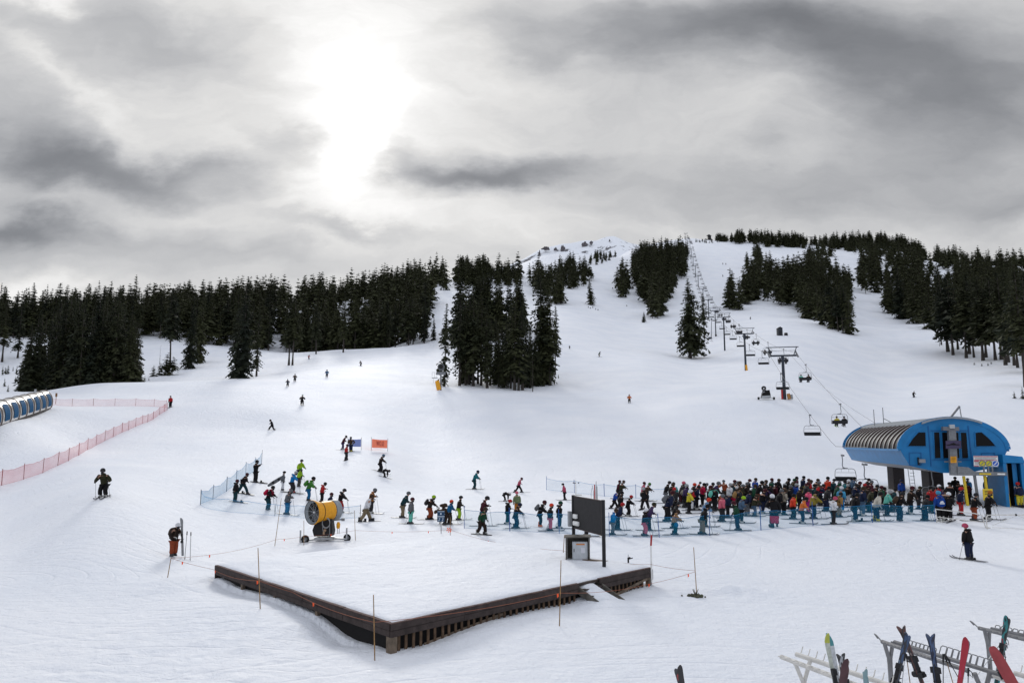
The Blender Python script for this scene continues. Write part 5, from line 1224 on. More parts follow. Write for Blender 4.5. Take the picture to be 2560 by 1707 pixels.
# booth on the slope, stuff on the crest
def build_booths():
    o = hit(1951.5, 839); k = o.y / FPX; w, h = 11.5 * k, 20 * k
    root = thing('utility_shed', 'small dark grey shed with a pointed roof alone on the slope right of the lift', 'shed', o)
    MB().box((0, w / 2, h * .40), (w, w, h * .80 + 1.0)).obj('wall', mat('slate_grey', (.030, .034, .042), .7, var=.2), root)
    mb = MB(); mb.prism([(-w * .56, 0), (w * .56, 0), (0, h * .2)], (0, -.1, h * .8 + .5), (1, 0, 0), (0, 0, 1), -w * 1.1); mb.obj('roof', m_black, root)
    MB().box((0, -.02, h * .34), (w * .45, .06, h * .55)).obj('door', m_black, root)
    o = hit(1965, 838.5); tag(MB().box((0, 0, .5), (1.35, .9, 1.2), 0, None, .85).obj('storage_box', m_black, None, .08), 'low dark box in the snow beside the grey shed', 'box').location = o
    p = V3((at(1773, 602, 1045).x, 1045, gz(at(1773, 602, 1045).x, 1045))); root = thing('summit_hut', 'dark summit hut standing on a rocky mound at the top of the mountain', 'hut', p)
    MB().box((0, 0, 3.4), (5, 5, 6.8), 0, None, .9).obj('wall', m_black, root); MB().lathe([(0, 4.2), (2.4, .3)], (0, 0, 6.7), (0, 0, 1), 4, 0, False, True, True).obj('roof', m_black, root)
    r2 = random.Random(8); mb = MB()
    for k in range(9): mb.ball((r2.uniform(-11, 11), r2.uniform(-3, 1), r2.uniform(-.6, .6)), (r2.uniform(1.5, 3.5), 2, r2.uniform(.8, 2.0)), 0, 7, 5)
    mb.obj('rock_mound', mat('dark_rock', (.055, .048, .046), .9, var=.5, vscale=.6), root)
    for i, (px, Y) in enumerate(((2028, 985), (2046, 1000), (2071, 985), (2099, 960))):
        x = at(px, 600, Y).x; z = gz(x, Y); mb = MB(); H = 11; mb.tube([(0, 0, -1), (0, 0, H)], .35, 6); mb.beam((-4, 0, H), (4, 0, H), .5, .5); mb.beam((-3, 0, H - 1.6), (3, 0, H - 1.6), .3, .3)
        o = mb.obj('ridge_lift_tower', m_tower); o.location = (x, Y, z); tag(o, 'tiny T shaped tower of another lift on the crest, %s from the summit hut' % ['nearest', 'second', 'third', 'fourth'][i], 'lift tower', 'towers of the lift on the crest')
    b = hit(1660 + 308 / 2.613, 550 + 776 / 2.613); t = at(1660 + 311 / 2.613, 550 + 648 / 2.613, b.y); mb = MB(); mb.tube([(0, 0, -.5), t - b], [.16, .10], 7); mb.box((-.5, 0, .4), (1.5, .8, .8)); mb.box(t - b, (.5, .4, .7)); o = mb.obj('utility_pole', m_tower); o.location = b; tag(o, 'thin dark pole with a box at its foot beside the slim lift line conifer', 'pole')
build_booths()

# ================================================================ the white peak far behind
def build_peak():
    sil = [(1100, 715), (1180, 690), (1240, 672), (1279, 658), (1311, 645), (1330, 633), (1349, 622), (1359, 616), (1374, 616), (1403, 608), (1427, 606), (1461, 599), (1474, 599), (1487, 601), (1503, 595), (1515, 590), (1529, 588), (1540, 589), (1551, 595), (1572, 605), (1599, 611), (1650, 618), (1720, 628), (1800, 640), (1900, 660)]
    Y0 = 2500.0; xs = np.array([at(p, 700, Y0).x for p, _ in sil]); zs = np.array([at(p, q, Y0).z for p, q in sil])
    nx, ny = 260, 110; X = np.linspace(xs[0], xs[-1], nx); rid = np.interp(X, xs, zs); rid = np.convolve(np.pad(rid, 2, mode='edge'), np.ones(5) / 5, 'valid')
    S = np.linspace(-1, 1, ny); V = []
    for s in S:
        yy = Y0 + s * (850 if s < 0 else 700); f = abs(s); zz = 180 + (rid - 180) * (1 - f) ** (1.05)
        n = fbm(X, np.full(nx, yy), 240, 5, 77) * 110 * min(1, f * 3) * (1 - f) + fbm(X, np.full(nx, yy * .6), 60, 4, 79) * 34 * min(1, f * 5)
        V.append(np.stack([X, np.full(nx, yy), zz + n], -1))
    V = np.vstack(V); i = np.arange(ny - 1)[:, None] * nx; j = np.arange(nx - 1)[None, :]
    q = np.stack([i + j, i + j + 1, i + nx + j + 1, i + nx + j], -1).reshape(-1, 4)
    m = bpy.data.materials.new('peak_snow'); m.use_nodes = True; nt = m.node_tree; N, L = nt.nodes, nt.links; b = N['Principled BSDF']; b.inputs['Roughness'].default_value = .8
    geo = N.new('ShaderNodeNewGeometry'); n = N.new('ShaderNodeTexNoise'); n.inputs['Scale'].default_value = .022; n.inputs['Detail'].default_value = 7; n.inputs['Roughness'].default_value = .65; L.new(geo.outputs['Position'], n.inputs[0])
    sp = N.new('ShaderNodeSeparateXYZ'); L.new(geo.outputs['Normal'], sp.inputs[0])
    ad = N.new('ShaderNodeMath'); ad.operation = 'MULTIPLY_ADD'; L.new(n.outputs[0], ad.inputs[0]); ad.inputs[1].default_value = -1.34; L.new(sp.outputs[2], ad.inputs[2])
    rp = N.new('ShaderNodeValToRGB'); e = rp.color_ramp.elements; e[0].position = .0; e[0].color = (.12, .115, .125, 1); e[1].position = .06; e[1].color = (.84, .86, .90, 1); L.new(ad.outputs[0], rp.inputs[0]); L.new(rp.outputs[0], b.inputs['Base Color'])
    me = mesh_np('mountain_peak', V, q, True); tag(link('mountain_peak', me, None, [m]), kind='structure')
    # rock towers of its crest
    rk = mat('grey_crag', (.10, .09, .095), .9, var=.5, vscale=.05)
    for (px, py, w, h, lab) in ((1407, 621, 16, 20, 'pointed dark crag standing on the crest of the far white peak'), (1444, 633, 15, 26, 'tall split dark crag on the face of the far white peak'), (1462, 608, 18, 13, 'broad dark crag on the skyline left of the far white summit'), (1478, 603, 10, 7, 'small dark crag just right of the broad skyline crag'), (1366, 618, 20, 9, 'low ragged crag at the shoulder of the far white peak'), (1389, 620, 9, 8, 'small dark crag between the shoulder and the pointed crag'), (1349, 634, 7, 24, 'dark broken rib of rock below the shoulder of the far white peak'), (1512, 614, 12, 12, 'dark rocks under the summit dome of the far white peak'), (1524, 606, 8, 18, 'dark steep rib right under the summit dome of the far white peak'), (1505, 622, 16, 6, 'scattered dark rocks low under the summit dome')):
        Y = Y0 - 60; k = Y / FPX; o0 = at(px, py + 3, Y); r2 = random.Random(int(px)); nb = 12
        bmx = bmesh.new(); bmesh.ops.create_icosphere(bmx, subdivisions=3, radius=1)
        for v in bmx.verts:
            nz = mnoise.fractal(v.co * 1.6 + V3((px, 0, 0)), 1.0, 2.0, 4); v.co *= 1 + .75 * nz; zf = (v.co.z + 1) / 2; v.co.x *= w * k * .42 * (1.25 - .65 * max(0, min(1, zf))); v.co.y *= w * k * .4; v.co.z *= h * k * .48
        me = bpy.data.meshes.new('crag'); bmx.to_mesh(me); bmx.free(); o = link('crag', me, None, [rk]); o.location = o0; tag(o, lab, 'rock')
build_peak()

# ================================================================ net fences
def net_material(name, col, alpha):
    m = bpy.data.materials.new(name); m.use_nodes = True; nt = m.node_tree; N, L = nt.nodes, nt.links; b = N['Principled BSDF']
    b.inputs['Base Color'].default_value = (*col, 1); b.inputs['Roughness'].default_value = .8; b.inputs['Specular IOR Level'].default_value = .1
    tc = N.new('ShaderNodeTexCoord'); n = N.new('ShaderNodeTexNoise'); n.inputs['Scale'].default_value = .9; n.inputs['Detail'].default_value = 3; L.new(tc.outputs['Object'], n.inputs[0])
    mr = N.new('ShaderNodeMapRange'); mr.inputs['From Min'].default_value = .3; mr.inputs['From Max'].default_value = .7; mr.inputs['To Min'].default_value = alpha * .8; mr.inputs['To Max'].default_value = alpha * 1.2
    L.new(n.outputs[0], mr.inputs[0]); L.new(mr.outputs[0], b.inputs['Alpha']); return m
NET_PINK, NET_BLUE, NET_BLUE2 = net_material('pink_net', (.72, .16, .18), .34), net_material('blue_net', (.05, .30, .55), .30), net_material('queue_net', (.006, .29, .50), .165)
def fence(name, lab, bases, tops, netm, polem, hnet=1.15, r=.022, sag=.10, leanp=0.0, skip=(), base_lift=.03, rim=None):
    """bases: photo points where posts enter the snow; tops: post height in photo px (or metres when < 3)"""
    P = [hit(*b) for b in bases]; root = thing(name, lab, 'net fence', P[0]); o = P[0]; rr = random.Random(len(bases)); T = []
    for p, t in zip(P, tops):
        h = t if t < 3 else t / FPX * p.y; T.append(h)
    for i, (p, h) in enumerate(zip(P, T)):
        if i in skip: continue
        q = p - o; MB().tube([q - V3((0, 0, .3)), q + V3((rr.gauss(0, .03), 0, h))], r * (.9 + .3 * (i % 5 == 2)), 6).obj('post', polem, root)
    mb = MB(); vs, fs = [], []; edge_t, edge_b = [], []
    nseg = 8
    for i in range(len(P) - 1):
        for k in range(nseg + (i == len(P) - 2)):
            t = k / nseg; b = P[i].lerp(P[i + 1], t); h = (T[i] * (1 - t) + T[i + 1] * t); zb = gz(b.x, b.y)
            hn = min(hnet, h * .92); s = sag * 4 * t * (1 - t) * rr.uniform(.8, 1.2)
            off = .05 * math.sin(k * 1.7 + i)
            tb, tt = V3((b.x, b.y + off * .5, zb + base_lift)) - o, V3((b.x, b.y + off, zb + hn - s)) - o; tm = tb.lerp(tt, .5) + V3((0, off, -.02))
            vs += [tb, tm, tt]; edge_t.append(tt); edge_b.append(tb)
    n = len(vs) // 3
    for i in range(n - 1):
        for k in range(2): fs.append((3 * i + k, 3 * i + 3 + k, 3 * i + 4 + k, 3 * i + 1 + k))
    mb.add(vs, fs, 0, True); net = mb.obj('net', netm, root)
    m = MB(); m.tube(edge_t, .012, 4); m.obj('edge_cord', rim or polem, net)
    m = MB(); m.tube(edge_b, .007, 4); m.obj('edge_cord', rim or polem, net)
    return root, P
m_bpole = mat('blue_fence_pole', (.02, .09, .32), .5); m_rpole = mat('red_brown_pole', (.22, .045, .035), .6); m_gpole = mat('dark_fence_pole', (.05, .06, .08), .6)
m_pcord = mat('pink_cord', (.55, .16, .17), .8); m_bcord = mat('blue_cord', (.06, .28, .52), .8); m_rcord2 = mat('blue_cord_deep', (.02, .16, .36), .8)
fence('net_fence', 'pink net fence climbing the left slope from the lower left to the man in red', [(-60, 1236), (-28, 1224), (4, 1213), (59, 1198), (107, 1182), (144, 1164), (171, 1152), (197, 1138), (219, 1124), (240, 1113), (262, 1102), (283, 1092), (305, 1081), (321, 1075), (339, 1066), (356, 1059), (369, 1055), (383, 1048), (398, 1037), (411, 1029), (418, 1025)],
      [42, 41, 40, 39, 37, 35, 33, 31, 29, 28, 27, 26, 25, 24, 23, 22, 21, 20, 20, 20, 21], NET_PINK, m_rpole, 1.30, .024, .12, rim=m_pcord)
fence('net_fence', 'faint pink net fence running level behind the beginner area to the tubular cover', [(128, 1013), (180, 1015), (233, 1014.5), (287, 1014.5), (339, 1014.5), (385, 1016), (415, 1019)], [18, 19, 19, 19, 19, 19, 19], net_material('faint_pink_net', (.72, .20, .22), .20), m_rpole, 1.2, .024, .10, rim=m_pcord)
fence('net_fence', 'pale blue net fence rising uphill behind the snowboarders left of the queue', [(501, 1260), (532, 1248), (566.5, 1228), (590.7, 1211), (614.5, 1190), (638, 1177), (653.6, 1160)], [36, 36, 36, 36, 35, 34, 35], net_material('pale_blue_net', (.10, .38, .62), .36), m_gpole, 1.15, .02, .22, rim=m_bcord)
fence('net_fence', 'low pale blue net fence in front of the skiers left of the snow gun', [(501, 1262), (512, 1269), (566, 1279), (619, 1283), (686, 1289), (748, 1294), (830, 1298), (900, 1294)], [36, .8, .95, .9, 30, .9, .9, 32], net_material('low_blue_net', (.12, .42, .66), .13), m_gpole, 1.0, .018, .05, skip=(1, 2, 3, 5, 6), rim=m_bcord)
fence('net_fence', 'long blue net fence along the front of the lift queue', [(1161, 1320), (1217, 1324), (1274.8, 1327), (1336, 1330), (1398.5, 1333), (1460, 1338), (1523.4, 1341), (1585, 1343), (1649, 1343), (1712, 1341), (1773.4, 1338), (1838, 1332), (1902.5, 1325), (1967, 1320), (2032.6, 1314), (2106, 1310), (2181, 1306), (2260, 1305), (2338, 1304)],
      [54, 1.1, 56, 1.1, 58, 1.1, 58, 1.1, 57, 1.1, 58, 1.1, 58, 1.1, 58, 1.1, 50, 1.1, 45], NET_BLUE2, m_bpole, 1.12, .022, .03, skip=(1, 3, 5, 7, 9, 11, 13, 15, 17), rim=m_rcord2)
fence('net_fence', 'faint blue net fence on the snow behind the lift queue', [(1366, 1224), (1436.8, 1232), (1511, 1240), (1589.7, 1245), (1660, 1250), (1740, 1250)], [33, 33, 31, 34, 30, 30], net_material('faint_blue_net', (.20, .45, .68), .14), m_bpole, 1.1, .024, .14, rim=m_bcord)

# ================================================================ banners, queue sign, rail
def banner(lab, corners, col, txt=None, post=None):
    bl, br = hit(corners[0], corners[1] + 6), hit(corners[2], corners[3] + 6); root = thing('banner', lab, 'banner', bl); k = bl.y / FPX; H = corners[4] * k; d = (br - bl); ex = d.normalized(); nz = V3((-ex.y, ex.x, 0)) * -1; nz = nz if nz.y < 0 else -nz
    up = V3((0, 0, 1)); z0 = .42
    mb = MB(); n = 8; vs, fs = [], []
    for i in range(n + 1):
        for j in range(5):
            t, s = i / n, j / 4; vs.append(d * (.03 + .94 * t) + up * (z0 + H * s - .05 * math.sin(3.14 * t) * s) + nz * (.05 * math.sin(3.14 * t) * math.sin(3.14 * s)))
    for i in range(n):
        for j in range(4): a = i * 5 + j; fs.append((a, a + 5, a + 6, a + 1))
    mb.add(vs, fs, 0, True); sh = mb.obj('sheet', mat(lab[:12] + '_sheet', col, .7, var=.06), root)
    if txt:
        c = d * .5 + up * (z0 + H * .48) + nz * .07; m = MB(); m.text(txt, c, ex, up, H * .80, 0, .004, True); m.obj('lettering', mat('faded_lettering', (.42, .07, .05), .7), sh)
    for f in (0, 1): MB().tube([d * f - up * .3, d * f + up * (z0 + H + .22)], .022, 6).obj('post', m_gpole, root)
    return root
banner('orange banner seen from behind, reading SLOW in mirror writing, on two thin posts', (928, 1121, 969, 1122, 21.5), (.95, .23, .12), 'SLOW')
banner('plain lilac blue banner on two thin posts behind the man in the brown jacket', (869, 1119, 903, 1119, 19), (.19, .24, .50))
def queue_sign():
    b = hit(1103, 1333); root = thing('queue_sign', 'small dark blue sign with white bands on a thin post before the queue', 'sign', b); k = b.y / FPX
    W, H = 18 * k, 26 * k; zc = (1333 - 1292) * k; rz = Matrix.Rotation(R(14), 3, 'Z'); navy = mat('sign_navy', (.012, .048, .11), .6, var=.1)
    MB().tube([(0, .03, -.3), (-.03, .03, zc + H / 2)], .022, 6).obj('post', m_gsteel, root)
    p = MB(); p.box((-.03, 0, zc), (W, .03, H), 0, rz); pn = p.obj('panel', navy, root)
    m = MB()
    def strip(x, z, w, h, rot=0): c = rz @ V3((x * W, -.02, 0)) + V3((-.03, 0, zc + z * H)); m.box(c, (w * W, .008, h * H), 0, rz @ Matrix.Rotation(rot, 3, 'Y'))
    strip(0, .44, .92, .05); strip(0, .01, .94, .055); strip(0, -.10, .8, .03); strip(-.02, .23, .20, .14)
    for x in (-.24, .24): strip(x + .05, -.26, .07, .15, .4); strip(x - .02, -.37, .16, .08, -.5); strip(x + .02, -.18, .10, .06)
    m.obj('markings', mat('sign_pale', (.50, .58, .66), .6), pn)
queue_sign()
def rails():
    root = thing('guide_rail', 'low white pipe guide rail at the head of the queue before the royal blue jacket', 'railing', hit(2342, 1306)); o = root.location.copy()
    def g(px, py, h=0): p = hit(px, py); return p - o + V3((0, 0, h))
    m = MB(); m.tube([g(2342, 1306), g(2342, 1306, .85), g(2440, 1316, .80), g(2458, 1318, .72), g(2464, 1318, 0)], .032, 8); m.tube([g(2345, 1307, .38), g(2462, 1318, .30)], .025, 8); m.tube([g(2352, 1307, .05), g(2400, 1312, .45)], .02, 6); m.obj('pipe', m_offw, root)
    root = thing('guide_rail', 'long grey pipe guide rail leaving the right edge of the view', 'railing', hit(2470, 1320)); o = root.location.copy()
    m = MB(); m.tube([g(2468, 1322), g(2468, 1322, .72), g(2473, 1322, .82), g(2482, 1322, .84), g(2620, 1322, .84)], .032, 8); m.tube([g(2480, 1318, .1), g(2545, 1319, .75)], .012, 5); m.tube([g(2545, 1319, .75), g(2610, 1322, .2)], .012, 5); m.tube([g(2480, 1322, .1), g(2620, 1326, .02)], .014, 5); m.obj('pipe', m_offw, root)
    MB().ball(g(2543, 1322, .84), .07, 0, 8, 6).obj('clamp', m_black, root)
    m = MB(); m.lathe([(0, .13), (.06, .13), (.08, .05)], (0, 0, -.01), (0, 0, 1), 12, 0, True, True, True); m.obj('foot', m_offw, root)
rails()
# upright poles and skis stuck in the snow behind the queue
def stuck_items():
    for i, (px, pb, pt, mt, r, lab, cat, nm) in enumerate(((1484, 1249, 1214, m_black, .018, 'dark ski pole stuck upright left of the red slalom pole', 'ski pole', 'ski_pole'), (1478, 1247, 1220, m_black, .014, 'short dark ski pole leaning in the snow behind the notice board', 'ski pole', 'ski_pole'), (1487, 1250, 1212, m_red, .055, 'thick red slalom pole standing behind the notice board', 'pole', 'slalom_pole'), (1490.5, 1250, 1204, m_gsteel, .03, 'tall grey ski stuck upright right of the red slalom pole', 'ski', 'ski'), (1493, 1250, 1216, m_black, .03, 'short dark ski stuck upright right of the red slalom pole', 'ski', 'ski'))):
        b = hit(px, pb); h = (pb - pt) / FPX * b.y
        m = MB(); m.tube([(0, 0, -.25), (0, 0, h * .5), ((-.10, .07, 0, .02, 0)[i], 0, h)], [r, r, r * .8], 7); o = m.obj(nm, mt); o.location = b; tag(o, lab, cat)
stuck_items()

# ================================================================ tubular conveyor cover on the left
def build_tube():
    R0, L0 = hit(106, 1020), hit(-18, 1061); d = (L0 - R0); per = d.length / 6.6; ex = d.normalized(); nseg = 10
    root = thing('conveyor_cover', 'silver tubular conveyor cover with blue side panels at the left edge', 'conveyor', R0)
    side = V3((-ex.y, ex.x, 0)).normalized(); side = side if side.dot(V3((-R0.x, -R0.y, 0))) > 0 else -side                # towards the camera
    k = R0.y / FPX; Hh = 43 * k; rad = Hh * .46
    silver = mat('silver_cover', (.60, .58, .55), .28, .55, var=.10, vscale=1.5); panel = mat('panel_blue_dull', (.003, .075, .18), .7, var=.15, spec=.04); hoopm = mat('hoop_bronze', (.18, .15, .13), .45, .6)
    def ring(p, s, rr_=1.0, z0=.28):
        out = []
        for a in np.linspace(-25, 205, 22):
            t = math.radians(a); out.append(p + side * (rad * rr_ * math.cos(t)) * 1.02 + V3((0, 0, z0 + rad * .42 + (Hh - z0 - rad * .42 - .02) * (math.sin(t) if math.sin(t) > 0 else math.sin(t)) * (1.0 if math.sin(t) > 0 else .95) * rr_)))
        return out
    def base(t): return d * t + V3((0, 0, .06))
    def lift(t): return R0.z * 0 + (base(0).z * (1 - t) + base(1).z * t) - base(t).z
    mb = MB(); N = nseg * 4; rings = []
    for i in range(N + 1):
        t = i / 4 * per / d.length; b = base(t); rings.append(ring(b, t, 1.0 if i % 4 else 1.02))
    vs = [p for r_ in rings for p in r_]; n = 22; fs = [(i * n + j, i * n + j + 1, (i + 1) * n + j + 1, (i + 1) * n + j) for i in range(N) for j in range(n - 1)]
    mb.add(vs, fs, 0, True); sh = mb.obj('shell', silver, root)
    mb = MB(); mb.add(rings[0], [tuple(range(22))]); mb.obj('end_sheet', mat('milky_sheet', (.55, .58, .60), .3, alpha=.5), root)
    for i in range(nseg + 1):
        t = i * per / d.length; b = base(t)
        for q in (-.16, .16):
            m = MB(); m.tube([p for p in ring(b + ex * q, t, 1.03)], .055, 6); m.obj('hoop', hoopm, root)
    for i in range(nseg):
        m = MB(); vs = []; t0, t1 = (i + .17) * per / d.length, (i + .72) * per / d.length
        for t in (t0, t1):
            rg = ring(base(t), t, 1.05); vs += rg[1:8]
        m.add(vs, [(j, j + 1, 8 + j, 7 + j) for j in range(6)], 0, True); m.obj('side_panel', panel, root)
    m = MB()
    for i in range(nseg * 2):
        t0, t1 = i / 2 * per / d.length, (i + 1) / 2 * per / d.length; m.beam(base(t0) + V3((0, 0, -.05)) + side * .2, base(t1) + V3((0, 0, -.05)) + side * .2, rad * 1.5, .45)
    m.obj('base_frame', mat('dark_frame', (.035, .03, .028), .8, var=.4, vscale=2), root)
    m = MB(); b = base(.22); m.tube([b + V3((0, 0, Hh - .1)), b + V3((0, 0, Hh + .45))], .14, 8); m.obj('vent', m_steel, root)
    b = hit(139, 1010); m = MB(); h = 27 * b.y / FPX; m.tube([(0, 0, -.2), (0, 0, h)], .04, 6); m.box((0, 0, h * .85), (.22, .2, h * .34)); o = m.obj('control_post', mat('brown_box', (.20, .10, .04), .7)); o.location = b; tag(o, 'thin post with a brown box just right of the tubular cover', 'post')
build_tube()

# ================================================================ ski racks and what leans on them
def ski_mesh_std(L=1.72, w=.095):
    """standing ski: tail at origin, tip up the z axis, top face towards -y"""
    prof = [(0, .85, 0), (.04, .95, 0), (.25, .92, -.002), (.5, .80, .0), (.72, .88, 0), (.86, 1.10, 0), (.92, 1.15, .012), (.96, 1.0, .045), (.985, .7, .075), (1.0, .2, .095)]
    m = MB(); vs = []
    for t, k, c in prof:
        for x, y in ((-1, 0), (1, 0), (1, 1), (-1, 1)): vs.append((x * w * k / 2, (c * -1.0) * 1.0 - y * .014, t * L))
    fs = []; n = len(prof)
    for i in range(n - 1):
        for k in range(4): fs.append((i * 4 + k, i * 4 + (k + 1) % 4, i * 4 + 4 + (k + 1) % 4, i * 4 + 4 + k))
    fs += [(3, 2, 1, 0), tuple(range(n * 4 - 4, n * 4))]
    m.add(vs, fs, 0); return m
def tip_mat(name, body, tip, at_z, speck=None):
    """plain body with a differently coloured shovel"""
    m = bpy.data.materials.new(name); m.use_nodes = True; nt = m.node_tree; N, L = nt.nodes, nt.links; b = N['Principled BSDF']; b.inputs['Roughness'].default_value = .4
    tc = N.new('ShaderNodeTexCoord'); sp = N.new('ShaderNodeSeparateXYZ'); L.new(tc.outputs['Object'], sp.inputs[0]); n = N.new('ShaderNodeTexNoise'); n.inputs['Scale'].default_value = 14; n.inputs['Detail'].default_value = 4; L.new(tc.outputs['Object'], n.inputs[0])
    ma = N.new('ShaderNodeMath'); ma.operation = 'MULTIPLY_ADD'; L.new(n.outputs[0], ma.inputs[0]); ma.inputs[1].default_value = .05; L.new(sp.outputs[2], ma.inputs[2])
    gt = N.new('ShaderNodeMath'); gt.operation = 'GREATER_THAN'; L.new(ma.outputs[0], gt.inputs[0]); gt.inputs[1].default_value = at_z
    r = N.new('ShaderNodeValToRGB'); e = r.color_ramp.elements; e[0].position = .38; e[0].color = (*[c * .75 for c in body], 1); e[1].position = .6; e[1].color = (*body, 1); L.new(n.outputs[0], r.inputs[0])
    mx = N.new('ShaderNodeMix'); mx.data_type = 'RGBA'; L.new(gt.outputs[0], mx.inputs[0]); L.new(r.outputs[0], mx.inputs[6]); mx.inputs[7].default_value = (*tip, 1); L.new(mx.outputs[2], b.inputs['Base Color']); return m
def ski_mat(name, c1, c2, c3=None):
    """top sheet: two or three colours in bold patches along the ski"""
    if name in _M: return _M[name]
    m = bpy.data.materials.new(name); m.use_nodes = True; _M[name] = m; nt = m.node_tree; N, L = nt.nodes, nt.links; b = N['Principled BSDF']; b.inputs['Roughness'].default_value = .35
    tc = N.new('ShaderNodeTexCoord'); n = N.new('ShaderNodeTexNoise'); n.inputs['Scale'].default_value = 3.2; n.inputs['Detail'].default_value = 2
    mp = N.new('ShaderNodeMapping'); mp.inputs['Scale'].default_value = (2.5, 1, 1); L.new(tc.outputs['Object'], mp.inputs[0]); L.new(mp.outputs[0], n.inputs[0])
    rp = N.new('ShaderNodeValToRGB'); rp.color_ramp.interpolation = 'CONSTANT'; e = rp.color_ramp.elements; e[0].position = 0; e[0].color = (*c1, 1); e[1].position = .52; e[1].color = (*c2, 1)
    if c3: x = e.new(.60); x.color = (*c3, 1)
    L.new(n.outputs[0], rp.inputs[0]); L.new(rp.outputs[0], b.inputs['Base Color']); return m
def binding_mb(z, y=-.014):
    m = MB(); m.box((0, y - .03, z + .14), (.07, .06, .11)); m.box((0, y - .045, z - .16), (.075, .09, .10)); m.box((0, y - .015, z), (.06, .03, .40)); m.box((0, y - .09, z - .17), (.05, .05, .05)); m.tube([(-.07, y + .02, z - .05), (-.05, y - .01, z - .06)], .008, 4); m.tube([(.07, y + .02, z - .05), (.05, y - .01, z - .06)], .008, 4); return m
def ground_at(p): return V3((p.x, p.y, gz(p.x, p.y)))
def ski_pair(lab, tip, low, mats, L=1.72, w=.095, spread=.05, bind=True, roll=0.0, b2b=False, Y=15.0, group='skis leaning on the racks'):
    """tip: photo point of the tip; low: photo point lower down the ski"""
    t = at(*tip, Y); q = at(*low, Y - .12); dn = (q - t).normalized(); b = t + dn * L
    up = (t - b).normalized(); xx = V3((math.cos(roll), math.sin(roll), 0)); xx = (xx - up * xx.dot(up)).normalized(); yy = up.cross(xx); M = Matrix((xx, yy, up)).transposed().to_4x4(); M.translation = b
    root = thing('ski_pair', lab, 'skis', (0, 0, 0), 0, group); root.matrix_world = M
    for i, (dx, fl) in enumerate(((-spread, 1), (spread, -1))):
        s = ski_mesh_std(L * (1 - .012 * i), w); dy = (-.004 if fl > 0 else .004) if b2b else 0.0; dx = 0.0 if b2b else dx; s.v = [(x + dx, y * fl + dy, z) for x, y, z in s.v]
        so = s.obj('ski', mats[min(i, len(mats) - 1)], root)
        if bind:
            bm_ = binding_mb(L * .53); bm_.v = [(x * 1.25 + dx, (y + .014) * 1.25 * fl - .014 * fl + dy, z) for x, y, z in bm_.v]; bm_.obj('binding', m_black, so)
    return root
def stick(lab, top, low, Y, L=1.2, mt=None, group='ski poles on the racks'):
    t = at(*top, Y); q = at(*low, Y - .1); d = (q - t).normalized(); root = thing('ski_pole', lab, 'ski pole', t, 0, group)
    MB().tube([(0, 0, 0), d * L], .008, 6).obj('shaft', mt or m_bamboo, root); MB().tube([-d * .02, d * .13], .017, 7).obj('grip', m_black, root); MB().lathe([(0, .008), (.01, .045), (.015, .01)], d * (L - .08), d, 10, 0).obj('basket', m_black, root)
    m = MB(); m.tube([V3((0, 0, 0)), V3((.05, -.02, -.06)), V3((.06, -.02, -.16)), V3((.01, -.01, -.10))], .008, 4); m.obj('strap', m_black, root)
def peg_rack(lab, beams, z, mt, legs, pegs=14, fork=True):
    A = [(plane_at(*a, z), plane_at(*b, z)) for a, b in beams]; o = ground_at(A[0][0]); root = thing('ski_rack', lab, 'ski rack', o, 0, 'ski racks at the lower right')
    for i, (a, b) in enumerate(A):
        MB().tube([a - o, b - o], .048, 10).obj('beam', mt, root); m = MB(); d = (b - a).normalized(); nrm = V3((-d.y, d.x, 0)); L = (b - a).length; k = int(L / .20)
        for j in range(k): m = MB(); p = a + d * (.10 + .20 * j) - o; m.tube([p + V3((0, 0, .03)), p + V3((0, 0, .06)) + nrm * .05 * (1 if i else -1), p + nrm * .17 * (1 if i else -1) * (.6 if i else 1) + V3((0, 0, .17 if i else .05))], .011, 5); m.obj('peg', mt, root)
    for px, py in legs:
        m = MB(); c = plane_at(px, py, z); f = c - o; dA = (A[0][1] - A[0][0]).normalized(); nn = V3((-dA.y, dA.x, 0)); ps = []
        for a, b in A[:2]:
            t = (c - a).dot((b - a).normalized()); ps.append(a + (b - a).normalized() * t - o)
        mid = (ps[0] + ps[1]) / 2; ft = V3((mid.x, mid.y, -.3))
        for p in ps: off = (p - mid) * .10; m.tube([p, p.lerp(mid, .25) - V3((0, 0, .10)), mid + off - V3((0, 0, .42)), ft + off], .042, 9)
        m.obj('leg', mt, root)
    return root, A, o
rk1, A1, o1 = peg_rack('white ski rack with two long peg beams, nearest the middle of the view', [((1953, 1641), (2190, 1730)), ((1990.5, 1634.5), (2250, 1721))], 1.08, m_offw, [(2008, 1650)])
rk4, A4, o4 = peg_rack('white ski rack end cut off by the lower right corner, behind the red snowboard', [((2486, 1689), (2600, 1729)), ((2537, 1682), (2640, 1712))], 1.0, m_offw, [])
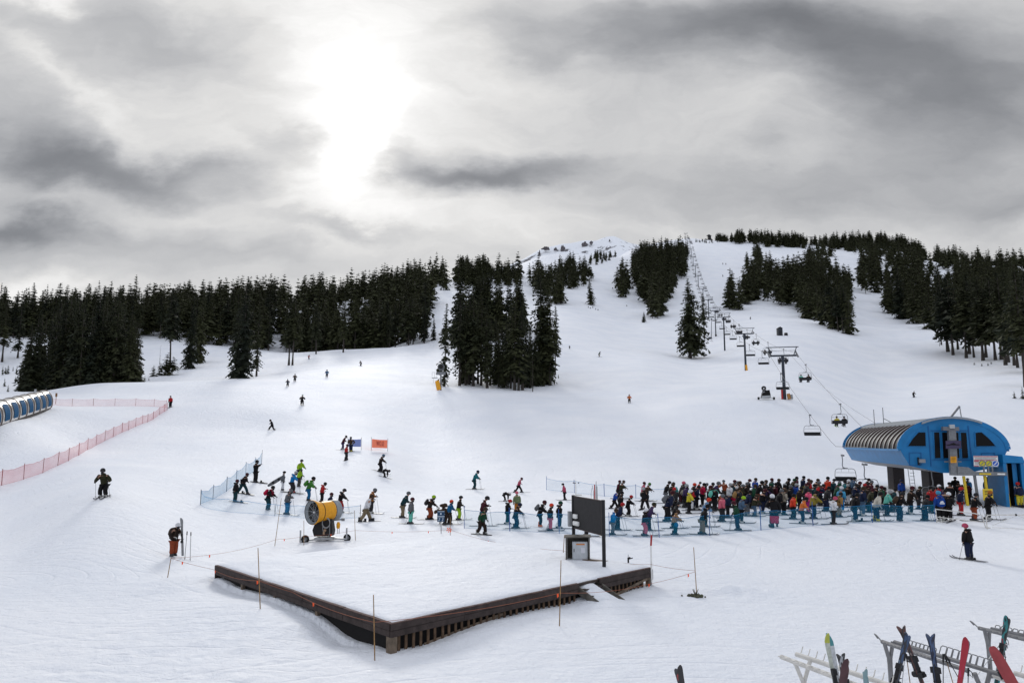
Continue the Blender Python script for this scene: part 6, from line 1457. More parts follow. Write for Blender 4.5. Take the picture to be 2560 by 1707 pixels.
def loop_rack(lab, beams, z, mt, legs, loops):
    A = [(plane_at(*a, z), plane_at(*b, z)) for a, b in beams]; o = ground_at(A[0][0]); root = thing('ski_rack', lab, 'ski rack', o, 0, 'ski racks at the lower right')
    for i, (a, b) in enumerate(A): MB().tube([a - o, b - o], .045, 10).obj('beam', mt, root)
    dA = (A[0][1] - A[0][0]).normalized(); nn = V3((-dA.y, dA.x, 0)); nn = nn if nn.x > 0 else -nn
    m = MB()
    for f0, f1, n, w, h, bi in loops:
        a, b = A[bi]; L = (b - a).length
        for j in range(n):
            m = MB(); p = a + (b - a) * (f0 + (f1 - f0) * (j + .5) / n) - o; u = dA * w / 2; t = V3((0, 0, h)) + nn * (h * .45 if bi else -h * .8) - (V3((0, 0, h * .8)) if not bi else V3((0, 0, 0)))
            m.tube([p - u, p - u * .95 + t * .85, p - u * .6 + t, p + u * .6 + t, p + u * .95 + t * .85, p + u], .011, 5); m.obj('hoop', mt, root)
    for px, py in legs:
        c = plane_at(px, py, z); ps = []
        for a, b in A[:2]:
            t = (c - a).dot((b - a).normalized()); ps.append(a + (b - a).normalized() * t - o)
        mid = (ps[0] + ps[1]) / 2; m = MB()
        for p in ps: off = (p - mid) * .12; m.tube([p, p.lerp(mid, .15) - V3((0, 0, .08)), p.lerp(mid, .80) - V3((0, 0, .34)), mid + off - V3((0, 0, .50)), mid + off - V3((0, 0, z + .3))], .043, 9)
        m.obj('leg', mt, root)
    m = MB(); a, b = A[0]; m.tube([a - o, a - o - dA * .16 + V3((0, 0, .10)), a - o - dA * .22 + V3((0, 0, .12)), a - o - dA * .12 + V3((0, 0, .04))], .014, 5); m.obj('end_hook', mt, root)
    return root, A, o
m_rack = mat('worn_grey_pipe', (.21, .21, .215), .5, .5, var=.2)
loop_rack('grey pipe ski rack with wire hoops holding most of the skis', [((2205, 1603), (2420, 1676)), ((2236, 1604), (2500, 1685))], 1.16, m_rack, [(2222, 1604), (2470, 1678)], [(.04, .62, 13, .10, .09, 0), (.14, .42, 7, .12, .12, 1), (.46, .96, 9, .17, .20, 1)])
loop_rack('grey pipe ski rack at the right edge, farthest of the racks', [((2447, 1569), (2600, 1607)), ((2478, 1571), (2640, 1604))], 1.16, m_rack, [(2466, 1572)], [(.05, .9, 8, .12, .10, 0), (.05, .9, 9, .12, .10, 1)])
Yr = 15.2
ski_pair('pair of white skis with yellow and teal tips on the white rack', (2068, 1580), (2089, 1690), [tip_mat('lime_tip', (.50, .53, .46), (.42, .44, .06), 1.62), tip_mat('teal_tip', (.52, .54, .56), (.05, .22, .24), 1.56)], 1.78, .088, .048, roll=R(12), Y=14.9)
ski_pair('short black and white skis beside the white pair on the white rack', (2101, 1631), (2110, 1700), [ski_mat('black_white', (.02, .02, .022), (.35, .36, .38), (.03, .03, .035))], 1.35, .09, .03, roll=R(16), b2b=True, Y=14.5)
ski_pair('plain dark maroon ski tips rising in front of the white rack', (2116, 1648), (2108, 1700), [mat('maroon_ski', (.075, .035, .04), .4, var=.2)], 1.6, .10, .02, False, Y=14.0)
ski_pair('narrow teal ski tip behind the lower end of the white rack', (2162, 1673), (2167, 1720), [mat('pale_teal_ski', (.20, .30, .32), .4, var=.15)], 1.4, .07, .012, False, Y=14.2)
ski_pair('brown and black skis leaning left to right across the blue pair', (2251, 1562), (2303, 1700), [ski_mat('brown_black', (.10, .035, .03), (.02, .018, .018), (.22, .16, .15))], 1.72, .095, .03, roll=R(18), b2b=True, Y=15.9)
ski_pair('blue skis leaning right to left, crossing the brown pair', (2270, 1582), (2240, 1700), [ski_mat('steel_blue', (.035, .07, .15), (.02, .022, .03), (.10, .15, .22))], 1.72, .095, .025, roll=R(-48), b2b=True, Y=15.3)
ski_pair('mottled dark blue skis standing alone in the middle of the grey rack', (2325, 1581), (2343, 1700), [ski_mat('night_blue', (.012, .016, .04), (.045, .08, .17), (.02, .02, .03)), ski_mat('blue_cloud', (.035, .06, .12), (.02, .03, .06), (.08, .13, .22))], 1.74, .10, .034, roll=R(14), b2b=True, Y=15.2)
ski_pair('bright red and pink ski pair standing on the grey rack', (2417, 1594), (2402, 1690), [ski_mat('red_pink', (.36, .01, .03), (.34, .012, .025), (.42, .015, .08)), mat('graphite_ski', (.07, .07, .08), .4, var=.15)], 1.78, .105, .05, False, roll=R(-42), b2b=True, Y=14.6)
ski_pair('teal, black and red skis strapped at the right edge rack', (2519, 1540), (2503, 1640), [ski_mat('teal_black', (.012, .012, .014), (.02, .18, .19), (.22, .03, .045))], 1.66, .10, .03, roll=R(-50), b2b=True, Y=16.6)
ski_pair('black and red ski tips at the bottom edge, apart from the racks', (1694, 1664), (1704, 1710), [ski_mat('black_red', (.018, .016, .018), (.022, .02, .022), (.28, .03, .03)), mat('charcoal_ski', (.045, .045, .055), .4, var=.2)], 1.65, .105, .035, False, roll=R(14), b2b=True, Y=13.2)
for lab, a, b, Y, mt in (('slim pole between the crossed skis and the grey rack leg', (2263, 1634), (2256, 1700), 15.2, m_steel), ('bamboo coloured pole behind the crossed skis', (2266, 1636), (2275, 1705), 15.4, m_bamboo), ('pole hanging on the grey rack right of the dark blue skis', (2358, 1636), (2358, 1700), 15.1, m_black), ('yellowish pole slanting under the wire hoops of the grey rack', (2362, 1636), (2382, 1705), 15.2, m_bamboo),
                       ('dark pole slanting under the wire hoops of the grey rack', (2366, 1640), (2400, 1700), 15.0, m_black), ('black pole with a wide strap right of the red skis', (2421, 1671), (2420, 1710), 14.6, m_black), ('slim pole left of the strapped teal skis', (2512, 1592), (2486, 1628), 16.6, m_steel), ('slim pole right of the strapped teal skis', (2509, 1600), (2514, 1650), 16.6, m_black)): stick(lab, a, b, Y, 1.2, mt)
def snowboard_std(lab, c, u, L, w, mt, Y, bind=True):
    ctr = at(*c, Y); up = at(*u, Y + .25); d = (up - ctr).normalized(); x = d.cross(V3((0, 1, .3))).normalized(); y = d.cross(x); M = Matrix((x, y, d)).transposed().to_4x4(); M.translation = ctr - d * L / 2
    root = thing('snowboard', lab, 'snowboard'); root.matrix_world = M; m = MB(); poly = []
    for i in range(40):
        a = i / 40 * 6.2832; cx, sx = math.cos(a), math.sin(a); poly.append((w / 2 * math.copysign(abs(cx) ** .55, cx) * (1 - .10 * (1 - abs(sx))), L / 2 + L / 2 * math.copysign(abs(sx) ** .75, sx)))
    m.prism(poly, (0, 0, 0), (1, 0, 0), (0, 0, 1), .018); m.obj('board', mt, root, .004)
    for z in (.3, .66):
        b = MB(); b.lathe([(0, .10), (.03, .10), (.05, .07)], (0, -.02, L * z), (0, -1, 0), 14, 0, True, True, True); b.box((0, -.06, L * z), (.24, .05, .14)); b.box((-.10, -.11, L * z), (.04, .12, .14)); b.obj('binding', m_black, root)
    return root
snowboard_std('coral red snowboard with a round black binding leaning between the racks at the right', (2536, 1716), (2490, 1634), 1.48, .24, mat('coral_board', (.30, .05, .055), .5, var=.15), 14.6)

# ================================================================ people
COLS = {'black': (.012, .011, .013), 'charcoal': (.030, .030, .034), 'grey': (.13, .135, .145), 'light grey': (.34, .35, .36), 'white': (.70, .70, .72), 'cream': (.52, .49, .42), 'beige': (.34, .30, .24), 'khaki': (.20, .155, .095), 'tan': (.30, .17, .06), 'brown': (.060, .036, .022), 'dark brown': (.028, .018, .014),
        'rust': (.26, .055, .022), 'orange': (.66, .17, .035), 'dark orange': (.36, .13, .02), 'red': (.42, .020, .022), 'crimson': (.45, .01, .05), 'red orange': (.62, .05, .022), 'maroon': (.075, .014, .022), 'pink': (.58, .12, .17), 'hot pink': (.75, .10, .20), 'rose': (.45, .07, .13), 'magenta': (.36, .03, .20), 'purple': (.06, .035, .11),
        'navy': (.014, .022, .060), 'royal blue': (.012, .06, .30), 'bright blue': (.01, .19, .48), 'blue': (.01, .115, .26), 'steel blue': (.07, .12, .19), 'light blue': (.16, .28, .46), 'sky blue': (.06, .30, .50), 'teal': (.010, .13, .16), 'dark teal': (.010, .050, .062), 'turquoise': (.08, .42, .42), 'mint': (.14, .50, .40), 'pale mint': (.35, .48, .45),
        'green': (.05, .19, .03), 'lime': (.30, .50, .02), 'dark green': (.012, .07, .035), 'sage': (.15, .20, .10), 'olive': (.040, .040, .020), 'mustard': (.27, .21, .035), 'yellow': (.60, .50, .04), 'skin': (.42, .24, .17)}
for k_, v_ in COLS.items():
    f_ = .68 if max(v_) < .14 else .84
    COLS[k_] = tuple(x * f_ for x in v_) if k_ != 'skin' else v_
def cmat(c): return mat('cloth_' + c.replace(' ', '_'), COLS[c], .75, var=.22, vscale=7, bump=.5, bscale=11, spec=.15)
m_skin = mat('skin', COLS['skin'], .6); m_ski = mat('ski_topsheet', (.05, .05, .06), .4, var=.5, vscale=2); m_boot = mat('ski_boot', (.03, .03, .033), .45, var=.3); m_boot2 = mat('pale_boot', (.38, .38, .36), .5, var=.3); m_glove = mat('glove', (.015, .014, .014), .8); m_lens = mat('goggle_lens', (.02, .02, .025), .15, spec=.5)
def skin_mesh(name, nodes, edges, root=0, sub=1):
    """nodes: (x, y, z, rx, ry) -> one continuous smooth surface grown round the edges"""
    me = bpy.data.meshes.new(name); me.from_pydata([n[:3] for n in nodes], edges, [])
    bq = bmesh.new(); bq.from_mesh(me); ly = bq.verts.layers.skin.verify(); bq.verts.ensure_lookup_table()
    for i, n in enumerate(nodes): bq.verts[i][ly].radius = (n[3], n[4]); bq.verts[i][ly].use_root = i == root
    bq.to_mesh(me); bq.free(); ob = bpy.data.objects.new(name, me); COL.objects.link(ob)
    md = ob.modifiers.new('skin', 'SKIN'); md.use_smooth_shade = True; md.branch_smoothing = .6
    if sub: ss = ob.modifiers.new('sub', 'SUBSURF'); ss.levels = sub; ss.render_levels = sub
    dg = bpy.context.evaluated_depsgraph_get(); out = bpy.data.meshes.new_from_object(ob.evaluated_get(dg)); out.name = name
    bpy.data.objects.remove(ob); bpy.data.meshes.remove(me)
    for m_ in list(out.materials): pass
    out.materials.clear(); out.materials.append(m_black); return out
def pose_def(lean=.08, knee=.07, pel=(0, .94), hL=(.28, .20, 1.0), hR=(.28, -.20, 1.0), feet=((0, .10), (0, -.10)), down=.1, side=0.0, eL=None, eR=None, kz=None):
    p = {}; px, pz = pel; p['pel'] = V3((px, 0, pz)); che = V3((px + lean * 1.1, side, pz + .37)); nec = che + V3((lean * .55, side * .4, .19)); hea = nec + V3((.045 + lean * .2 + down * .25, side * .2, .145 - abs(down) * .10))
    p.update(che=che, nec=nec, hea=hea, down=down)
    for s, k, h, e, f in ((1, 'L', hL, eL, feet[0]), (-1, 'R', hR, eR, feet[1])):
        sh = che + V3((.0, .185 * s, .115)); p['sh' + k] = sh; h = V3(h); p['ha' + k] = h
        if e is None:
            d = h - sh; mid = sh + d * .5; L = .58; gap = max(0, (L * L - d.length_squared)) ** .5 * .5; e = mid + V3((-.55, .55 * s, -.63)).normalized() * gap
        p['el' + k] = V3(e); an = V3((f[0], f[1], .12)); p['an' + k] = an; hi = V3((px, .095 * s, pz - .06)); p['hi' + k] = hi; kn = hi.lerp(an, .52) + V3((knee, .01 * s, 0)); p['kn' + k] = kn
    return p
POSES = {
    'lean': pose_def(.15, .09, (-.04, .92), (.46, .22, 1.0), (.44, -.22, .98), down=.1), 'stand': pose_def(.06, .05, (0, .95), (.30, .20, 1.0), (.27, -.20, .98)), 'hang': pose_def(.03, .03, (0, .95), (.10, .27, .86), (.06, -.27, .86), down=.05),
    'phone': pose_def(.06, .04, (0, .95), (.36, .05, 1.22), (.24, -.15, 1.06), down=.35), 'photo': pose_def(.02, .03, (0, .95), (.34, .12, 1.48), (.30, -.10, 1.44), down=0), 'ski': pose_def(.20, .18, (-.12, .78), (.34, .32, .92), (.34, -.32, .92), ((0, .14), (0, -.14)), 0),
    'skate': pose_def(.14, .10, (-.02, .90), (.22, .32, .92), (.12, -.32, .90), ((.24, .10), (-.20, -.12)), .1), 'stride': pose_def(.16, .07, (0, .86), (.30, .24, .98), (.18, -.26, .92), ((.36, .12), (-.36, -.12)), .1), 'wide': pose_def(.05, .02, (0, .88), (.25, .12, .98), (.22, -.14, .98), ((.05, .30), (-.05, -.30)), .1, side=.08),
    'bend': pose_def(.44, .06, (-.20, .86), (.34, .14, .22), (.30, -.14, .20), ((.02, .13), (-.02, -.13)), .5), 'hips': pose_def(.02, .03, (0, .95), (.10, .24, .98), (.08, -.24, .98), down=.05, eL=(-.12, .42, 1.14), eR=(-.12, -.42, 1.14)),
    'reach': pose_def(.08, .06, (0, .93), (.28, -.02, .98), (.26, -.62, 1.02), down=.05, side=-.03), 'point': pose_def(.02, .04, (0, .95), (.12, .62, 1.10), (.12, -.24, .9), down=0), 'board': pose_def(.02, .06, (0, .92), (.10, .30, .92), (.06, -.28, .92), ((.0, .25), (0, -.25)), .05),
    'sit': pose_def(.04, .0, (0, .10), (.30, .20, .28), (.30, -.20, .28), ((.46, .10), (.46, -.10)), .05),
}
POSES['lean2'] = pose_def(.11, .12, (-.06, .90), (.40, .26, .96), (.50, -.18, 1.02), ((.06, .11), (-.08, -.12)), .25); POSES['lean3'] = pose_def(.19, .05, (-.02, .93), (.42, .17, 1.06), (.20, -.28, .92), ((-.04, .10), (.05, -.10)), 0, side=.04)
POSES['stand2'] = pose_def(.03, .02, (0, .95), (.16, .27, .90), (.30, -.10, 1.14), ((.05, .13), (-.04, -.12)), .3, side=-.03); POSES['stand3'] = pose_def(.09, .09, (-.03, .93), (.34, .26, 1.04), (.10, -.27, .88), ((0, .16), (.03, -.12)), -.1, side=.03)
for k in ('hiL', 'hiR', 'knL', 'knR', 'anL', 'anR'):
    v = POSES['sit'][k]; s = .1 if k.endswith('L') else -.1
    POSES['sit'][k] = V3({'hi': (.02, s, .10), 'kn': (.45, s * 1.1, .06), 'an': (.50, s * 1.1, -.36)}[k[:2]])
# bending person: the back rounds over
b_ = POSES['bend']; b_['che'] = V3((.20, 0, .98)); b_['nec'] = V3((.40, 0, .90)); b_['hea'] = V3((.52, 0, .80)); b_['shL'] = V3((.30, .18, .90)); b_['shR'] = V3((.30, -.18, .90)); b_['elL'] = V3((.34, .20, .58)); b_['elR'] = V3((.32, -.20, .56))
def hand_mesh():
    """gloved hand, palm plus four bent fingers of different lengths and a thumb, fingers towards +x, palm down"""
    nodes = [(0, 0, 0, .024, .030), (.045, 0, 0, .020, .040), (.085, 0, -.002, .017, .040)]; edges = [(0, 1), (1, 2)]
    me = MB(); me.tube([(-.01, 0, 0), (.03, 0, 0), (.075, 0, 0), (.095, 0, -.004)], [.026, .034, .036, .026], 8)
    me.v = [(x, y, z * .62) for x, y, z in me.v]
    for y, L in ((.027, .062), (.010, .072), (-.009, .068), (-.026, .052)): me.tube([(.085, y, 0), (.085 + L * .45, y * 1.05, -.008), (.085 + L * .72, y * 1.05, -.030), (.085 + L * .70, y, -.052)], [.0105, .0105, .010, .008], 6)
    me.tube([(.02, .030, -.004), (.05, .055, -.014), (.080, .052, -.030)], [.013, .012, .009], 6); return me.mesh('glove', m_glove)
HAND = hand_mesh()
def boot_mb():
    m = MB(); rings = [(-.13, .16, .0, .055), (-.13, .17, .05, .055), (-.12, .12, .12, .052), (-.11, .06, .20, .054), (-.11, .05, .31, .060)]; vs = []
    for x0, x1, z, w in rings:
        for k in range(10): a = k * .6283; vs.append(((x0 + x1) / 2 + (x1 - x0) / 2 * math.cos(a), w * math.sin(a), z))
    m.add(vs, [(i * 10 + k, i * 10 + (k + 1) % 10, i * 10 + 10 + (k + 1) % 10, i * 10 + 10 + k) for i in range(4) for k in range(10)] , 0, True); m.add(vs[:10], [tuple(range(10))[::-1]]); m.add(vs[-10:], [tuple(range(10))]); return m
BOOT = boot_mb().mesh('boot', m_boot)
def ski_flat():
    m = ski_mesh_std(1.72, .095); m.v = [(z - .78, x, -y + .012) for x, y, z in m.v]
    b = binding_mb(.78); m.add([(z - .78, x, -y + .012) for x, y, z in b.v], b.f, 1); return m.mesh('ski', [m_ski, m_black])
def board_flat():
    m = MB(); poly = []
    for i in range(28):
        a = i / 28 * 6.2832; c, s = math.cos(a), math.sin(a); poly.append((.76 * math.copysign(abs(c) ** .8, c), .145 * math.copysign(abs(s) ** .6, s)))
    m.prism(poly, (0, 0, 0), (1, 0, 0), (0, 1, 0), .02)
    for x in (-.25, .25): m.box((x, 0, .05), (.16, .24, .06), 1); m.box((x, -.11, .13), (.14, .04, .18), 1)
    return m.mesh('snowboard', [m_ski, m_black])
SKI, BOARD = ski_flat(), board_flat()
def pole_mesh():
    m = MB(); m.tube([(0, 0, .10), (0, 0, -1.0)], .009, 5); m.tube([(0, 0, .10), (0, 0, -.04)], .018, 6, 1); m.lathe([(0, .045), (.012, .012)], (0, 0, -.93), (0, 0, 1), 8, 1); return m.mesh('ski_pole', [mat('pole_shaft', (.10, .10, .11), .4, .4), m_black])
POLE = pole_mesh()
PM = {}
def pose_meshes(key):
    if key in PM: return PM[key]
    p = POSES[key]; T = lambda v, rx, ry=None: (*v, rx, ry or rx); d = {}
    pel, che, nec, hea = p['pel'], p['che'], p['nec'], p['hea']; wai = pel.lerp(che, .45)
    # body: torso, head and limbs as one surface
    hd = hea - nec; fwd = V3((1, 0, -p['down'])).normalized(); up = fwd.cross(V3((0, -1, 0))) * 1; up = up if up.z > 0 else -up
    N = [T(pel, .13, .10), T(wai, .12, .09), T(che, .15, .10), T(nec, .055), T(nec.lerp(hea, .55) + fwd * .01, .070, .075), T(hea + up * .03, .092, .080), T(hea + up * .10 - fwd * .01, .055, .052)]; E = [(0, 1), (1, 2), (2, 3), (3, 4), (4, 5), (5, 6)]
    N.append(T(hea + fwd * .105 + up * .0, .014)); E.append((5, 7))
    for k in 'LR':
        b = len(N); N += [T(p['sh' + k], .062), T(p['el' + k], .045), T(p['el' + k].lerp(p['ha' + k], .85), .032), T(p['ha' + k], .026)]; E += [(2, b), (b, b + 1), (b + 1, b + 2), (b + 2, b + 3)]
        b = len(N); N += [T(p['hi' + k], .085), T(p['kn' + k], .058), T(p['an' + k], .045)]; E += [(0, b), (b, b + 1), (b + 1, b + 2)]
    d['body'] = skin_mesh('body', N, E)
    # jacket: hem, waist, chest, collar and sleeves (insulated, so well wider than the body)
    hem = pel + V3((0, 0, -.12)) if key not in ('sit', 'bend') else pel + (pel - che).normalized() * .06
    N = [T(hem, .235, .225), T(wai, .225, .205), T(che, .245, .215), T(nec.lerp(che, .30), .165, .150), T(nec + V3((0, 0, .07)), .105)]; E = [(0, 1), (1, 2), (2, 3), (3, 4)]
    for k in 'LR': b = len(N); N += [T(p['sh' + k], .125), T(p['el' + k], .105), T(p['el' + k].lerp(p['ha' + k], .88), .078)]; E += [(2, b), (b, b + 1), (b + 1, b + 2)]
    d['jacket'] = skin_mesh('jacket', N, E, 1)
    N = [T(pel + V3((0, 0, .04)), .20, .18)]; E = []
    for k in 'LR': b = len(N); N += [T(p['hi' + k] + (p['kn' + k] - p['hi' + k]) * .15, .145), T(p['kn' + k], .118), T(p['kn' + k].lerp(p['an' + k], .6), .118), T(p['an' + k] + V3((-.01, 0, .06)) + (p['an' + k] - p['kn' + k]).normalized() * .03, .128)]; E += [(0, b), (b, b + 1), (b + 1, b + 2), (b + 2, b + 3)]
    d['trousers'] = skin_mesh('trousers', N, E)
    # helmet and goggles follow the head
    M = Matrix((fwd, V3((0, 1, 0)), up)).transposed(); c = hea + up * .045
    m = MB(); m.ball((-.008, 0, .008), (.150, .132, .142), 0, 14, 10); m.v = [(x, y, max(z, -.045 if x > -.02 else -.085)) for x, y, z in m.v]; m.v = [tuple(c + M @ V3(v)) for v in m.v]; d['helmet'] = m.mesh('helmet', m_black)
    m = MB()
    for z0, z1, r0, mm in ((-.035, .035, 1.0, 0),):
        a = np.linspace(-1.25, 1.25, 11); vs = [(.135 * math.cos(t) * 1.0 + .005, .118 * math.sin(t), z) for t in a for z in (z0, z1)]; m.add(vs, [(2 * i, 2 * i + 2, 2 * i + 3, 2 * i + 1) for i in range(10)], 0, True)
    m.v = [tuple(c + M @ (V3(v) + V3((.006, 0, -.02)))) for v in m.v]; d['goggles'] = m.mesh('goggles', m_lens)
    m = MB(); m.ball((.045, 0, -.125), (.078, .078, .075), 0, 10, 6); m.v = [tuple(c + M @ V3(v)) for v in m.v]; d['face_mask'] = m.mesh('face_mask', m_black)
    # hood roll and backpack on the back of the chest
    bd = (nec - pel).normalized(); fb = V3((bd.z, 0, -bd.x)); Mb = Matrix((fb, V3((0, 1, 0)), bd)).transposed()
    m = MB(); m.ball((-.275, 0, -.10), (.13, .17, .26), 0, 12, 8); m.ball((-.37, 0, -.18), (.07, .12, .13), 0, 10, 6)
    for s in (-1, 1): m.tube([(-.16, .12 * s, .16), (.02, .13 * s, .245), (.20, .13 * s, .10), (.19, .15 * s, -.12), (-.14, .19 * s, -.22)], .024, 5)
    m.v = [tuple(che + Mb @ V3(v)) for v in m.v]; d['backpack'] = m.mesh('backpack', m_black)
    m = MB(); m.ball((-.115, 0, .185), (.10, .14, .075), 0, 10, 6); m.v = [tuple(che + Mb @ V3(v)) for v in m.v]; d['hood'] = m.mesh('hood', m_black)
    PM[key] = d; return d
def slope_quat(x, y, hd):
    e = 1.2; gx, gy = (gz(x + e, y) - gz(x - e, y)) / (2 * e), (gz(x, y + e) - gz(x, y - e)) / (2 * e); c, s = math.cos(hd), math.sin(hd); n = V3((-(gx * c + gy * s), -(-gx * s + gy * c), 1)).normalized()
    return V3((0, 0, 1)).rotation_difference(n)
PEOPLE = []; USED = set(); NPOLE = [0]
def child(nm, me, root, m_=None):
    o = bpy.data.objects.new(nm, me); COL.objects.link(o); o.parent = root
    if m_ is not None: o.material_slots[0].link = 'OBJECT'; o.material_slots[0].material = m_
    return o
def make_person(loc, hd, pose, s, jk, tr, hl, opt, label, group, roll=0.0):
    root = thing('person', label, 'person', loc, 0, group); root.rotation_mode = 'XYZ'; root.rotation_euler = (roll, 0, hd); root.scale = (s * 1.07, s * 1.07, s); d = pose_meshes(pose); p = POSES[pose]
    child('body', d['body'], root, m_skin); child('jacket', d['jacket'], root, cmat(jk)); child('trousers', d['trousers'], root, cmat(tr)); child('helmet', d['helmet'], root, cmat(hl))
    if 'G' not in opt: child('goggles', d['goggles'], root, m_lens)
    if 'm' in opt.split(';')[0] or len(label) % 5 < 4: child('face_mask', d['face_mask'], root, m_black)
    if 'h' in opt: child('hood', d['hood'], root, cmat(jk))
    if 'k' in opt: child('backpack', d['backpack'], root, cmat(opt.split('k:')[1].split(';')[0]) if 'k:' in opt else m_black)
    for k, sg in (('L', 1), ('R', -1)):
        g = child('glove', HAND, root, m_glove if 'w' not in opt else m_boot2); e = p['ha' + k] - p['el' + k]; q = e.to_track_quat('X', 'Z'); g.location = p['ha' + k] - e.normalized() * .03; g.rotation_mode = 'QUATERNION'; g.rotation_quaternion = q; g.scale = (1.15, 1.15 * (1 if sg < 0 else -1), 1.15)
        b = child('boot', BOOT, root, cmat(opt.split('b:')[1].split(';')[0]) if 'b:' in opt else (m_boot if (NPOLE[0] + len(label)) % 4 else m_boot2)); b.location = p['an' + k] + V3((.0, 0, -.085))
    sq = slope_quat(loc[0], loc[1], hd) if pose != 'sit' else Matrix.Rotation(-.15, 3, 'Y').to_quaternion()
    if 'B' in opt or 'S' in opt:
        b = child('snowboard', BOARD, root, m_ski if len(label) % 3 else cmat('charcoal')); b.rotation_mode = 'QUATERNION'
        a = (p['anL'] + p['anR']) / 2; b.location = V3((a.x + (.25 if 'B' in opt and pose != 'board' else 0), p['anL'].y if 'B' in opt and pose != 'board' else 0, .012)) + (V3((0, 0, a.z - .12)) if pose == 'sit' else V3()); b.rotation_quaternion = sq @ (Matrix.Rotation(R(90), 3, 'Z').to_quaternion() if pose == 'board' else Matrix.Rotation(0, 3, 'Z').to_quaternion())
    elif 'n' not in opt:
        for k in 'LR':
            b = child('ski', SKI, root, cmat(opt.split('s:')[1].split(';')[0]) if 's:' in opt else m_ski); b.location = p['an' + k] + V3((0, 0, -.105)); b.rotation_mode = 'QUATERNION'; b.rotation_quaternion = sq
    bpy.context.view_layer.update() if False else None
    if 'p' in opt.split(';')[0] or 'q' in opt.split(';')[0]:
        c, sn = math.cos(hd), math.sin(hd)
        for k, sg in (('L', 1), ('R', -1)):
            h = p['ha' + k] * s + V3((.02, 0, .0)); gpt = V3((h.x + (.20 if 'p' in opt.split(';')[0] else -.38), h.y + .07 * sg, 0)); w = lambda v: V3((loc[0] + v.x * c - v.y * sn, loc[1] + v.x * sn + v.y * c, loc[2] + v.z)); a, g = w(h), w(gpt); g.z = gz(g.x, g.y); dv = a - g
            o = bpy.data.objects.new('ski_pole', POLE); COL.objects.link(o); o.location = a; o.rotation_mode = 'QUATERNION'; o.rotation_quaternion = dv.to_track_quat('Z', 'Y'); o.scale = (1, 1, dv.length / 1.0); tag(o, 'ski pole of ' + label, 'ski pole', 'ski poles held by the skiers'); NPOLE[0] += 1
    return root
def standing_place(px, ph, pf, hgt=1.80):
    """foot point and size from the photo rows of head and feet"""
    if pf is not None:
        p = hit(px, pf)
        top = at(px, ph, p.y).z; s = min(max((top - p.z) / hgt, .66), 1.10); return p, s
    lo, hi = 25.0, 90.0
    for _ in range(40):
        Y = (lo + hi) / 2; u = pix_ray(px, ph).x; z = gz(u * Y, Y) + 1.76
        if project((u * Y, Y, z))[1] > ph: lo = Y
        else: hi = Y
    u = pix_ray(px, ph).x; return V3((u * Y, Y, gz(u * Y, Y))), .98
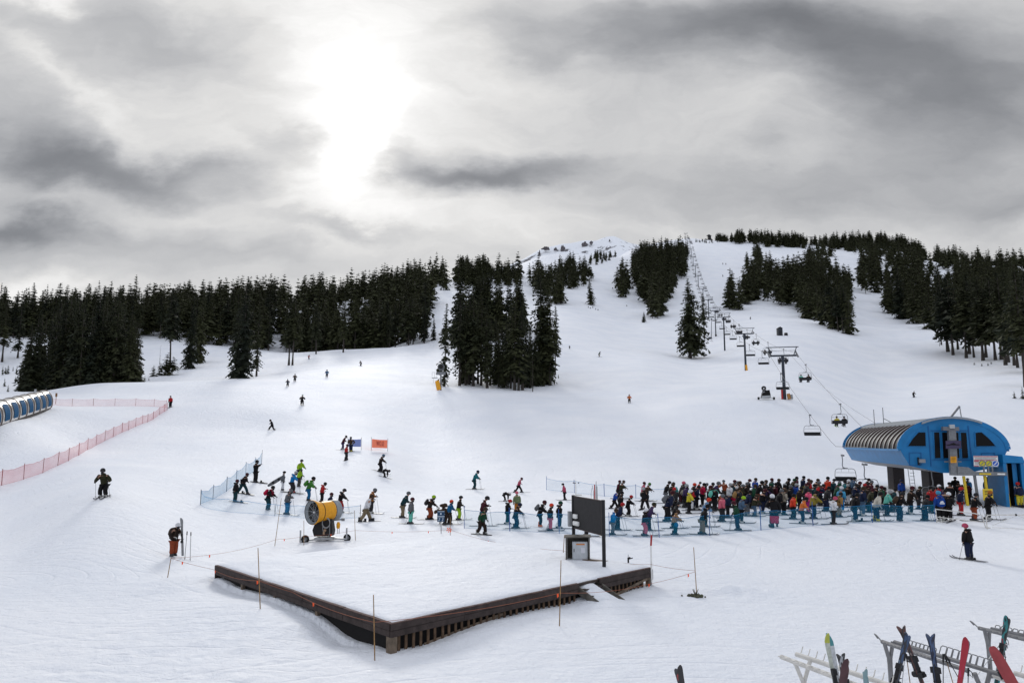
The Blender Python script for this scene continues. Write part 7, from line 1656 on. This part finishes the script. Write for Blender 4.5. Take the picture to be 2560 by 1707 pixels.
# rows: x, head row, foot row (None: hidden), heading (deg, 0 = to the right of the view, 90 = away), pose, jacket, trousers, headgear, options, own words or None
# options: p poles in front, q poles trailing, B board under one foot, S strapped on a board, n no skis, k backpack, h hood, m mask, w pale gloves, G no goggles; s:/b:/k: colours
G1 = 'skiers waiting in the queue'; G2 = 'people in the dense crowd before the lift'; G3 = 'people near the end of the queue'; G4 = 'skiers out on the slope'; G5 = 'people standing before the lift terminal'
ROWS = {
G3: [
 (638, 1150.6, 1206, -12, 'photo', 'black', 'black', 'black', 'B', 'taking a photo beside the pale blue net'), (605.6, 1179.5, 1234, -18, 'stride', 'black', 'dark teal', 'maroon', 'B', 'striding beside the pale blue net'), (587, 1199, 1255, -5, 'hang', 'black', 'dark teal', 'maroon', 'Bh', 'standing inside the corner of the pale blue net'),
 (706, 1178, 1226, 20, 'hang', 'grey', 'white', 'black', 'nG', 'carrying a board under the arm'), (730, 1176, 1232, 5, 'lean', 'bright blue', 'charcoal', 'light grey', 'ps:charcoal;b:red;', 'with red boots'), (748.5, 1148, 1199, -30, 'stand', 'lime', 'black', 'charcoal', 'n', 'tall, behind the child in lime'), (746, 1170, 1217, -10, 'stand', 'lime', 'olive', 'green', 'pn', 'child before the tall lime jacket'),
 (770.6, 1191, 1252, 8, 'lean', 'green', 'blue', 'black', 'pk:green;', 'with a green pack'), (804, 1205, 1256, 5, 'phone', 'red', 'black', 'black', 'hn', 'looking at a phone behind the snow gun'), (822, 1231, 1288, 5, 'stand', 'navy', 'charcoal', 'maroon', 'n', 'half hidden behind the snow gun barrel'), (850.5, 1219.5, 1281.5, 0, 'lean', 'black', 'red', 'charcoal', 'ph', 'beyond the snow gun'),
 (669.4, 1213.5, 1275, -3, 'lean', 'black', 'dark teal', 'black', 'pk:crimson;', 'with a red and white pack'), (717, 1223, 1286, -8, 'phone', 'grey', 'blue', 'grey', 'p', 'by the leaning bamboo pole'),
 (856.5, 1088.5, 1124, 15, 'lean', 'maroon', 'purple', 'black', '', 'left of the lilac banner'), (877, 1092, 1129, 250, 'hips', 'brown', 'navy', 'black', 'b:yellow;', 'leaning on the lilac banner'), (865, 1110, 1150, 5, 'board', 'red', 'charcoal', 'maroon', 'S', 'strapped on a board below the banners'),
 (951, 1134, 1180, -5, 'lean', 'dark brown', 'black', 'steel blue', 'p', 'behind the bending person below the orange banner'), (962, 1160, 1193, 10, 'bend', 'black', 'black', 'black', '', 'bending to the bindings below the orange banner'),
 (1186, 1175, 1223, -10, 'lean', 'teal', 'dark teal', 'navy', 'p', 'alone on the snow above the queue'), (1296, 1191.7, 1231, 0, 'stride', 'rose', 'black', 'maroon', '', 'striding above the queue'), (1263, 1225, 1253, 10, 'bend', 'black', 'black', 'light grey', '', 'bending down above the queue'), (1293, 1228.7, 1284, 100, 'hang', 'sage', 'dark orange', 'pink', 'n', 'seen from behind'), (1412, 1208, 1250, 180, 'stand', 'rose', 'black', 'charcoal', '', 'child by the wind gauge'),
],
G1: [
 (913, 1233.5, 1304, 20, 'stride', 'white', 'khaki', 'brown', 'BG', 'pushing a snowboard'), (927, 1220, 1283.5, -5, 'phone', 'dark orange', 'charcoal', 'grey', 'p', 'looking at a phone'), (1006, 1228.7, 1294.5, -8, 'lean', 'dark teal', 'khaki', 'grey', 'p', 'behind the child with mint trousers'), (1026, 1244, 1309.6, -5, 'hang', 'grey', 'mint', 'maroon', 'q', 'child'),
 (1074.7, 1236, 1299, 0, 'lean', 'dark brown', 'rust', 'lime', 'pb:black;', 'reaching for a pole'), (1112, 1246, 1312, 190, 'bend', 'brown', 'dark brown', 'brown', 'nk:brown;', 'bent over behind the orange helmet'), (1122.7, 1249, 1311, -20, 'stand', 'blue', 'dark brown', 'red orange', 'pw', 'by the blue queue sign'), (1146.7, 1239, 1300, 0, 'stand', 'dark brown', 'lime', 'charcoal', 'p', None),
 (1207, 1239.5, 1315, -5, 'phone', 'maroon', 'black', 'charcoal', 'p', 'behind the snowboarder in green'), (1203, 1265.7, 1336, -35, 'skate', 'dark green', 'dark brown', 'brown', 'S', 'on a snowboard'), (1269, 1248, 1310, 0, 'stand', 'black', 'dark teal', 'red', 'h', None), (1290, 1255, 1321, -5, 'lean', 'dark brown', 'navy', 'navy', 'p', None), (1350, 1250, 1316.7, 0, 'lean', 'black', 'black', 'maroon', 'pk:grey;b:orange;', 'with a big grey pack'),
 (1375.6, 1259, 1327, 0, 'hips', 'black', 'pink', 'red orange', 'q', None), (1398.5, 1253, 1321, -3, 'hips', 'black', 'navy', 'dark green', 'qh', None), (1466, 1270, 1341, 0, 'stand', 'black', 'black', 'black', '', 'hidden behind the notice board'),
 (1546, 1200, 1246, -20, 'stand', 'maroon', 'black', 'maroon', '', 'beyond the big person in black'), (1553, 1199, 1247, 5, 'lean', 'olive', 'charcoal', 'brown', '', 'beyond the big person in black'), (1535.5, 1223.6, 1271, 10, 'stride', 'royal blue', 'black', 'black', '', None), (1552, 1228, 1293.7, -10, 'hips', 'black', 'dark brown', 'black', 'n', 'broad, looking back'), (1571, 1236, 1290.5, -5, 'lean', 'black', 'black', 'red', 'p', None),
 (1531.7, 1270.8, 1337, 0, 'phone', 'bright blue', 'grey', 'brown', 'q', 'head bowed, nearest the notice board'), (1543.8, 1256.7, 1325, 0, 'lean', 'navy', 'black', 'red', 'p', None), (1608, 1204, 1252, 0, 'stand', 'rose', 'black', 'maroon', '', None), (1618, 1205, 1253, 5, 'lean', 'brown', 'black', 'green', '', None), (1612.6, 1216.5, 1274, 60, 'wide', 'black', 'black', 'light grey', 'B', 'seen from behind on a board'),
 (1612, 1270, 1339.6, 0, 'stand', 'black', 'pink', 'white', 'ph', None), (1621.6, 1256, 1326, -5, 'lean', 'purple', 'black', 'olive', 'p', None), (1687, 1272, 1337, -5, 'lean', 'tan', 'dark teal', 'brown', '', 'with a blue pouch at the hips'), (1685, 1254, 1321, 0, 'lean', 'black', 'black', 'charcoal', 'p', None), (1756, 1260.6, 1336, 0, 'lean', 'black', 'khaki', 'black', 'ph', None), (1762, 1244, 1317, 0, 'lean', 'light blue', 'dark teal', 'red orange', 'p', None),
 (1845, 1253, 1326, 170, 'stand', 'dark green', 'navy', 'maroon', 'p', None), (1854, 1239.7, 1307.6, 0, 'stand', 'steel blue', 'black', 'lime', '', None), (1937, 1235, 1317, 75, 'stand', 'black', 'black', 'white', 'Bh', 'with a crimson bag at the knees'), (1983, 1234, 1298, -5, 'stand', 'red orange', 'black', 'black', '', None), (2006, 1241, 1309, -15, 'lean', 'orange', 'navy', 'black', 'p', None), (2034.5, 1224, 1297, 0, 'lean', 'mustard', 'navy', 'black', 'p', None),
 (2084, 1241, 1310.6, 0, 'stand', 'white', 'charcoal', 'rose', '', None), (2096, 1229, 1293, 20, 'skate', 'tan', 'khaki', 'charcoal', 'k:black;', None), (2136.5, 1231.5, 1304, 10, 'skate', 'black', 'navy', 'black', 'B', 'skating a snowboard'), (2191, 1230, 1302.6, -5, 'lean', 'cream', 'navy', 'black', 'pb:yellow;', 'with yellow boots'), (2217.7, 1225, 1290, 0, 'lean', 'mint', 'black', 'light grey', 'p', None), (2249, 1229, 1302.6, 5, 'lean', 'black', 'navy', 'charcoal', 'k:brown;', 'with a brown pack'),
 (2312.6, 1237, 1301.6, 10, 'lean', 'charcoal', 'navy', 'black', 'p', None), (2276, 1215, 1286, 0, 'reach', 'dark brown', 'black', 'maroon', '', 'with a green scarf'), (2297, 1215, 1273, 0, 'stand', 'black', 'charcoal', 'olive', '', None)],
G2: [
 (1663.7, 1202, None, 0, 'lean', 'black', 'grey', 'charcoal', 'p', None), (1683, 1206, None, 70, 'stand', 'turquoise', 'grey', 'charcoal', '', None), (1676, 1208, None, 20, 'stand', 'black', 'black', 'brown', '', None), (1668.8, 1222, 1304, 0, 'lean', 'navy', 'black', 'maroon', 'k:grey;', 'with a plaid hood'), (1685, 1218.5, None, 90, 'stand', 'charcoal', 'black', 'red', 'G', None), (1701, 1206, 1259, -5, 'lean', 'brown', 'maroon', 'black', 'h', None), (1705, 1203, None, 0, 'stand', 'charcoal', 'black', 'pink', '', None),
 (1711.5, 1209.5, None, 0, 'stand', 'purple', 'black', 'light grey', '', None), (1713, 1216.5, 1264, 0, 'lean', 'olive', 'charcoal', 'brown', 'k:beige;', None), (1722, 1223.6, 1284, -5, 'reach', 'yellow', 'black', 'white', 'h', None), (1730, 1219, 1276, 0, 'stand', 'red', 'white', 'black', '', None), (1731, 1208, None, 10, 'stand', 'maroon', 'navy', 'red orange', '', None), (1743, 1204, 1246, -5, 'lean', 'red orange', 'grey', 'charcoal', 'p', None), (1754, 1207, None, 0, 'stand', 'crimson', 'black', 'black', '', None),
 (1760.6, 1207, 1248, 0, 'lean', 'black', 'khaki', 'grey', 'p', None), (1777, 1204.5, 1258.6, 10, 'lean', 'dark brown', 'dark brown', 'charcoal', '', None), (1787, 1203, 1271, 0, 'lean', 'charcoal', 'black', 'grey', '', None), (1784, 1216, None, 5, 'stand', 'black', 'black', 'purple', 'k:mint;', 'with a mint pack'), (1812, 1200, 1250, 100, 'point', 'rust', 'brown', 'grey', '', 'pointing'), (1820.6, 1208, None, 20, 'stand', 'white', 'charcoal', 'light grey', '', None),
 (1831, 1200, None, 0, 'stand', 'charcoal', 'navy', 'maroon', '', None), (1836.5, 1201, None, 0, 'lean', 'dark teal', 'black', 'grey', '', None), (1844, 1203, None, 0, 'stand', 'dark brown', 'black', 'brown', '', None), (1851, 1210, None, 0, 'stand', 'olive', 'black', 'grey', '', None), (1799, 1230, 1275, 0, 'lean', 'orange', 'grey', 'charcoal', 'p', None), (1802, 1235, None, 5, 'stand', 'pink', 'charcoal', 'grey', '', None), (1807, 1235, 1291, 0, 'lean', 'dark green', 'pale mint', 'charcoal', '', None),
 (1819.6, 1232, 1295, -10, 'stand', 'navy', 'black', 'light grey', '', None), (1835, 1215, 1269, 0, 'lean', 'black', 'crimson', 'white', '', None), (1844, 1218, None, 5, 'stand', 'charcoal', 'black', 'brown', 'k:tan;', 'with a tan pack'), (1867, 1226, 1289, 10, 'lean', 'navy', 'grey', 'black', '', None), (1886.7, 1234, 1291, 0, 'lean', 'olive', 'steel blue', 'brown', '', None), (1868, 1197, None, 0, 'stand', 'black', 'black', 'maroon', '', 'with a green chest patch'), (1884.7, 1195, None, 20, 'stand', 'royal blue', 'navy', 'brown', '', None),
 (1896, 1201, 1266, -10, 'lean', 'black', 'rust', 'black', '', None), (1909.7, 1200, None, 0, 'stand', 'black', 'charcoal', 'brown', '', None), (1913.8, 1214, 1267, 20, 'reach', 'purple', 'navy', 'charcoal', '', None), (1926, 1195, None, 0, 'stand', 'dark teal', 'navy', 'maroon', '', None), (1944, 1196, None, -60, 'stand', 'black', 'black', 'brown', '', None), (1942, 1223, None, 0, 'lean', 'black', 'charcoal', 'grey', '', None), (1960, 1222, 1286.6, 10, 'stand', 'beige', 'black', 'brown', 'G', 'with long hair'),
 (1957, 1208, None, 0, 'stand', 'charcoal', 'black', 'light grey', '', None), (1966, 1195, None, 0, 'stand', 'black', 'charcoal', 'black', '', None), (1976.5, 1196, None, 0, 'lean', 'olive', 'black', 'dark green', '', None), (1988, 1191, None, 5, 'stand', 'maroon', 'black', 'black', '', None), (1988, 1208, 1264, 15, 'stand', 'royal blue', 'yellow', 'light grey', 'k:navy;', None), (2004, 1190, None, 0, 'stand', 'navy', 'mustard', 'black', '', None), (2021, 1222, 1284, 10, 'stand', 'hot pink', 'magenta', 'charcoal', '', None),
 (2021, 1199, None, 0, 'stand', 'red', 'black', 'brown', '', None), (2017.6, 1197, None, 30, 'stand', 'maroon', 'black', 'maroon', '', None), (2037, 1195, None, 0, 'lean', 'black', 'black', 'brown', '', None), (2044, 1203, None, 0, 'stand', 'olive', 'charcoal', 'grey', '', None), (2052, 1209, 1265, 0, 'lean', 'navy', 'black', 'charcoal', 'k:red;', 'with a red pack'), (2070, 1192, 1250, 15, 'hang', 'red orange', 'maroon', 'black', '', None), (2080, 1197, None, 0, 'stand', 'dark teal', 'black', 'charcoal', '', None),
 (2086.5, 1208.6, None, 0, 'lean', 'dark green', 'black', 'dark green', '', None), (2103, 1216, 1280, 30, 'stand', 'sky blue', 'bright blue', 'white', 'pG', 'with a striped beanie'), (2108, 1200, None, 0, 'stand', 'teal', 'black', 'black', '', None), (2116, 1199, None, 0, 'stand', 'black', 'charcoal', 'white', '', None), (2118.7, 1210.6, 1264, 20, 'stand', 'dark brown', 'white', 'light grey', '', None), (2127, 1192, None, 0, 'lean', 'steel blue', 'navy', 'black', '', None), (2133.5, 1208.6, None, 0, 'reach', 'navy', 'black', 'charcoal', '', None),
 (2156, 1216, 1290, 0, 'stand', 'navy', 'steel blue', 'brown', '', None), (2165.7, 1195.5, None, 0, 'stand', 'black', 'black', 'black', '', None), (2173, 1201, None, 0, 'stand', 'maroon', 'charcoal', 'grey', '', None), (2174, 1221, 1281, 0, 'lean', 'olive', 'dark teal', 'maroon', '', None), (2166, 1212, None, 10, 'stand', 'dark brown', 'black', 'maroon', '', None), (2210.6, 1217, 1275, 0, 'stand', 'maroon', 'black', 'black', '', None), (2231, 1221, 1280, 0, 'lean', 'dark teal', 'charcoal', 'black', '', None),
 (1740, 1213, None, 0, 'stand', 'navy', 'black', 'black', '', None), (1770, 1214, None, 0, 'stand', 'charcoal', 'black', 'maroon', '', None), (1862, 1206, None, 0, 'stand', 'dark brown', 'black', 'grey', '', None), (1876, 1211, None, 0, 'lean', 'dark green', 'black', 'brown', '', None), (1903, 1220, None, 0, 'lean', 'black', 'navy', 'maroon', '', None), (1921, 1208, None, 10, 'stand', 'black', 'black', 'dark green', '', None), (1934, 1207, None, 0, 'stand', 'maroon', 'black', 'black', '', None),
 (1950, 1212, None, 0, 'lean', 'brown', 'charcoal', 'black', '', None), (1972, 1212, None, 0, 'stand', 'black', 'navy', 'grey', '', None), (1996, 1216, None, 0, 'stand', 'dark brown', 'black', 'black', '', None), (2010, 1206, None, 0, 'lean', 'charcoal', 'black', 'maroon', '', None), (2030, 1210, None, 0, 'stand', 'dark teal', 'black', 'black', '', None), (2062, 1216, None, 10, 'lean', 'charcoal', 'navy', 'black', '', None), (2092, 1203, None, 0, 'stand', 'maroon', 'black', 'grey', '', None), (2143, 1203, None, 0, 'stand', 'black', 'charcoal', 'maroon', '', None), (2150, 1209, None, 0, 'lean', 'charcoal', 'black', 'red', '', None), (2184, 1210, None, 0, 'lean', 'black', 'navy', 'black', '', None), (2200, 1214, None, 0, 'stand', 'dark green', 'black', 'maroon', '', None)],
G5: [
 (2251, 1198.6, None, -70, 'hang', 'royal blue', 'black', 'navy', 'nG', 'lift worker standing between the pillars'), (2328, 1216, 1283, -60, 'hang', 'red', 'dark teal', 'black', '', None), (2342, 1211, None, -80, 'stand', 'red', 'black', 'white', '', None), (2353.5, 1228, 1303.7, 85, 'hang', 'royal blue', 'black', 'sky blue', 'nh', 'seen from behind with a white mountain mark'), (2372, 1230, 1303.7, 40, 'stand', 'black', 'black', 'white', 'p', None), (2357.6, 1216, None, 60, 'stand', 'purple', 'black', 'black', '', None), (2374, 1204, None, 70, 'lean', 'black', 'black', 'charcoal', '', 'under the gantry mast'),
 (2386, 1191.5, None, 60, 'stand', 'black', 'black', 'black', 'G', 'tall, under the gantry arm'), (2397, 1200, None, 80, 'lean', 'charcoal', 'black', 'black', '', None), (2425, 1195.5, 1243, 95, 'hang', 'blue', 'black', 'grey', '', 'seen from behind at the gate'), (2403.5, 1218, 1289, -20, 'hang', 'navy', 'red', 'red', 'q', None), (2436, 1232, 1302.6, -15, 'reach', 'black', 'rust', 'charcoal', 'p', None), (2471, 1226, 1298.6, -20, 'reach', 'black', 'black', 'dark orange', 'p', None), (2470, 1192.5, 1250, -80, 'hang', 'blue', 'navy', 'black', 'nG', 'lift worker before the yellow board'),
 (2489, 1199.6, 1248.6, 85, 'hips', 'teal', 'bright blue', 'charcoal', '', None), (2511.6, 1199.6, 1256.7, 90, 'stand', 'blue', 'dark orange', 'brown', '', None), (2527, 1195.5, 1254.7, 90, 'stand', 'teal', 'grey', 'charcoal', '', None), (2543, 1201, 1262, 80, 'hips', 'mustard', 'charcoal', 'black', '', None), (2552, 1205.7, 1268, 85, 'hang', 'navy', 'yellow', 'red', '', None), (2416, 1203, None, 80, 'stand', 'maroon', 'black', 'black', '', None), (2362, 1222, None, 50, 'lean', 'charcoal', 'black', 'black', '', None)],
G4: [
 (2425, 1309.8, 1400, 112, 'hang', 'black', 'navy', 'rose', 'ph', 'seen from behind, alone on the flat'), (432.5, 1306, 1391, -25, 'phone', 'dark brown', 'rust', 'white', 'nk:brown;', 'standing with phone raised, skis beside'), (257, 1171, 1243, -85, 'ski', 'olive', 'black', 'charcoal', 'q', 'gliding toward the lower left'), (425.6, 989.6, 1018, -80, 'hang', 'red', 'black', 'black', '', 'at the corner of the pink fence'), (679, 1045, 1076, 185, 'stride', 'black', 'black', 'black', 's:red orange;', 'carving on orange skis'), (755, 986.5, 1012.6, -60, 'ski', 'charcoal', 'black', 'pale mint', '', None),
 (737, 935, 954, -70, 'ski', 'brown', 'black', 'black', '', None), (719, 948, 966, -75, 'ski', 'navy', 'black', 'black', '', None), (817, 924, 943, -80, 'ski', 'blue', 'navy', 'black', '', None), (772, 887, 898, -60, 'ski', 'red', 'maroon', 'black', '', None), (902, 902, 915, -110, 'ski', 'black', 'black', 'black', '', None), (1573.5, 986, 1006.6, -95, 'ski', 'orange', 'black', 'rust', '', None), (1498, 878.5, 892, 10, 'ski', 'dark green', 'khaki', 'black', '', 'crossing below the lone fir'), (1424, 866, 872, -100, 'ski', 'charcoal', 'black', 'black', '', None),
 (2284.6, 978, 993.5, -90, 'ski', 'black', 'charcoal', 'black', '', 'far right of the lift line'), (1876, 792, 798.5, -80, 'ski', 'black', 'black', 'black', '', 'above the grey shed'), (1847.5, 809, 815, -100, 'ski', 'charcoal', 'black', 'black', '', 'between the shed and the lift'), (1807, 686, 692, -90, 'ski', 'black', 'black', 'black', '', 'on the upper run by the wood'), (1807, 656, 661.5, -90, 'ski', 'grey', 'black', 'black', '', 'high on the upper run'), (1814.6, 657, 662, -90, 'ski', 'charcoal', 'black', 'black', '', 'high on the upper run')],
}
def build_people():
    rows = [(g,) + r for g, rs in ROWS.items() for r in rs]; rr = random.Random(12)
    def lab(r, extra):
        hat = 'beanie' if 'beanie' in (r[10] or '') else 'helmet'
        for parts in ((r[6] + ' jacket', r[7] + ' trousers', '%s %s' % (r[8], hat)), (r[6] + ' jacket', r[7] + ' trousers'), (r[6] + ' jacket',)):
            L = 'person in ' + ', '.join(parts + ((extra,) if extra else ()))
            if len(L.split()) <= 13: break
        return L
    full = {}
    def key(r): return (r[6], r[7], r[8])
    from collections import Counter
    cnt = Counter(key(r) for r in rows)
    def near_bright(r, k=0):
        plain = ('black', 'charcoal', 'dark brown', 'navy', 'grey', 'dark teal', 'maroon', 'olive')
        c = sorted((abs(q[1] - r[1]) + .8 * abs(q[2] - r[2]), q[6]) for q in rows if q is not r and q[6] not in plain and q[0] != G4 and q[6] != r[6]); out = []
        for _, nm in c:
            if nm not in out: out.append(nm)
        return out[k]
    taken = set()
    for r in rows:
        g, px, ph, pf, hd, pose, jk, tr, hl, opt, ex = r
        c = [ex] if ex else ([None] if cnt[key(r)] == 1 else []) + ['next to the %s jacket' % near_bright(r), 'between the %s and %s jackets' % (near_bright(r), near_bright(r, 1)), 'near the %s and %s jackets' % (near_bright(r, 1), near_bright(r, 2)), 'among the %s and %s jackets' % (near_bright(r), near_bright(r, 2))]
        if ex: c += [ex + ' by the %s jacket' % near_bright(r)]
        for e in c:
            L = lab(r, e)
            if L not in taken: break
        else: print('dup label', L)
        taken.add(L)
        loc, s = standing_place(px, ph, pf); hh = R(hd + rr.uniform(-7, 7))
        if pose in ('lean', 'stand') and not (ex and 'pack' in ex): pose = rr.choice([pose, pose + '2', pose + '3'])
        roll = .35 if (pose == 'stride' and g == G4) else 0.0
        make_person(loc, hh, pose, s * (1.06 if pose == 'bend' else 1) if pose not in ('ski',) else min(1.12, s * 1.10), jk, tr, hl, opt, L, g, roll)
    # riders on the chairs that go up
    riders = {0: ((-.30, 'yellow', 'charcoal'), (.62, 'black', 'black')), 1: ((-.62, 'mint', 'black'), (.55, 'brown', 'black')), 2: ((-.62, 'black', 'charcoal'), (.62, 'charcoal', 'black')), 3: ((-.55, 'black', 'black'), (.5, 'charcoal', 'black')), 4: ((-.5, 'navy', 'black'), (.62, 'black', 'black')),
              5: ((-.7, 'black', 'black'), (-.2, 'charcoal', 'black'), (.3, 'black', 'black')), 6: ((-.72, 'maroon', 'black'), (-.24, 'black', 'black'), (.24, 'charcoal', 'black'), (.72, 'black', 'black')), 7: ((-.7, 'black', 'black'), (.1, 'navy', 'black'), (.6, 'black', 'black')), 8: ((-.72, 'black', 'black'), (-.24, 'black', 'black'), (.24, 'charcoal', 'black'), (.72, 'black', 'black')), 9: ((-.5, 'black', 'black'), (.0, 'charcoal', 'black'), (.5, 'black', 'black')), 10: ((-.6, 'black', 'black'), (.6, 'charcoal', 'black')), 11: ((-.6, 'black', 'black'), (.0, 'black', 'black'))}
    for k, rs in riders.items():
        ch = CHAIRS[k]; M = Matrix.Translation(ch.location) @ ch.rotation_euler.to_matrix().to_4x4(); names = [j for _, j, _ in rs]
        for i, (x, jk, tr) in enumerate(rs):
            p = M @ V3((x - .15, .08, -2.40)); dup_ = names.count(jk) > 1
            L = 'rider in a %s jacket seated on the %s loaded chair' % (jk, ORD[k])
            make_person(p, ch.rotation_euler.z + math.pi / 2, 'sit', .95, jk, tr, 'black' if jk != 'yellow' else 'brown', 's:lime;' if jk == 'yellow' else '', L, 'riders on the chairs')
    # loose belongings
    r = [o for o in bpy.data.objects if o.get('label', '').find('carrying a board under the arm') > 0][0]
    o = thing('snowboard', 'grey snowboard carried under the arm of the person in white trousers', 'snowboard', r.location + V3((-.45, -.30, .78)), 0); o.rotation_euler = (R(80), R(-32), R(8)); child('board', BOARD, o, cmat('grey'))
    r = [o for o in bpy.data.objects if o.get('label', '').find('phone raised') > 0][0].location
    for i, (dx, nm) in enumerate(((.62, 'nearer'), (.80, 'farther'))):
        o = bpy.data.objects.new('ski_pole', POLE); COL.objects.link(o); o.location = (r.x + dx, r.y - .1, gz(r.x + dx, r.y) + 1.16); o.rotation_euler = (0, .03 * (1 - 2 * i), 0); o.scale = (1.3, 1.3, 1.15); tag(o, 'ski pole stuck upright beside the man in rust trousers, the %s of two' % nm, 'ski pole')
    o = thing('ski_pair', 'white skis stood upright against the man in rust trousers', 'skis', (r.x + .33, r.y + .26, r.z), R(8)); o.rotation_euler = (0, R(-5), 0)
    for dx in (-.012, .012): q = ski_mesh_std(1.72, .105); q.v = [(x, y + dx, z) for x, y, z in q.v]; so = q.obj('ski', cmat('light grey'), o); bm_ = binding_mb(.8, -.014 + dx); bm_.obj('binding', m_black, so)
    r = [o for o in bpy.data.objects if o.get('label', '').find('white mountain mark') > 0][0]
    m = MB(); m.add([(-.245, -.11, 1.16), (-.255, -.03, 1.27), (-.255, .01, 1.22), (-.255, .05, 1.255), (-.245, .12, 1.16)], [(4, 3, 2, 1, 0)]); m.add([(-.25, -.13, 1.07), (-.25, -.13, 1.13), (-.25, .13, 1.13), (-.25, .13, 1.07)], [(3, 2, 1, 0)]); m.obj('back_mark', m_white, r)
    r = [o for o in bpy.data.objects if o.get('label', '').find('crimson bag') > 0][0]
    m = MB(); m.prism([(-.19, .22), (.19, .22), (.24, .62), (-.24, .62)], (-.16, 0, 0), (0, 1, 0), (0, 0, 1), .18); m.obj('hip_bag', cmat('crimson'), r, .03)
    r = [o for o in bpy.data.objects if o.get('label', '').find('blue pouch') > 0][0]
    m = MB(); m.ball((.08, -.16, .72), (.16, .12, .20), 0, 10, 7); m.obj('hip_pouch', cmat('blue'), r)
    print('people', len(rows), 'poles', NPOLE[0])
build_people()
